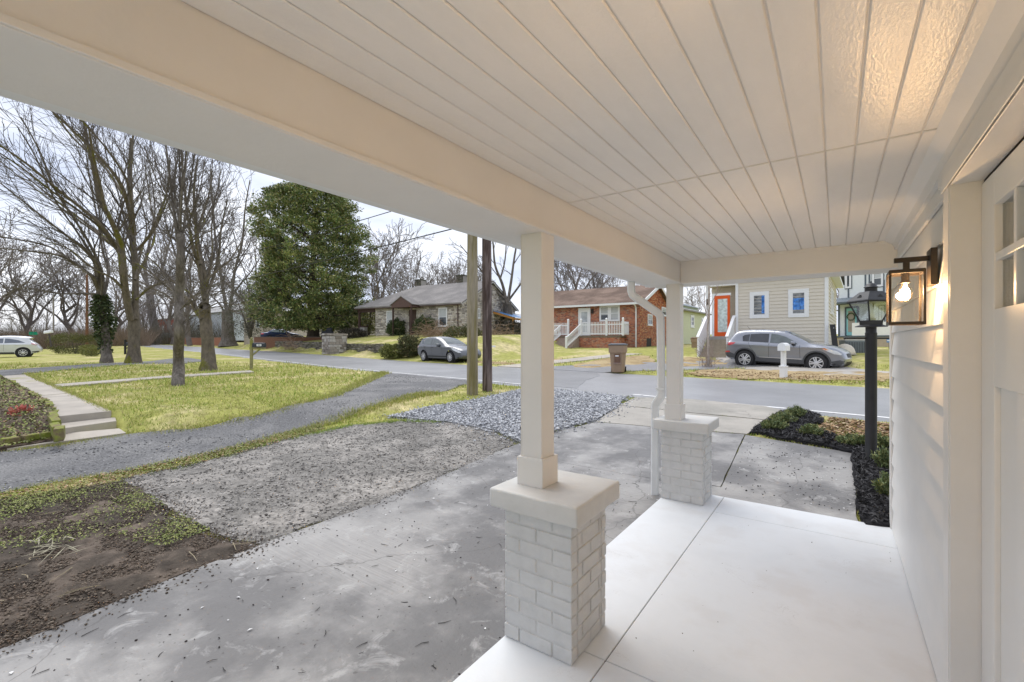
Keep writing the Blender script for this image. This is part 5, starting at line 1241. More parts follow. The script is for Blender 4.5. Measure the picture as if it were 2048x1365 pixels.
rx = dict(L=4.77, W=.94, wr=.37, ra=.98, fa=3.72, sill=.30, crease=1.0, belt=[(0, 1.08), (4.7, 1.0)], paint=paintm('pearl_white_paint', (.66, .68, .73), .15), spokes=8, round=.13,
    top=[(.2, .36), (.02, .46), (0, .66), (.10, .84), (.22, 1.02), (.40, 1.18), (.62, 1.42), (.48, 1.56), (.62, 1.61), (1.1, 1.66), (1.6, 1.685), (2.1, 1.67), (2.5, 1.6), (2.95, 1.40), (3.3, 1.2), (3.5, 1.12), (4.0, 1.03), (4.4, .90), (4.65, .76), (4.76, .58), (4.74, .4), (4.6, .28), (4.3, .26)],
    windows=[([(.85, 1.16), (1.25, 1.36), (1.7, 1.47), (1.95, 1.49), (1.98, 1.12)], mat('blue_grey_glass', (.12, .14, .19), rough=.06, spec=.8, var=.2)), ([(2.05, 1.12), (2.03, 1.49), (2.4, 1.45), (2.8, 1.28), (3.05, 1.09)], MATS.get('blue_grey_glass', CARGLASS))],
    wind=(2.6, 3.4), rearw=(.38, .62),
    patches=[('tail_lamp', [(.16, .98), (.26, 1.08), (.56, 1.13), (.50, 1.03), (.3, .96)], mat('clear_tail_lamp', (.60, .30, .32), rough=.15)), ('sill_shadow', [(1.45, .31), (3.2, .31), (3.2, .40), (1.45, .40)], BLK), ('bumper_cladding', [(.16, .40), (.06, .46), (.10, .50), (.5, .45), (.5, .39)], BLK)],
    strips=[('high_lamp', .45, .56, 1.5, 1.6, REDL, .35)],
    seams=[((2.01, 1.1), (2.03, .5))], handles=[(1.3, .98)], mirror=(2.9, 1.15))
wa_ = R(257); wp = Pd(84, 37.5); wc_ = wp+Vector((math.cos(wa_), math.sin(wa_), 0))*2.39
car('parked_suv', 'white SUV at the left edge, seen from its side', (wc_.x, wc_.y, T(wc_.x, wc_.y)+.01), wa_, rx)

# ================================================================== street furniture
WOODPALE = mat('weathered_pole_wood', (.30, .26, .19), var=.25, scale=5, rough=.9, bump=.5, bscale=20, col2=(.20, .17, .08), mscale=1.2, stretch=(6, 6, .5))
WOODDARK = mat('dark_pole_wood', (.085, .06, .052), var=.4, scale=5, rough=.9, bump=.7, bscale=20, col2=(.19, .15, .14), mixpos=(.45, .6), mscale=2.2, stretch=(6, 6, .5))
def pole(px, py, r0, r1, h, m, label, lean=(0, 0), d=None, wz=None):
    if d is None: x, y = G(px, py); z = T(x, y)
    else: p = Pd(px, d, py); x, y, z = p
    t = thing('utility_pole', label, 'pole', (x, y, z), 0)
    pts = [(lean[0]*q*h, lean[1]*q*h, -.3+(h+.3)*q) for q in (0, .15, .3, .5, .75, 1)]
    mb = MB().tube(pts, [r0+(r1-r0)*q for q in (0, .15, .3, .5, .75, 1)], 20)
    mb.v = [(a+noise.noise(Vector((a*9, b*9, c*.7)))*.012, b+noise.noise(Vector((b*9, a*9, c*.7+5)))*.012, c) for a, b, c in mb.v]
    mb.build('shaft', m, t, angle=60)
    return t, Vector((x, y, z))
u1, P1 = pole(945, 790, .135, .10, 9, WOODPALE, 'pale new wooden utility pole in front of its dark twin')
MB().tube([(-.142, -.02, .1), (-.125, -.02, 5)], .012, 6).build('ground_wire', BLK, u1)
u2, P2 = pole(975, 783, .125, .10, 9.5, WOODDARK, 'dark weathered wooden utility pole behind the pale one', lean=(-.006, .0))
MB().box(-.6, -.06, 8.2, 1.6, .06, 8.35).build('cross_arm', WOODDARK, u2); MB().box(-.6, -.06, 8.2, 1.6, .06, 8.35).build('cross_arm', WOODPALE, u1)
u3, P3 = pole(174, 696, .17, .12, 10, mat('red_brown_pole', (.17, .085, .05), var=.2, rough=.9), 'reddish wooden utility pole left of the ivy tree', d=62)
u4, P4 = pole(107, 693, .14, .11, 9.5, mat('grey_pole', (.36, .33, .28), var=.15, rough=.9), 'thin pale utility pole above the hedge on the left', d=85)
def wire(a, b, sag, r, label, nm='power_line'):
    a, b = Vector(a), Vector(b); pts = [a+(b-a)*(i/24)-Vector((0, 0, sag*4*(i/24)*(1-i/24))) for i in range(25)]
    o = MB().tube([p-a for p in pts], r, 5).build(nm, BLK, None); o.location = a
    tag(o, label, 'cable', 'overhead cables')
wire((P2.x, P2.y, 4.45), (P3.x, P3.y, 6.2), .45, .016, 'lower black overhead cable crossing the evergreen tree')
wire((P1.x, P1.y, 5.1), (P3.x, P3.y, 8.2), .35, .012, 'upper black overhead cable above the evergreen tree')
wire((P3.x, P3.y, 8.6), (P4.x-25, P4.y-20, 8.0), .6, .02, 'overhead cable running left from the reddish pole')

# wheeled bins
def bin_(loc, rz, label, body, lid, s=1.0):
    t = thing('wheeled_bin', label, 'trash cart', loc, rz, 'wheeled rubbish carts'); t.scale = (s, s, s)
    # flat back at y=+; local front -y
    def ring(w, d0, d1, z, r=.09): return [(-w, d1, z), (-w, d0+r, z), (-w+r, d0, z), (w-r, d0, z), (w, d0+r, z), (w, d1, z)]
    mb = MB(); prof = [(.215, -.24, .25, .03), (.225, -.25, .26, .1), (.27, -.32, .28, .72), (.275, -.325, .285, .73)]
    rings = [ring(*p) for p in prof]+[ring(.305, -.365, .30, .735), ring(.315, -.385, .31, 1.0)]
    for r_ in rings: mb.v += r_
    for i in range(len(rings)-1):
        for k in range(6): mb.f.append((i*6+k, i*6+(k+1) % 6, (i+1)*6+(k+1) % 6, (i+1)*6+k))
    mb.f.append((5, 4, 3, 2, 1, 0)); mb.f.append(tuple(30+k for k in range(6)))
    mb.build('tub', body, t, bevel=.006, seg=1)
    l0 = ring(.335, -.41, .33, 1.002); l1 = ring(.335, -.41, .33, 1.03); l2 = ring(.22, -.28, .25, 1.075)
    mb = MB(); mb.v = l0+l1+l2
    for i in range(2):
        for k in range(6): mb.f.append((i*6+k, i*6+(k+1) % 6, (i+1)*6+(k+1) % 6, (i+1)*6+k))
    mb.f += [(5,4,3,2,1,0), tuple(12+k for k in range(6))]
    mb.build('lid', lid, t, bevel=.008, seg=1)
    MB().tube([(-.28, .3, .93), (-.28, .37, .95), (.28, .37, .95), (.28, .3, .93)], .016, 8).build('handle', lid, t)
    MB().box(-.1, -.338, .38, .1, -.30, .69).build('front_recess', mat('bin_recess', (.16, .09, .06)), t)
    MB().box(-.07, -.345, .6, .05, -.3385, .64).build('sticker', WHITE_T, t)
    MB().tube([(-.13, -.335, .36), (.13, -.335, .36)], .014, 8).build('lift_bar', mat('bin_bar', (.40, .30, .27), rough=.4, metal=.5), t)
    MB().box(-.22, .26, .2, .22, .33, .72).build('wheel_guard', lid, t)
    for s_ in (-1, 1):
        w = MB().tube([(s_*.20, .3, .11), (s_*.27, .3, .11)], .11, 18).build('wheel', TYRE, t)
        MB().tube([(s_*.262, .3, .11), (s_*.275, .3, .11)], .04, 10).build('hub', RIM, w)
BINB = mat('tan_bin_plastic', (.32, .225, .155), var=.06, rough=.55); BINL = mat('dark_bin_lid', (.055, .06, .07), rough=.45)
x, y = G(1236, 746); bin_((x, y, T(x, y)), HEAD+R(28), 'tan wheeled bin with dark lid at the edge of the road', BINB, BINL, 1.06)
p = Pd(1396, 29.5, 708); bin_((p.x, p.y, p.z), HEAD+1.2, 'tan wheeled bin beside the white stair rail of the tan house', BINB, mat('brown_bin_lid', (.16, .10, .07)))
p = Pd(327, 104, 692.5); bin_((p.x, p.y, p.z), HEAD+.3, 'pale tan wheeled bin in front of the low red brick wall', mat('pale_tan_plastic', (.46, .31, .19), rough=.6), MATS['brown_bin_lid'], 1.3)
p = Pd(314, 105, 692.5); bin_((p.x, p.y, p.z), HEAD-.9, 'green wheeled bin standing beside the pale tan one', mat('green_bin_plastic', (.01, .22, .16), rough=.5), MATS['green_bin_plastic'], 1.3)

# letterboxes
def boxbody(mb, w, l, h, x0=0):
    pts = [(-w/2, 0), (w/2, 0), (w/2, h*.55)]+[(w/2*math.cos(a), h*.55+h*.45*math.sin(a)) for a in np.linspace(.3, math.pi-.3, 7)]+[(-w/2, h*.55)]
    return mb.prism(pts, lambda u, v, t: (t, u, v), x0, x0+l)
x, y = G(503, 740)
mbx = thing('letterbox', 'black letterbox numbered 504 on a mossy wooden post beside the lawn', 'mailbox', (x, y, T(x, y)), YAW)
MPOST = mat('mossy_post_wood', (.27, .25, .14), var=.2, rough=.9, col2=(.24, .24, .06), mscale=2)
MB().box(-.05, -.05, -.2, .05, .05, 1.27).build('post', MPOST, mbx, bevel=.006); MB().lathe([(.02, 1.27), (.05, 1.29), (.055, 1.33), (.03, 1.37), (.005, 1.385)], 14).build('finial', MPOST, mbx, smooth_=True)
MB().box(-.07, -.04, .88, .58, .04, .94).bar((.02, 0, .6), (.38, 0, .9), .05, .05).build('bracket', MPOST, mbx)
o = boxbody(MB(), .18, .50, .20).build('box', mat('black_letterbox', (.03, .035, .045), rough=.35), mbx); o.location = (.08, 0, .95)
pl_ = MB().box(.27, -.098, 1.0, .47, -.0915, 1.085).build('number_plate', WHITE_T, mbx)
def text(s_, size, m, parent, loc, rot):
    c = bpy.data.curves.new('number', 'FONT'); c.body = s_; c.size = size; c.extrude = .001; c.align_x = 'CENTER'
    to = bpy.data.objects.new('number', c); dg = bpy.context.evaluated_depsgraph_get()
    COL.objects.link(to); dg.update(); me = bpy.data.meshes.new_from_object(to.evaluated_get(dg)); COL.objects.unlink(to); bpy.data.objects.remove(to)
    me.materials.clear(); me.materials.append(m); o = ob('number', me, parent); o.location = loc; o.rotation_euler = rot; return o
text('504', .085, BLK, pl_, (.37, -.1, 1.013), (R(90), 0, 0))
x, y = G(1567, 756)
wm_ = thing('letterbox', 'white letterbox on a square white post in front of the grey SUV', 'mailbox', (x, y, T(x, y)), HEAD-.2)
MB().box(-.06, -.06, -.1, .06, .06, .86).build('post', WHITE_T, wm_, bevel=.004); MB().box(-.085, -.085, 0, .085, .085, .34).box(-.1, -.1, .341, .1, .1, .38).build('post_base', WHITE_T, wm_, bevel=.006)
o = boxbody(MB(), .22, .46, .25).build('box', WHITE_T, wm_); o.location = (.10, -.33, .86); o.rotation_euler = (0, 0, R(100))
p = Pd(981.5, 24.5, 733); wq = thing('letterbox', 'slim white letterbox post behind the dark utility pole', 'mailbox', (p.x, p.y, T(p.x, p.y)), YAW)
MB().box(-.055, -.055, -.2, .055, .055, 1.15).lathe([(.05, 1.15), (.03, 1.2), (.01, 1.23)], 10).build('post', WHITE_T, wq); MB().box(.056, -.04, .83, .26, .04, .92).build('arm', WHITE_T, wq)
x, y = G(250.5, 709); bq_ = thing('letterbox', 'black letterbox on a black bracket post between the two big trunks', 'mailbox', (x, y, T(x, y)), YAW)
hh = 40/F_PX*((x*FX+y*FY))
MB().box(-.06, -.06, -.2, .06, .06, 1.22).box(-.16, -.05, .70, .75, .05, .78).bar((.05, 0, .45), (.4, 0, .72), .05, .06).build('post', BLK, bq_); o = boxbody(MB(), .2, .55, .22).build('box', mat('black_letterbox2', (.025, .03, .04), rough=.4), bq_); o.location = (.12, 0, .78)
p = Pd(103, 40, 690); lb = thing('letterbox', 'white letterbox on a leaning dark post by the hedge', 'mailbox', (p.x, p.y, p.z), YAW)
MB().bar((0, 0, -.2), (-.22, 0, .95), .09, .09).build('post', mat('dark_post', (.07, .06, .055)), lb); o = boxbody(MB(), .25, .62, .24).build('box', WHITE_T, lb); o.location = (-.56, 0, .98); o.rotation_euler = (0, R(-9), 0)
p = Pd(66, 75, 672); sg = thing('street_sign', 'green street name blade on a thin pole behind the white SUV', 'sign', (p.x, p.y, p.z-1.6), YAW)
MB().tube([(0, 0, -1), (0, 0, 2.1)], .03, 8).build('pole', mat('sign_pole', (.3, .3, .3), metal=.6), sg); MB().box(-.65, -.02, 1.75, .75, .02, 2.02).build('name_blade', mat('sign_green', (.005, .28, .16), rough=.5), sg)
MB().box(-.02, -.6, 2.03, .02, .6, 2.25).build('cross_blade', MATS['sign_green'], sg)

# lamp post in the mulch bed
x, y = G(1742, 925); lz = T(x, y)
dl = x*FX+y*FY; k = dl/F_PX
lp = thing('lamp_post', 'black garden lamp post with tapered glass lantern in the mulch bed', 'lamp post', (x, y, lz), YAW)
LB = mat('black_lamp_paint', (.022, .023, .026), var=.2, rough=.45, spec=.4)
def zz(py): return CAM_Z-(py-HORIZON)/F_PX*dl-lz
pr_ = 10*k
MB().lathe([(pr_*1.12, -.1), (pr_*1.12, .04), (pr_*.98, .06), (pr_*.98, zz(668)), (pr_*1.02, zz(667)), (pr_*.9, zz(665)), (pr_*.9, zz(655))], 28).build('post', LB, lp, angle=40)
MB().tube([(-51*k, 0, zz(677)), (50*k, 0, zz(677))], 1.7*k, 10).lathe([(.001, -2.6*k), (2.6*k, -1.2*k), (2.6*k, 1.2*k), (.001, 2.6*k)], 10, (-52*k, 0, zz(677))).build('ladder_bar', LB, lp, angle=50)
def sq(w, z): return [(-w, -w, z), (w, -w, z), (w, w, z), (-w, w, z)]
def frus(mb, rings):
    o = len(mb.v)
    for r_ in rings: mb.v += r_
    for i in range(len(rings)-1):
        for q in range(4): mb.f.append((o+i*4+q, o+i*4+(q+1) % 4, o+(i+1)*4+(q+1) % 4, o+(i+1)*4+q))
    mb.f.append((o+3, o+2, o+1, o)); mb.f.append(tuple(o+(len(rings)-1)*4+q for q in range(4))); return mb
w_b, w_t = 14*k, 28*k
frus(MB(), [sq(18.5*k, zz(654.5)), sq(18.5*k, zz(653)), sq(13*k, zz(650)), sq(13.5*k, zz(642)), sq(11*k, zz(641))]).build('lantern_base', LB, lp)
mb = MB(); zb_, zt_ = zz(642), zz(605)
for a in (-1, 1):
    for b in (-1, 1): mb.bar((a*w_b*.92, b*w_b*.92, zb_), (a*w_t*.9, b*w_t*.9, zt_), .013, .013)
mb.build('glazing_bar', LB, lp)
LPG = glass_mat('lamp_pane', (.97, .985, .985), .03)
for q in range(4):
    a, b = q*math.pi/2, 0
    o = MB().add([(-w_b*.85, -w_b*.92, zb_), (w_b*.85, -w_b*.92, zb_), (w_t*.84, -w_t*.9, zt_), (-w_t*.84, -w_t*.9, zt_), (-w_b*.85, -w_b*.92+.002, zb_), (w_b*.85, -w_b*.92+.002, zb_), (w_t*.84, -w_t*.9+.002, zt_), (-w_t*.84, -w_t*.9+.002, zt_)], [(0,1,2,3), (7,6,5,4), (0,4,5,1), (1,5,6,2), (2,6,7,3), (3,7,4,0)]).build('pane', LPG, lp); o.rotation_euler = (0, 0, a)
frus(MB(), [sq(w_t*.98, zz(605.5)), sq(w_t*1.02, zz(603)), sq(w_t*.99, zz(601)), sq(13*k, zz(584)), sq(11*k, zz(583.5))]).build('lantern_roof', LB, lp)
for q in range(4):
    z0_ = zz(597); o = MB().add([(-7*k, -24*k, z0_), (7*k, -24*k, z0_), (0, -22.5*k, zz(590)), (0, -15*k, zz(592))], [(0,1,2), (0,2,3), (1,3,2)]).build('roof_vent', BLK, lp, fix=False); o.rotation_euler = (0, 0, q*math.pi/2)
MB().lathe([(10.5*k, zz(584)), (10*k, zz(577)), (10.5*k, zz(576)), (12.5*k, zz(575)), (10*k, zz(573.5)), (8*k, zz(569)), (3*k, zz(566.5)), (.8*k, zz(566)), (1.4*k, zz(564)), (.3*k, zz(562.5))], 20).build('finial', LB, lp, angle=40)
MB().lathe([(8*k, zb_), (8*k, zz(637)), (5*k, zz(636))], 12).build('lamp_holder', mat('lamp_holder_grey', (.3, .32, .32)), lp)
MB().lathe([(5*k, zz(636)), (6.2*k, zz(630)), (5*k, zz(622)), (2.6*k, zz(614)), (1.3*k, zz(606))], 14).build('bulb', mat('frosted_bulb', (.72, .76, .74), rough=.2), lp, smooth_=True)

# odds and ends round the tan and white houses
p = Pd(1704, 22.6, 711); ac = thing('air_conditioner', 'grey air conditioning unit beside the tan house', 'air conditioner', (p.x, p.y, p.z), rz_+.15)
MB().box(-.42, -.42, 0, .42, .42, .72).build('casing', mat('ac_grey', (.20, .23, .25), rough=.6), ac, bevel=.02)
for i in range(12): MB().box(-.40+.068*i, -.432, .06, -.37+.068*i, -.4205, .66).build('louvre', mat('ac_dark', (.08, .09, .10)), ac)
MB().box(-.44, -.44, .721, .44, .44, .78).build('top_panel', mat('ac_top', (.50, .52, .53)), ac, bevel=.01)
p = Pd(1689, 21.2, 709); dm = thing('planter_shell', 'half round cream tub lying on its rim by the air conditioner', 'tub', (p.x, p.y, p.z), YAW-.3)
prof = [(.42, 0), (.41, .12), (.36, .28), (.26, .40), (.12, .47), (.02, .49)]
MB().lathe(prof, 26).build('shell', mat('cream_plastic', (.62, .57, .48), rough=.5), dm, smooth_=True); MB().lathe([(.47, 0), (.47, .02), (.42, .03)], 26).build('rim', mat('cream_rim', (.50, .46, .40)), dm)
p = Pd(1668, 20.9, 692); bd = thing('leaning_board', 'black board leaning on the corner of the tan house', 'board', (p.x, p.y, p.z), rz_)
MB().hexa([(-.09, -.28, -.1), (.12, -.28, -.1), (.12, -.22, -.1), (-.09, -.22, -.1)], [(-.17, -.06, .98), (.04, -.06, .98), (.04, 0, .98), (-.17, 0, .98)]).build('panel', BLK, bd); MB().box(-.04, -.1, .8, -.01, -.06, .83).build('knob', RIM, bd)
p = Pd(1778, 26, 696); ys = thing('yard_sign', 'small blue and white sign on a stake in the lawn', 'sign', (p.x, p.y, p.z), YAW); MB().box(-.13, -.01, .3, .13, .01, .52).build('panel', mat('blue_sign', (.10, .25, .55)), ys); MB().box(-.12, -.012, .38, .12, -.0101, .45).build('stripe', WHITE_T, ys); MB().tube([(0, 0, -.1), (0, 0, .32)], .012, 6).build('stake', BLK, ys)
p = Pd(657, 46.5, 667); gr = thing('covered_grill', 'black covered grill standing behind the brick wall near the trunk', 'grill', (p.x, p.y, p.z-.4), YAW)
MB().hexa([(-.7, -.3, 0), (.45, -.3, 0), (.45, .3, 0), (-.7, .3, 0)], [(-.62, -.28, .62), (.45, -.28, .62), (.45, .28, .62), (-.62, .28, .62)]).hexa([(-.25, -.28, .62), (.4, -.28, .62), (.4, .28, .62), (-.25, .28, .62)], [(-.1, -.15, .95), (.3, -.15, .98), (.3, .15, .98), (-.1, .15, .95)]).build('cover', mat('grill_cover', (.02, .022, .03), rough=.6), gr, bevel=.05, seg=2)
MB().box(-.85, -.2, .3, -.69, .2, .36).build('side_shelf', BLK, gr)

# ================================================================== neighbour's walk, steps and garden bed
def slabpoly(name, pts, z0, z1, m, parent=None, bevel=.008):
    mb = MB(); n = len(pts)
    mb.add([(p.x, p.y, z1) for p in pts]+[(p.x, p.y, z0) for p in pts], [tuple(range(n)), tuple(reversed(range(n, 2*n)))]+[(i, i+n, (i+1) % n+n, (i+1) % n) for i in range(n)])
    return mb.build(name, m, parent, bevel=bevel)
wk = tag(ob('concrete_walk', None), kind='structure')
nl, nr, fl_, fr_ = Pz(114, 833, .25), Pz(223, 822, .25), Pz(4, 752, .25), Pz(54, 748.5, .25)
def lerp(a, b, t): return a+(b-a)*t
cuts = [0, .30, .62, 1.0]
for a, b in zip(cuts[:-1], cuts[1:]):
    g_ = .004
    slabpoly('walk_slab', [lerp(nl, fl_, a+g_*(a > 0)), lerp(nr, fr_, a+g_*(a > 0)), lerp(nr, fr_, b-g_), lerp(nl, fl_, b-g_)], -.05, .25, WALK, wk)
t0, t1 = Pz(121, 857.5, .135), Pz(233, 842, .135)
slabpoly('step', [t0, t1, lerp(nr, fr_, .0)+Vector((.0, .05, 0)), lerp(nl, fl_, 0)+Vector((.0, .05, 0))], -.05, .135, WALK, wk)
SHEETS.append([(q.x, q.y) for q in (nl, nr, fr_, fl_)]); SHEETS.append([(q.x, q.y) for q in (t0, t1, nr, nl)])
bed = [Pz(*q, .12) for q in [(-60, 905), (0, 886), (118, 868), (112, 838), (95, 815), (60, 795), (25, 775), (0, 762), (-60, 740)]]
sheet('garden_bed', [(p.x, p.y) for p in bed], BEDM, off=.03, step=.15, rough_z=.05, nf=5)
MOSSB = mat('mossy_brick', (.20, .16, .085), var=.3, scale=14, rough=.95, bump=.5, bscale=40, col2=(.20, .23, .04), mixpos=(.40, .58), mscale=7, coords='World')
edg = thing('bed_edging', 'row of tilted mossy bricks edging the garden bed along the walk', 'edging', (nl.x, nl.y, 0))
path = [Pz(*q, .22) for q in [(117, 868), (110, 838), (104, 824), (92, 810), (80, 803), (66, 795), (50, 788), (46, 781), (34, 775), (24, 768)]]
rr = random.Random(12)
for a, b in zip(path[:-1], path[1:]):
    L = (b-a).length; n = max(1, int(L/.42))
    for i in range(n):
        p, q = lerp(a, b, (i+.06)/n), lerp(a, b, (i+.94)/n); an = math.atan2(q.y-p.y, q.x-p.x)
        o = MB().box(0, -.05, -.12, (q-p).length, .05, .05).build('brick', MOSSB, edg, bevel=.008)
        o.location = (p.x-nl.x, p.y-nl.y, .24+rr.uniform(-.03, .02)); o.rotation_euler = (rr.uniform(-.25, .1), rr.uniform(-.08, .08), an+rr.uniform(-.1, .1))
path = [Pz(*q, .10) for q in [(0, 884), (40, 878), (80, 872), (116, 867)]]
edl = thing('bed_edging', 'low mossy kerb stones along the front of the garden bed', 'edging', (path[0].x, path[0].y, 0))
for a, b in zip(path[:-1], path[1:]):
    an = math.atan2(b.y-a.y, b.x-a.x); o = MB().box(.02, -.05, -.1, (b-a).length-.02, .06, .06).build('kerb_stone', MOSSB, edl, bevel=.012); o.location = (a.x-path[0].x, a.y-path[0].y, .08); o.rotation_euler = (rr.uniform(-.1, .1), 0, an)

# ================================================================== trees
BARK = mat('grey_bark', (.115, .098, .082), var=.35, scale=6, rough=.95, bump=.9, bscale=14, col2=(.175, .155, .135), mixpos=(.42, .6), mscale=1.6, stretch=(3, 3, .8))
BARKM = mat('mossy_bark', (.135, .113, .085), var=.35, scale=6, rough=.95, bump=.9, bscale=14, col2=(.13, .125, .022), mixpos=(.52, .62), mscale=.9, stretch=(1.5, 1.5, .7))
TWIG = mat('twig_bark', (.105, .09, .08), var=.25, scale=3, rough=.95)
TWIGF = mat('haze_paled_twig', (.22, .195, .185), var=.2, scale=1, rough=.95)  # paler than the near twigs: distance haze put into the colour
def rot_about(v, ax, a): return Matrix.Rotation(a, 3, ax) @ v
def grow_b(out, p, d, L, r, lvl, mx, rr, up=.12, wob=.22, dens=1.0, spread=(25, 55)):
    n = 5 if lvl < 2 else (4 if lvl < mx else 3); pts = [p.copy()]; q = p.copy(); dd = d.normalized()
    for i in range(n):
        dd = (dd+Vector((rr.gauss(0, wob), rr.gauss(0, wob), rr.gauss(0, wob)+up)))
        dd.normalize(); q = q+dd*(L/n); pts.append(q.copy())
    rs = [max(.004, r*(1-.72*i/n)) for i in range(n+1)]
    out.append((pts, rs, lvl))
    if lvl < mx: kids(out, pts, rs, L, lvl, mx, rr, up, wob, dens, spread)
def kids(out, pts, rs, L, lvl, mx, rr, up, wob, dens, spread, t0=.2):
    k = max(2, int(round((L*1.15+2.2)*dens)))
    for i in range(k):
        t = t0+(1-t0)*(i+rr.random())/k; f = t*(len(pts)-1); a = min(int(f), len(pts)-2)
        p = pts[a].lerp(pts[a+1], f-a); d = (pts[a+1]-pts[a]).normalized(); rad = rs[a]+(rs[a+1]-rs[a])*(f-a)
        ax = d.cross(Vector((rr.gauss(0, 1), rr.gauss(0, 1), rr.gauss(0, 1))))
        if ax.length < 1e-4: continue
        c = rot_about(d, ax.normalized(), R(rr.uniform(*spread)))
        grow_b(out, p, c, L*rr.uniform(.36, .72)*(1.05-.35*t), max(.004, rad*rr.uniform(.34, .56)), lvl+1, mx, rr, up, wob, dens, spread)
def emit(mb, seg, rmin):
    for pts, rs, lvl in seg:
        rs = [max(q, rmin) for q in rs]; n = 9 if rs[0] > .12 else (6 if rs[0] > .04 else 3); mb.tube(pts, rs, n, cap=False)
def limb_px(pts, d, dj, rr, k=5):
    """a limb drawn through picture points at about d metres; dj swings it nearer or further along its length"""
    P = [Pd(px, d+dj*i/(len(pts)-1)+rr.uniform(-.3, .3), py) for i, (px, py) in enumerate(pts)]
    out = []
    Q = [P[0]]+P+[P[-1]]
    for i in range(1, len(Q)-2):
        for j in range(k):
            t = j/k; p0, p1, p2, p3 = Q[i-1:i+3]
            out.append(.5*((2*p1)+(-p0+p2)*t+(2*p0-5*p1+4*p2-p3)*t*t+(-p0+3*p1-3*p2+p3)*t**3))
    return out+[P[-1]]
def big_tree(name, label, base_px, d, trunk, limbs, seed, bark=BARK, mx=4, dens=1.0, rmin=.008, up=.06, wob=.2, group=None, flare=1.5, sp=(12, 42), extra=True):
    rr = random.Random(seed)
    if d is None: gx_ = G(*base_px); d = gx_[0]*FX+gx_[1]*FY
    b = Pd(base_px[0], d, base_px[1]); t = thing(name, label, 'tree', (b.x, b.y, b.z), 0, group)
    tm = MB(); tp = limb_px(trunk[0], d, 0, rr); r0, r1 = trunk[1]; m = len(tp)-1
    rs = [(r0+(r1-r0)*i/m)*(1+(flare-1)*math.exp(-i/m*9)) for i in range(m+1)]
    tp[0] = tp[0]-Vector((0, 0, .25)); tm.tube(tp, rs, 16, cap=False)
    tm.v = [tuple(Vector(v)+noise.noise_vector(Vector(v)*2.2)*.05*(r0/.3)) for v in tm.v]
    seg = []; big = []
    lim2 = []
    for l in limbs:
        lim2.append((l[0], l[1]*.62, l[2]*.6)+tuple(l[3:]))
        if extra:
            jx, jy = rr.uniform(-38, 30), rr.uniform(-30, 30); m_ = len(l[0])-1
            lim2.append(([(q[0]+jx*(i/m_)**.8, q[1]+jy*(i/m_)) for i, q in enumerate(l[0])], l[1]*.45, l[2]*.5, (l[3] if len(l) > 3 else 0)+rr.uniform(-3, 3)))
    for l in lim2:
        pts = limb_px(l[0], d, l[3] if len(l) > 3 else 0, rr); n = len(pts)-1; rs = [l[1]+(l[2]-l[1])*i/n for i in range(n+1)]
        big.append((pts, rs, 1)); L = sum((a-c).length for a, c in zip(pts[:-1], pts[1:]))
        kids(seg, pts, rs, L*.58, 1, mx, rr, up, wob, dens, sp, .30)
    emit(tm, big, rmin)
    inv = Matrix.Translation(-b)
    tm.v = [tuple(Vector(v)-b) for v in tm.v]
    tm.build('trunk', bark, t, smooth_=True, fix=False)
    cm = MB(); emit(cm, seg, rmin); cm.v = [(v[0]-b.x, v[1]-b.y, v[2]-b.z) for v in cm.v]
    o = cm.build('crown', TWIG, t, fix=False); o['kind'] = 'stuff'
    return t
ivy_tree = big_tree('bare_tree', 'leaning bare tree with dark ivy round its trunk, left of two', (213, 726), None,
    ([(213, 726), (212, 690), (210, 660), (205, 620), (199, 585)], (.22, .16)),
    [([(199, 590), (192, 560), (178, 548), (150, 528), (117, 511), (60, 503), (0, 497)], .17, .04, -4), ([(200, 588), (197, 555), (195, 528), (165, 495), (131, 470), (70, 422), (0, 366)], .17, .04, -5),
     ([(203, 590), (206, 560), (199, 530), (180, 490), (156, 450), (111, 380), (78, 300), (42, 235)], .16, .05, -4), ([(205, 600), (214, 565), (216, 540), (205, 500), (195, 440), (180, 360), (167, 270)], .15, .05, 3),
     ([(196, 588), (150, 588), (111, 587), (56, 577), (0, 576)], .09, .03, -3), ([(30, 577), (10, 600), (-20, 625)], .05, .02, -1)], 3, bark=BARK, rmin=.0085, wob=.13, dens=1.35, mx=3)
big_tree('bare_tree', 'large bare tree with thick mossy double trunk beside the ivy tree', (267, 727), None,
    ([(267, 727), (268, 690), (268, 650), (266, 620)], (.31, .22)),
    [([(262, 640), (252, 590), (245, 540), (239, 486), (222, 440), (203, 403), (190, 350), (178, 300), (165, 230)], .30, .07, -3), ([(268, 640), (271, 590), (271, 528), (266, 470), (264, 417), (262, 340), (268, 250)], .30, .08, 2),
     ([(270, 470), (258, 420), (242, 369), (200, 315), (145, 261), (95, 215)], .17, .05, -5), ([(247, 520), (210, 460), (173, 425), (120, 383), (56, 330), (0, 291)], .17, .05, -6), ([(240, 500), (190, 460), (110, 400), (60, 360), (0, 310)], .12, .04, 3),
     ([(268, 430), (240, 380), (205, 330), (150, 280), (90, 205), (60, 170)], .13, .04, 4), ([(275, 500), (300, 470), (318, 430), (335, 380), (340, 320)], .14, .05, -2), ([(270, 560), (290, 520), (310, 470), (300, 400), (290, 330)], .12, .04, 4),
     ([(262, 600), (230, 560), (190, 540), (140, 500), (80, 480)], .10, .03, -4), ([(272, 600), (300, 575), (330, 566), (352, 560)], .12, .04, 0)], 5, bark=BARKM, rmin=.0085, wob=.13, dens=1.3, mx=3)
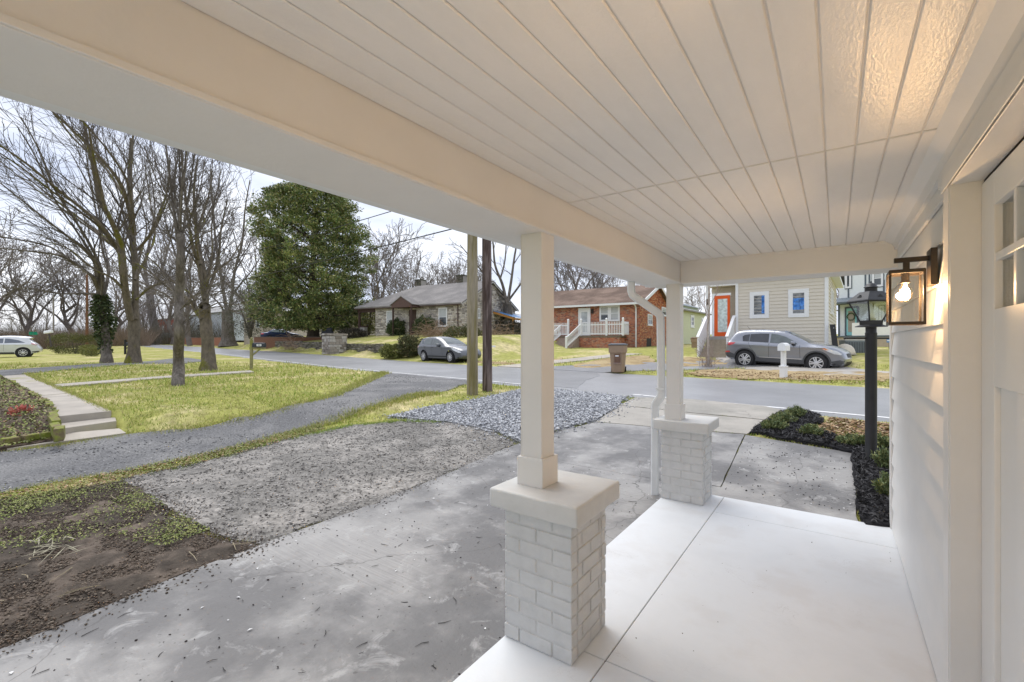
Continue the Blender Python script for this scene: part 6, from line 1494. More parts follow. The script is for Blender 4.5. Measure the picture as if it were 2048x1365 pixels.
big_tree('bare_tree', 'slender upright bare tree with straight trunk in the middle of the lawn', (357, 771), None,
    ([(357, 771), (357, 720), (358, 660), (359, 590), (361, 520), (362, 470)], (.135, .09)),
    [([(361, 520), (352, 460), (345, 400), (335, 320), (328, 250)], .07, .03, .6), ([(361, 500), (361, 430), (365, 360), (362, 280)], .075, .03, -.4), ([(362, 490), (372, 420), (382, 360), (392, 290)], .06, .025, .5),
     ([(361, 480), (347, 420), (325, 370), (310, 320)], .05, .02, -.6), ([(362, 470), (385, 430), (400, 380), (410, 320)], .05, .02, .3), ([(360, 540), (345, 490), (330, 440), (318, 380)], .05, .02, .4),
     ([(362, 550), (380, 500), (405, 470), (440, 450), (462, 400)], .045, .015, -.5), ([(362, 510), (395, 470), (425, 420), (455, 350)], .04, .015, .8), ([(359, 605), (340, 570), (322, 545), (300, 530)], .035, .012, -.4), ([(360, 620), (385, 602), (410, 595), (450, 580)], .035, .012, -.6), ([(360, 460), (350, 380), (352, 300)], .05, .02, .8),
     ([(359, 655), (385, 625), (420, 597), (462, 583)], .03, .01, -.5), ([(359, 680), (372, 660), (378, 620)], .02, .008, 0)], 8, bark=BARK, mx=3, dens=1.9, rmin=.005, up=.12, flare=1.25, wob=.17, sp=(18, 50))
big_tree('bare_tree', 'thick pollarded bare tree with bright green moss near the road', (417, 741), None,
    ([(417, 741), (417, 705), (413, 665), (411, 635), (408, 612)], (.25, .20)),
    [([(411, 625), (412, 590), (408, 545), (398, 500), (392, 450), (388, 380), (395, 320)], .21, .06, 1), ([(405, 640), (390, 620), (380, 600), (362, 590), (335, 575), (300, 545), (270, 525)], .14, .04, 1), ([(409, 600), (425, 560), (438, 510), (442, 460), (455, 400)], .12, .04, 2),
     ([(400, 530), (385, 490), (375, 440), (350, 400)], .10, .03, -1), ([(405, 570), (430, 545), (460, 520), (485, 480)], .08, .03, 1), ([(394, 470), (405, 430), (420, 380), (425, 320)], .09, .03, 0), ([(412, 618), (440, 605), (470, 610), (500, 600)], .06, .02, -1)], 13, bark=BARKM, rmin=.007, wob=.16, dens=2.0, mx=3)
big_tree('bare_tree', 'leaning dark trunked bare tree beyond the road on the left', (316, 690), 112,
    ([(316, 692), (308, 650), (302, 610), (298, 575)], (.9, .7)),
    [([(298, 580), (290, 540), (300, 480), (310, 420), (300, 340)], .7, .15, 0), ([(300, 585), (320, 550), (335, 500), (350, 430), (345, 350)], .6, .15, 4), ([(298, 575), (275, 530), (250, 480), (220, 420)], .5, .12, -3)], 17, mx=4, rmin=.03, dens=.45, extra=False)
big_tree('bare_tree', 'massive double trunked bare tree across the road before the white house', (457, 689), 66,
    ([(457, 690), (456, 670), (455, 645), (454, 620)], (.9, .65)),
    [([(455, 630), (448, 590), (440, 540), (430, 470), (425, 400), (420, 330)], .42, .1, 2), ([(457, 630), (464, 590), (470, 540), (485, 480), (490, 420), (500, 360)], .4, .1, -2), ([(455, 640), (440, 610), (420, 590), (395, 560)], .25, .06, -2), ([(460, 600), (480, 570), (505, 540), (530, 500)], .25, .06, 2)], 19, mx=4, rmin=.018, dens=.6, extra=False)
big_tree('bare_tree', 'dark many limbed bare tree rising right of the utility poles', (1012, 640), 46,
    ([(1018, 665), (1016, 630), (1014, 605)], (.5, .42)),
    [([(1014, 610), (1005, 570), (990, 530), (985, 480), (970, 430)], .28, .08, 0), ([(1015, 608), (1022, 565), (1028, 520), (1035, 470), (1030, 420)], .26, .08, 2), ([(1012, 600), (985, 575), (965, 545), (945, 520), (920, 490)], .22, .06, -2), ([(1018, 600), (1040, 570), (1060, 540), (1085, 500)], .2, .06, 1), ([(1000, 560), (1010, 520), (1012, 470), (1005, 430)], .15, .05, 1)], 23, mx=4, rmin=.015, dens=.75, extra=False)

# background bare trees: three grown once each, then copied
def proto(seed, H, spread, mx=4, dens=.78):
    rr = random.Random(seed); seg = []; tk = []
    pts = [Vector((rr.gauss(0, .12)*i, rr.gauss(0, .12)*i, H*.42*i/5)) for i in range(6)]; rs = [.27*(1-.5*i/5)*H/14 for i in range(6)]
    tk.append((pts, rs, 0))
    for i in range(7):
        t = .35+.65*i/6; f = t*5; a = min(int(f), 4); p = pts[a].lerp(pts[a+1], f-a); an = i*2.4+rr.random()
        d = Vector((math.cos(an)*spread, math.sin(an)*spread, 1)); grow_b(seg, p, d, H*rr.uniform(.36, .58), rs[a]*.62, 1, mx, rr, .10, .17, dens)
    tm = MB(); emit(tm, tk, .02); emit(tm, [s for s in seg if s[2] == 1], .03); cm = MB(); emit(cm, [s for s in seg if s[2] > 1], .024)
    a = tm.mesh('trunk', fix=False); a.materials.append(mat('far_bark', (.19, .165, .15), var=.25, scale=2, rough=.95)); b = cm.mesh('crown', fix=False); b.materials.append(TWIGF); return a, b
PROT = [proto(31, 14, .55), proto(37, 14, .75), proto(41, 14, .42), proto(43, 14, .65)]
BGT = [(752, 78, 430, 'tall hazy bare tree just right of the evergreen'), (797, 82, 475, 'hazy bare tree above the left chimney of the stone house'), (838, 70, 500, 'bare tree behind the stone house between its chimneys'),
       (868, 64, 505, 'bare tree behind the right chimney of the stone house'), (905, 68, 490, 'bare tree behind the ridge left of the pale utility pole'), (940, 74, 500, 'bare tree hidden partly by the utility poles'),
       (1112, 50, 480, 'bare tree left of the bungalow roof beside the near post'), (1152, 46, 430, 'thick pale bare tree above the bungalow roof'), (1195, 58, 480, 'bare tree behind the dark gabled roof'), (1240, 62, 500, 'bare tree above the bungalow beside the gutter outlet'),
       (1388, 90, 560, 'faint bare tree above the pale clapboard house'), (505, 75, 420, 'hazy bare tree left of the evergreen crown'), (560, 85, 470, 'bare tree hidden behind the evergreen crown'), (380, 80, 430, 'bare tree behind the slender lawn tree'), (345, 95, 470, 'distant bare tree left of the slender lawn tree'),
       (235, 88, 480, 'distant bare tree between the ivy tree and its neighbour'), (145, 92, 470, 'distant bare tree left of the reddish pole'), (60, 90, 450, 'distant bare tree above the white SUV'), (-20, 80, 420, 'distant bare tree at the left picture edge'), (1690, 60, 500, 'bare tree between the tan and the white house')]
rr = random.Random(77)
for i, (px, d, ty, lab) in enumerate(BGT):
    p = Pd(px, d); gz = T(p.x, p.y); H = CAM_Z+(HORIZON-ty)/F_PX*d-gz; a, b = PROT[i % 4]
    t = thing('bare_tree', lab, 'tree', (p.x, p.y, gz-.2), rr.uniform(0, 6.28), 'bare trees behind the houses'); s = H/15.0; t.scale = (s*1.1, s*1.1, s)
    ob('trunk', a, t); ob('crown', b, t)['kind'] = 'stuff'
# far woodland and tawny scrub on the left
wm_b = MB(); rr = random.Random(5); seg = []
for i in range(84):
    p = Pd(rr.uniform(-160, 560), rr.uniform(105, 150)) if i < 46 else Pd(rr.uniform(-1700, -160), rr.uniform(48, 75)); p.z = T(p.x, p.y)-.3
    grow_b(seg, p, Vector((rr.gauss(0, .08), rr.gauss(0, .08), 1)), rr.uniform(7, 15), rr.uniform(.12, .28), 1, 3, rr, .12, .12, .9)
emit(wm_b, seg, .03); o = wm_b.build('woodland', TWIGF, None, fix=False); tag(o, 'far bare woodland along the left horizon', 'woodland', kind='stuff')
def blades(n, sampler, h, w, m, name, lean=.5, parent=None, seed=1, zoff=0.0):
    g = np.random.default_rng(seed); P = sampler(n, g); n = len(P)
    hh = g.uniform(*h, n)*P[:, 3]; ww = g.uniform(*w, n)*P[:, 3]; a = g.uniform(0, 6.283, n); l = g.uniform(0, lean, n)*hh; b = g.uniform(0, 6.283, n)
    sx, sy = np.cos(a)*ww/2, np.sin(a)*ww/2
    V = np.zeros((n, 3, 3)); V[:, 0] = np.stack([P[:, 0]-sx, P[:, 1]-sy, P[:, 2]+zoff], 1); V[:, 1] = np.stack([P[:, 0]+sx, P[:, 1]+sy, P[:, 2]+zoff], 1)
    V[:, 2] = np.stack([P[:, 0]+np.cos(b)*l, P[:, 1]+np.sin(b)*l, P[:, 2]+hh+zoff], 1)
    return np_mesh(name, V.reshape(-1, 3), np.arange(3*n).reshape(n, 3), m, parent)
def band(px0, px1, d0, d1):
    def f(n, g):
        px = g.uniform(px0, px1, n); d = g.uniform(d0, d1, n); l = (px-1024)/F_PX*d; x = d*FX+l*RX; y = d*FY+l*RY
        return np.stack([x, y, terr(x, y), np.ones(n)], 1)
    return f
tag(blades(26000, band(-120, 300, 78, 96), (1.2, 4.2), (.02, .06), ramp_island('tawny_scrub', [(.20,.145,.10), (.28,.215,.155), (.15,.115,.085)]), 'scrub', 1.0), 'tawny winter scrub along the far left road', 'scrub', kind='stuff')
tag(blades(9000, band(-1700, -120, 52, 70), (1.5, 4.5), (.02, .07), MATS['tawny_scrub'], 'scrub', .9, seed=3), 'winter scrub closing the lots to the left', 'scrub', kind='stuff')
tag(blades(16000, band(-120, 640, 96, 112), (2.5, 6.5), (.02, .07), ramp_island('grey_scrub', [(.17,.15,.13), (.22,.19,.165), (.12,.115,.085), (.13,.13,.08)]), 'thicket', .8), 'grey brown thicket below the far woodland', 'thicket', kind='stuff')

# ---- broadleaf evergreen and bushes
def leaves(n, pts_n, size, m, name, parent, seed=0, curl=.25, asp=.42):
    """leaf-sized bent quads at given points with outward directions"""
    g = np.random.default_rng(seed); P, N = pts_n; n = len(P)
    d = N+g.normal(0, .55, (n, 3)); d /= np.linalg.norm(d, axis=1)[:, None]
    u = g.normal(0, 1, (n, 3)); u -= (u*d).sum(1)[:, None]*d; u /= np.linalg.norm(u, axis=1)[:, None]; w = np.cross(d, u)
    L = g.uniform(*size, n)[:, None]; W_ = L*asp
    V = np.zeros((n, 4, 3)); V[:, 0] = P-d*L*.5; V[:, 1] = P+u*W_*.5+w*L*curl*.2; V[:, 2] = P+d*L*.5-w*L*curl*.3; V[:, 3] = P-u*W_*.5+w*L*curl*.2
    o = np_mesh(name, V.reshape(-1, 3), np.arange(4*n).reshape(n, 4), m, parent); o['kind'] = 'stuff'; return o
LEAF_MAG = ramp_island('magnolia_leaf', [(.07,.115,.035), (.15,.205,.06), (.25,.28,.085), (.10,.155,.045), (.36,.36,.14), (.18,.235,.07), (.27,.24,.10)], rough=.42, spec=.5, var=.5, scale=.75)
def crown_pts(prof, clumps, per, cr, seed, squash=.7):
    """clumps of points over a crown: prof(t) -> radius at height fraction, returned with outward normals"""
    g = np.random.default_rng(seed); P = []; N = []
    for i in range(clumps):
        t = g.random(); r = prof(t)*(.40+.64*math.sqrt(g.random())); a = g.uniform(0, 6.283); r *= 1+.18*math.sin(3*a+t*9)
        c = np.array([r*math.cos(a), r*math.sin(a), t]); k = int(per*g.uniform(.5, 1.4)); s = cr*g.uniform(.6, 1.3)
        q = g.normal(0, 1, (k, 3)); q /= np.linalg.norm(q, axis=1)[:, None]; q *= (g.random(k)**.4)[:, None]*s; q[:, 2] *= squash
        P.append((c, q)); 
    return P
mp = Pd(626, 49.5, 676); mag = thing('evergreen_tree', 'big dense dark green broadleaf evergreen tree across the road', 'tree', (mp.x, mp.y, mp.z)); mag.scale = (1.36, 1.36, 1.36)
tm = MB(); tm.tube([(0, 0, -.4), (.05, 0, .4), (0, .05, 1.4), (.05, 0, 3.5), (0, 0, 7)], [.62, .45, .42, .33, .15], 14, cap=False)
rr = random.Random(2); seg = []
for i in range(26):
    z = 1.3+i*.33; a = i*2.4; grow_b(seg, Vector((0, 0, z)), Vector((math.cos(a), math.sin(a), .25)), (4.2 if z < 6 else 2.8), .13, 2, 3, rr, .05, .15, .6)
emit(tm, seg, .02); tm.build('trunk', mat('evergreen_bark', (.075, .06, .045), var=.3, rough=.95), mag, smooth_=True, fix=False)
Hm = 11.9
prof = lambda t: 3.85*float(np.interp(t, [0, .06, .18, .35, .55, .75, .9, 1], [.62, .95, 1.0, 1.0, 1.0, .96, .82, .4]))
PP = []; NN = []
for c, q in crown_pts(prof, 1350, 80, .62, 3, .6):
    c = np.array([c[0], c[1], .75+c[2]*(Hm-.6)]); nn = q+np.array([c[0], c[1], (c[2]-5)*.3+2.0])*.12; PP.append(c+q); NN.append(nn)
PP = np.concatenate(PP); NN = np.concatenate(NN); NN /= np.linalg.norm(NN, axis=1)[:, None]
leaves(0, (PP, NN), (.13, .26), LEAF_MAG, 'crown', mag, 4)
def bush(name, label, cat, loc, r, n, size, m, seed, box=0.0, stems=6, asp=.4, group=None, rz=0.0, thin=.35, up=.4):
    t = thing(name, label, cat, loc, rz, group); g = np.random.default_rng(seed)
    q = g.normal(0, 1, (n, 3)); q /= np.linalg.norm(q, axis=1)[:, None]
    if box: q = np.sign(q)*np.abs(q)**(1-box); 
    rad = thin+(1-thin)*g.random(n)**.35
    nz = np.array([noise.noise(Vector(v)*2.3+Vector((seed, 0, 0))) for v in q])*.5*(1-box*.85)
    P = q*(rad*(1+nz))[:, None]*np.array(r); P[:, 2] += r[2]*.92; k = P[:, 2] > .01; P = P[k]; N = q[k]+np.array([0, 0, up])
    leaves(0, (P, N/np.linalg.norm(N, axis=1)[:, None]), size, m, 'foliage', t, seed, asp=asp)
    sm = MB(); rr = random.Random(seed)
    for i in range(stems):
        a = rr.uniform(0, 6.28); e = rr.uniform(.2, .75); sm.tube([(0, 0, -.1), (math.cos(a)*r[0]*e*.4, math.sin(a)*r[1]*e*.4, r[2]*.7), (math.cos(a)*r[0]*e, math.sin(a)*r[1]*e, r[2]*1.5)], [.02*r[2]/.5, .014*r[2]/.5, .005], 5)
    sm.build('stem', TWIG, t, fix=False); return t
def gl(name, cols, rough=.6): return ramp_island(name, cols, rough=rough, spec=.3)
HEDGE = gl('hedge_leaf', [(.10,.12,.03), (.16,.17,.045), (.07,.085,.03), (.12,.11,.04), (.19,.19,.055)])
DGREEN = gl('dark_bush_leaf', [(.04,.06,.022), (.075,.105,.035), (.05,.075,.03), (.11,.13,.05)])
OLIVE = gl('olive_bush_leaf', [(.18,.20,.05), (.26,.27,.075), (.13,.155,.04), (.24,.22,.08)])
PINEY = gl('juniper_leaf', [(.11,.16,.065), (.17,.225,.09), (.24,.275,.115), (.13,.18,.085), (.28,.29,.11)])
def at(px, py, d): p = Pd(px, d, py); return (p.x, p.y, T(p.x, p.y))
x, y = G(150, 708); bush('hedge', 'clipped olive green hedge beside the white SUV', 'hedge', (x, y, T(x, y)), (2.0, 1.0, .98), 11000, (.06, .13), HEDGE, 3, box=.45, rz=YAW)
x, y = G(177, 711); bush('round_shrub', 'clipped round yellow green shrub behind the smaller ball', 'shrub', (x, y, T(x, y)), (.62, .6, .46), 3500, (.05, .09), OLIVE, 4, box=.3)
x, y = G(183, 713); bush('round_shrub', 'small clipped ball shrub in front of the hedge end', 'shrub', (x, y, T(x, y)), (.42, .42, .36), 2600, (.05, .08), OLIVE, 5, box=.3)
def fb(px, py, d, r, n, size, m, seed, label, name='bush', up=.5):
    p = Pd(px, d, py); bush(name, label, 'bush', (p.x, p.y, p.z), r, n, size, m, seed, stems=8, up=up)
fb(792, 676, 43, (.95, .8, .92), 4200, (.10, .2), DGREEN, 11, 'dark upright bush beside the left window of the stone house')
fb(848, 674, 41, (1.15, .8, .95), 4200, (.10, .2), DGREEN, 12, 'dark bush right of the stone house door hood')
fb(787, 718, 30.5, (1.0, .7, .52), 3800, (.10, .2), OLIVE, 13, 'olive green bush spilling over the roadside by the stone wall')
fb(818, 713, 30.0, (.85, .7, .75), 4000, (.09, .18), gl('mixed_bush_leaf', [(.09,.11,.045), (.15,.15,.065), (.20,.16,.085), (.07,.085,.03)]), 14, 'brown green tangled bush behind the hatchback')
fb(925, 695, 34.5, (2.1, .9, .85), 4200, (.10, .22), MATS['mixed_bush_leaf'], 15, 'scrubby bush behind the hatchback and utility poles')
fb(1022, 686, 40, (2.1, 1.2, 1.0), 4600, (.10, .2), gl('thorny_leaf', [(.05,.045,.035), (.08,.07,.05), (.035,.035,.025), (.10,.08,.06)]), 16, 'dark thorny bush below the blue lean-to roof')
fb(705, 679, 45.5, (1.9, 1.0, .6), 3500, (.10, .2), MATS['thorny_leaf'], 18, 'dry brown bush between the grill and the stone house porch')
fb(738, 670, 52, (2.2, 1.5, 2.2), 5000, (.14, .28), OLIVE, 19, 'yellow green bush seen through the stone house porch')
fb(500, 676, 62, (3.6, 3.0, 3.9), 7000, (.12, .24), gl('grey_green_leaf', [(.05,.065,.03), (.10,.11,.065), (.15,.14,.11), (.075,.085,.05), (.18,.165,.14)]), 20, 'loose grey green evergreen left of the big dark tree', name='evergreen_tree')
# bare brush heap in front of the cottage
def brush(px, py, d, r, n, seed, label, m, L=(.5, 1.4)):
    p = Pd(px, d, py); t = thing('brush_heap', label, 'brush', (p.x, p.y, p.z)); rr = random.Random(seed); mb = MB()
    for i in range(n):
        q = Vector((rr.gauss(0, r[0]*.5), rr.gauss(0, r[1]*.5), abs(rr.gauss(0, r[2]*.5)))); dd = Vector((rr.gauss(0, 1), rr.gauss(0, 1), rr.uniform(-.1, 1.1))).normalized(); l = rr.uniform(*L)
        e = dd+Vector((rr.gauss(0, .4), rr.gauss(0, .4), -.5)); mb.tube([q, q+dd*l*.5, q+dd*l*.5+e.normalized()*l*.5], [.014, .011, .006], 3, cap=False)
    mb.build('twigs', m, t, fix=False)['kind'] = 'stuff'
BR1 = ramp_island('dry_brush', [(.32,.22,.15), (.22,.15,.10), (.40,.31,.23)])
brush(868, 680, 37.5, (2.2, 1.0, 1.1), 420, 1, 'heap of dry reddish brush below the right window of the stone house', BR1)
brush(990, 692, 37, (1.6, .9, 1.6), 380, 2, 'tangle of dry canes beside the dark utility pole', BR1)
brush(582, 704, 43, (1.0, .5, 1.5), 120, 3, 'bare twiggy shrub before the roadside stone wall', BR1)
# sapling with bare suckers in front of the tan house
sp_ = Pd(1416, 19.6, 736); rr = random.Random(6); sap = thing('sapling', 'thin bare sapling with suckers in front of the orange door steps', 'tree', (sp_.x, sp_.y, sp_.z))
seg = []; tk = [([Vector((0, 0, -.1)), Vector((.02, 0, .8)), Vector((-.02, .02, 1.7)), Vector((.06, 0, 2.6)), Vector((0, 0, 3.7)), Vector((-.06, 0, 4.6))], [.055, .045, .04, .034, .025, .012], 0)]
kids(seg, tk[0][0], tk[0][1], 3.0, 1, 3, rr, .18, .14, 1.5, (18, 40), .3)
tm = MB(); emit(tm, tk, .01); tm.build('trunk', mat('pale_birch_bark', (.42, .37, .33), var=.35, scale=9, rough=.9), sap, smooth_=True, fix=False)
for i in range(26): grow_b(seg, Vector((rr.gauss(0, .1), rr.gauss(0, .1), 0)), Vector((rr.gauss(0, .35), rr.gauss(0, .35), 1)), rr.uniform(.5, 1.1), .012, 2, 3, rr, .1, .15, .8)
cm = MB(); emit(cm, seg, .006); cm.build('crown', mat('pale_twig', (.33, .26, .22), var=.2), sap, fix=False)['kind'] = 'stuff'
# ivy sleeve on the leaning tree
g = np.random.default_rng(9); n = 2600; tt = g.random(n); gi = G(213, 726); di = gi[0]*FX+gi[1]*FY; c0 = [Pd(202, di, 590), Pd(211, di, 708)]
a = g.uniform(0, 6.283, n); rad = (.24+.22*np.sin(np.clip(tt*1.25, 0, 1)*math.pi))*(.6+.75*g.random(n)**2); b_ = Pd(213, di, 726)
cx = c0[0].x+(c0[1].x-c0[0].x)*tt-b_.x; cy = c0[0].y+(c0[1].y-c0[0].y)*tt-b_.y; cz = c0[0].z+(c0[1].z-c0[0].z)*tt-b_.z
kk = g.random(n) < 1-.75*np.clip((tt-.6)/.4, 0, 1)
PP = np.stack([cx+rad*np.cos(a), cy+rad*np.sin(a), cz], 1)[kk]; NN = np.stack([np.cos(a), np.sin(a), np.full(n, -.2)], 1)[kk]
leaves(0, (PP, NN), (.10, .22), DGREEN, 'ivy', ivy_tree, 10, asp=.6)
# mulch bed shrubs: upright needle tufts
def juniper(loc, r, h, n, seed, label):
    t = thing('low_shrub', label, 'shrub', loc, 0, 'young shrubs in the mulch bed'); g = np.random.default_rng(seed); P = []; N = []; sm = MB()
    for i in range(26):
        a = g.uniform(0, 6.283); rr_ = r*math.sqrt(g.random()); tip = np.array([rr_*math.cos(a), rr_*math.sin(a), h*(1-.5*(rr_/r)**2)*g.uniform(.75, 1.1)]); ba = np.array([tip[0]*.35, tip[1]*.35, 0])
        sm.tube([ba, (ba+tip)/2+np.array([0, 0, .02]), tip], [.006, .004, .002], 4, cap=False)
        k = n//26; u = g.random(k)**.7*.9+.12; q = ba+(tip-ba)*u[:, None]+g.normal(0, .014, (k, 3)); P.append(q); N.append(np.tile((tip-ba)/np.linalg.norm(tip-ba), (k, 1))+g.normal(0, .55, (k, 3)))
    sm.build('stem', TWIG, t, fix=False); P = np.concatenate(P); N = np.concatenate(N); leaves(0, (P, N/np.linalg.norm(N, axis=1)[:, None]), (.025, .05), PINEY, 'foliage', t, seed, asp=.28)
for i, (px, py, r, h, lab) in enumerate([(1546, 864, .17, .15, 'leafy low shrub nearest the drive corner of the mulch bed'), (1568, 851, .18, .16, 'leafy low shrub in the middle of the corner clump'), (1592, 839, .17, .16, 'leafy low shrub at the back of the corner clump near the road'),
        (1626, 876, .14, .13, 'small low shrub alone in the mulch between clump and lamp'), (1705, 895, .16, .14, 'low shrub just left of the lamp post'), (1768, 899, .14, .14, 'low shrub just right of the lamp post'), (1775, 946, .13, .22, 'tall low shrub against the house corner board'), (1778, 1000, .12, .2, 'low shrub at the house corner nearest the porch')]):
    x, y = G(px, py); juniper((x, y, T(x, y)+.03), r, h, 2200, 60+i, lab)

# ================================================================== scatter
def free_of(x, y, polys):
    k = np.ones(x.shape, bool)
    for p in polys: k &= ~inside(x, y, p)
    return k
def lawn_sampler(n, g):
    px = g.uniform(-30, 1960, n*2); d = 3.0/(1-g.random(n*2)*.88)**1.0; l = (px-1024)/F_PX*d; x = d*FX+l*RX; y = d*FY+l*RY
    s, v = sv(x, y); k = (((v < -.5) & (v > -16)) | ((v > 6.05) & (v < 13)))
    x, y, d = x[k], y[k], d[k]; k = free_of(x, y, SHEETS) & ~((x > -1.5) & (y < 4.6)); x, y, d = x[k], y[k], d[k]
    return np.stack([x, y, terr(x, y)-.01, np.clip(d/7, .7, 3.0)], 1)
GB1 = ramp_island('grass_blade', [(.30,.35,.065), (.40,.42,.09), (.24,.31,.05), (.49,.44,.18), (.35,.38,.075), (.58,.50,.28), (.43,.41,.13)], rough=.7)
def clump(s0, f, lo):
    def w(n, g):
        P = s0(n, g); q = np.array([noise.noise(Vector((a*f, b*f, 1.7))) for a, b in P[:, :2]]); return P[q > lo]
    return w
tag(blades(120000, lawn_sampler, (.02, .055), (.006, .014), GB1, 'grass', 1.3), 'short yellow green winter grass on the lawns and verges', 'grass', kind='stuff')
GB2 = ramp_island('lush_grass_blade', [(.20,.30,.04), (.27,.38,.06), (.33,.41,.09)], rough=.7)
tag(blades(48000, clump(lawn_sampler, .9, .0), (.02, .055), (.008, .018), GB2, 'lush_grass', 1.2, seed=4), 'brighter green tufts scattered through the lawns', 'grass', kind='stuff')
# stones: little faceted lumps
ICO = np.array([(0, 0, 1), (.9, 0, .2), (.28, .85, .15), (-.72, .53, .2), (-.72, -.53, .1), (.28, -.85, .2), (0, 0, -.6)], float); ICF = np.array([(0,1,2), (0,2,3), (0,3,4), (0,4,5), (0,5,1), (6,2,1), (6,3,2), (6,4,3), (6,5,4), (6,1,5)])
def lumps(P, size, m, name, seed, flat=.65, aniso=.5):
    g = np.random.default_rng(seed); n = len(P); s = g.uniform(*size, n); a = g.uniform(0, 6.283, n)
    V = ICO[None]*(1+g.normal(0, .16, (n, 7, 1))); V = V*np.stack([s, s*g.uniform(aniso, 1, n), s*flat*g.uniform(.6, 1, n)], 1)[:, None, :]
    ti = g.normal(0, .5, n); y2 = V[:, :, 1]*np.cos(ti)[:, None]-V[:, :, 2]*np.sin(ti)[:, None]; z2 = V[:, :, 1]*np.sin(ti)[:, None]+V[:, :, 2]*np.cos(ti)[:, None]
    x = V[:, :, 0]*np.cos(a)[:, None]-y2*np.sin(a)[:, None]; y = V[:, :, 0]*np.sin(a)[:, None]+y2*np.cos(a)[:, None]
    W_ = np.stack([x+P[:, 0:1], y+P[:, 1:2], z2+P[:, 2:3]], 2); F_ = ICF[None]+(np.arange(n)*7)[:, None, None]
    return np_mesh(name, W_.reshape(-1, 3), F_.reshape(-1, 3), m)
def fill(poly, n, g, zoff, pw=0.0):
    xs = [p[0] for p in poly]; ys = [p[1] for p in poly]; x = g.uniform(min(xs), max(xs), n*3); y = g.uniform(min(ys), max(ys), n*3)
    d = x*FX+y*FY; l = x*RX+y*RY; k = inside(x, y, poly) & (d > .6) & (np.abs(l/np.maximum(d, .1)) < 1.22); x, y, d = x[k], y[k], d[k]
    if pw: k = g.random(len(x)) < np.clip((3.0/d)**pw, 0, 1); x, y = x[k], y[k]
    x, y = x[:n], y[:n]; return np.stack([x, y, terr(x, y)+zoff], 1)
g = np.random.default_rng(21)
GST = ramp_island('crushed_stone', [(.40,.41,.43), (.30,.31,.33), (.52,.53,.55), (.22,.225,.24), (.64,.65,.66), (.36,.37,.40)], rough=.8, var=.1)
tag(lumps(fill(GP(grl_px), 15000, g, .035), (.014, .034), GST, 'crushed_stone', 1), 'pale grey crushed stone spread beside the concrete drive', 'gravel', kind='stuff')
DST = ramp_island('dark_gravel_stone', [(.16,.16,.163), (.22,.22,.222), (.30,.30,.30), (.11,.11,.113), (.46,.45,.44)], rough=.85, var=.1)
tag(lumps(fill(grav_poly, 40000, g, .006, .6), (.006, .019), DST, 'drive_gravel', 2), 'fine dark gravel along the neighbouring drive', 'gravel', kind='stuff')
PADS = ramp_island('pad_crumb', [(.28,.27,.255), (.17,.16,.15), (.40,.385,.365), (.11,.10,.095), (.48,.46,.44)], rough=.9)
tag(lumps(fill(GP(pad_px), 9000, g, .016), (.005, .016), PADS, 'asphalt_crumbs', 3), 'loose crumbs of broken asphalt on the worn pad', 'gravel', kind='stuff')
CLOD = ramp_island('soil_clod', [(.10,.08,.062), (.15,.12,.092), (.07,.055,.045), (.20,.165,.13), (.13,.095,.07)], rough=.95)
soil_w = GP(soil_px)
tag(lumps(fill(soil_w, 14000, g, .010), (.004, .013), CLOD, 'soil_clods', 4), 'crumbled clods over the bare soil', 'soil', kind='stuff')
def litter(P, L, W_, m, name, label, seed, flat=.25, cat='leaves'):
    g_ = np.random.default_rng(seed); n = len(P); a = g_.uniform(0, 6.283, n); l = g_.uniform(*L, n); w = g_.uniform(*W_, n); ti = g_.normal(0, flat, n); t2 = g_.normal(0, flat, n)
    u = np.stack([np.cos(a), np.sin(a), ti], 1)*l[:, None]*.5; v = np.stack([-np.sin(a), np.cos(a), t2], 1)*w[:, None]*.5
    V = np.stack([P-u, P-v*.9+u*.1, P+u, P+v*.9], 1); V[:, 1, 2] += w*.3; V[:, 3, 2] += w*.2
    o = np_mesh(name, V.reshape(-1, 3), np.arange(4*n).reshape(n, 4), m); return tag(o, label, cat, kind='stuff')
CHIP = ramp_island('mulch_chip', [(.018,.018,.02), (.035,.035,.038), (.055,.055,.06), (.012,.011,.012), (.08,.08,.085)], rough=.85)
litter(fill(mul, 14000, g, .055), (.03, .08), (.006, .016), CHIP, 'mulch_chips', 'shredded black bark mulch in the bed by the porch', 5, .5, 'mulch')
LEAFM = ramp_island('dead_leaf', [(.30,.20,.11), (.42,.30,.18), (.22,.14,.08), (.50,.40,.27), (.36,.22,.12), (.16,.10,.07)], rough=.85)
verge = GP([(1600, 868), (1650, 848), (1660, 838), (1790, 852), (1800, 905), (1700, 892)])
litter(fill(verge, 1500, g, .02), (.04, .09), (.02, .05), LEAFM, 'verge_leaves', 'dead brown leaves on the verge behind the lamp post', 6)
fv = [from_sv(*q) for q in [(-10, 6.1), (7, 6.1), (6, 9.2), (-9, 8.6)]]
litter(fill(fv, 1700, g, .02), (.05, .10), (.025, .06), LEAFM, 'far_verge_leaves', 'dead leaves along the verge across the road', 7)
strip_w = GP([(0, 990), (120, 968), (250, 942), (430, 905), (640, 846), (650, 860), (440, 920), (250, 962), (120, 990), (0, 1005)])
litter(fill(strip_w, 1500, g, .02), (.02, .05), (.012, .03), LEAFM, 'strip_leaves', 'dead leaf crumbs in the grass strip beside the gravel drive', 8)
litter(fill([(p.x, p.y) for p in bed], 2500, g, .06), (.03, .07), (.015, .04), LEAFM, 'bed_leaves', 'brown leaf litter over the garden bed', 9)
CLOV = ramp_island('clover_leaf', [(.17,.21,.05), (.24,.27,.07), (.12,.15,.04), (.30,.30,.12)], rough=.7)
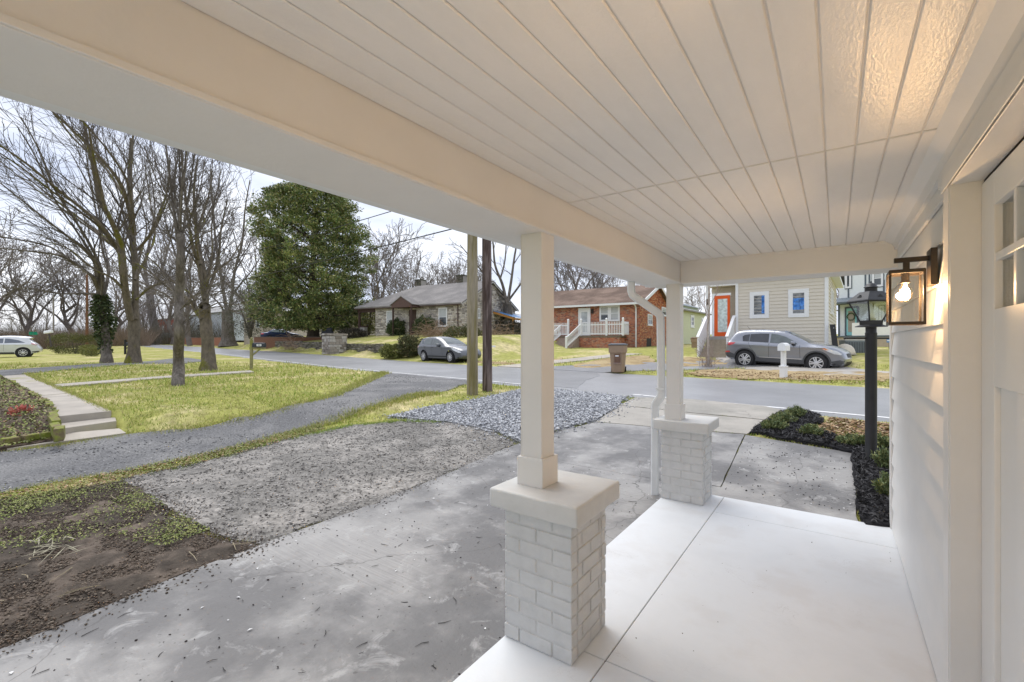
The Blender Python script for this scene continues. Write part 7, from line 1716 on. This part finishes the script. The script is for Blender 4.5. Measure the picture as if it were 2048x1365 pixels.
def clover_pts(poly, n, f, lo, g, zo):
    P = fill(poly, n, g, zo); q = np.array([noise.noise(Vector((a*f, b*f, 4.4)))+.25*noise.noise(Vector((a*f*3, b*f*3, 1))) for a, b in P[:, :2]]); return P[q+g.normal(0, .34, len(q)) > lo]
soil_up = GP([(0, 1003), (120, 985), (245, 964), (330, 1012), (420, 1066), (330, 1100), (200, 1080), (0, 1120)])
litter(clover_pts(soil_up, 15000, 1.5, .25, g, .03), (.010, .024), (.007, .018), CLOV, 'clover', 'small clover and weed seedlings sprouting in the bare soil', 11, .4, 'weeds')
litter(clover_pts(strip_w, 5000, 1.2, .05, g, .03), (.012, .03), (.010, .024), CLOV, 'strip_clover', 'clover along the strip between gravel drive and pad', 12, .4, 'weeds')
litter(clover_pts([(p.x, p.y) for p in bed], 9000, 1.0, .0, g, .07), (.03, .06), (.02, .045), CLOV, 'bed_groundcover', 'green ground cover along the garden bed front', 13, .4, 'weeds')
rp = Pz(43, 828, .2); bush('red_plant', 'low red leaved plant in the garden bed', 'plant', (rp.x, rp.y, .12), (.17, .16, .11), 260, (.04, .085), ramp_island('red_leaf', [(.50,.10,.08), (.60,.22,.17), (.42,.07,.06)], rough=.6), 21, stems=3)
# stones and tufts that stray over the borders
def border(poly, n, sd, g, zo):
    P = np.array(poly); Q = np.roll(P, -1, 0); L = np.linalg.norm(Q-P, axis=1); i = g.choice(len(P), n, p=L/L.sum()); t = g.random(n)[:, None]
    X = P[i]+(Q[i]-P[i])*t+g.normal(0, sd, (n, 2)); k = ~((X[:, 0] > -1.36) & (X[:, 1] < 4.6)); X = X[k]; return np.stack([X[:, 0], X[:, 1], terr(X[:, 0], X[:, 1])+zo], 1)
tag(lumps(border(GP(grl_px), 1300, .14, g, .022), (.010, .026), GST, 'stray_stone', 31), 'pale stones strayed from the crushed stone onto drive and grass', 'gravel', kind='stuff')
tag(lumps(border(GP(pad_px), 2600, .07, g, .016), (.004, .013), PADS, 'stray_crumbs', 32), 'crumbs strayed round the edge of the worn pad', 'gravel', kind='stuff')
tag(lumps(border(soil_w[2:]+soil_w[:1], 2200, .07, g, .018), (.004, .012), CLOD, 'stray_soil', 33), 'soil crumbs washed over the edge of the concrete', 'soil', kind='stuff')
def tuft_s(polys, sd):
    def f(n, g_):
        P = np.concatenate([border(q, n//len(polys), sd, g_, -.005) for q in polys]); d_ = P[:, 0]*FX+P[:, 1]*FY; P = P[d_ > 1.5]; d_ = d_[d_ > 1.5]; return np.concatenate([P, np.clip(d_/7, .6, 2.5)[:, None]], 1)
    return f
ge1, ge2 = grav_poly[2:10], grav_poly[14:-2]
def back(q): return list(q)+[(p_[0]+.01, p_[1]+.01) for p_ in q[::-1]]
tag(blades(16000, tuft_s([back(ge1), back(ge2)], .09), (.02, .06), (.006, .013), GB1, 'edge_tufts', 1.2, seed=8), 'ragged grass tufts along the gravel drive edges', 'grass', kind='stuff')
pe = GP(pad_px[:6]); tag(blades(5000, tuft_s([pe+[(p[0]+.02, p[1]+.02) for p in pe[::-1]]], .05), (.015, .05), (.006, .012), GB2, 'pad_edge_tufts', 1.2, seed=9), 'green tufts along the upper edge of the worn pad', 'grass', kind='stuff')
we_ = [(q.x, q.y) for q in (nl, nr, fr_, fl_)]; tag(blades(5000, tuft_s([we_[1:3]+[(we_[2][0]+.03, we_[2][1]), (we_[1][0]+.03, we_[1][1])]], .04), (.012, .035), (.005, .010), GB1, 'walk_edge_tufts', 1.3, seed=10, zoff=.01), 'grass leaning over the edge of the concrete walk', 'grass', kind='stuff')
# twigs, seed heads and paint flecks on the concrete
def twigs(P, L, r, m, name, label, seed):
    mb = MB(); rr = random.Random(seed)
    for p in P:
        a = rr.uniform(0, 6.28); l = rr.uniform(*L); q = Vector(p); d = Vector((math.cos(a), math.sin(a), 0)); s = d.cross(Vector((0, 0, 1)))
        q.z += r; mb.tube([q, q+d*l*.5+s*l*rr.uniform(-.12, .12), q+d*l+s*l*rr.uniform(-.2, .2)], [r*rr.uniform(.6, 1.3), r, r*.5], 4, cap=False)
    return tag(mb.build(name, m, None, fix=False), label, 'twigs', kind='stuff')
slab_w = [(-1.32, 4.7), (-1.32, .2), (-2.3, .2)]+[(p[0]+.05, p[1]) for p in near_edge[::-1]]
gg = np.random.default_rng(3)
twigs(fill(slab_w, 100, gg, .017), (.015, .08), .0018, mat('dark_twig', (.03, .026, .024), rough=.9), 'twig_litter', 'fallen dark twigs over the concrete drive', 1)
tag(lumps(fill(slab_w, 240, gg, .017), (.003, .009), mat('seed_head', (.035, .026, .024), rough=.9, var=.3), 'seed_litter', 9), 'dark seed heads dotted over the concrete drive', 'debris', kind='stuff')
slab_r = GP([(1440, 985), (1500, 880), (1690, 915), (1705, 1030)])
tag(lumps(fill(slab_r, 160, gg, .016), (.004, .012), mat('mulch_crumb', (.03, .03, .03), rough=.9), 'mulch_crumbs', 10), 'stray mulch crumbs on the slab at the porch end', 'debris', kind='stuff')
litter(np.concatenate([fill(slab_r, 45, gg, .0175), fill(slab_w, 60, gg, .0185)]), (.006, .03), (.005, .02), mat('paint_fleck', (.75, .75, .75), rough=.6), 'paint_flecks', 'white paint flecks spilled on the concrete', 14, .02, 'debris')
twigs(fill(soil_w, 22, gg, .03), (.05, .2), .003, mat('pale_straw', (.33, .28, .19), rough=.9), 'straw_litter', 'pale straw stalks lying on the bare soil', 2)
twigs(fill(GP(pad_px), 70, gg, .022), (.03, .12), .003, MATS['dark_twig'], 'pad_twigs', 'dark twigs scattered on the worn asphalt pad', 3)
litter(np.concatenate([fill(GP([(60, 1090), (150, 1085), (170, 1120), (70, 1130)]), 26, gg, .05)]), (.10, .22), (.008, .014), mat('pale_frond', (.30, .28, .20), rough=.8), 'dry_frond', 'pale dry frond lying on the bare soil', 15, .12, 'frond')
pf_pts = np.stack([gg.uniform(-.8, .3, 26), gg.uniform(1.7, 4.3, 26), np.full(26, .001)], 1)
tag(lumps(pf_pts, (.002, .005), mat('floor_speck', (.12, .10, .09), rough=.9), 'floor_specks', 11), 'tiny dark specks on the white porch floor', 'debris', kind='stuff')
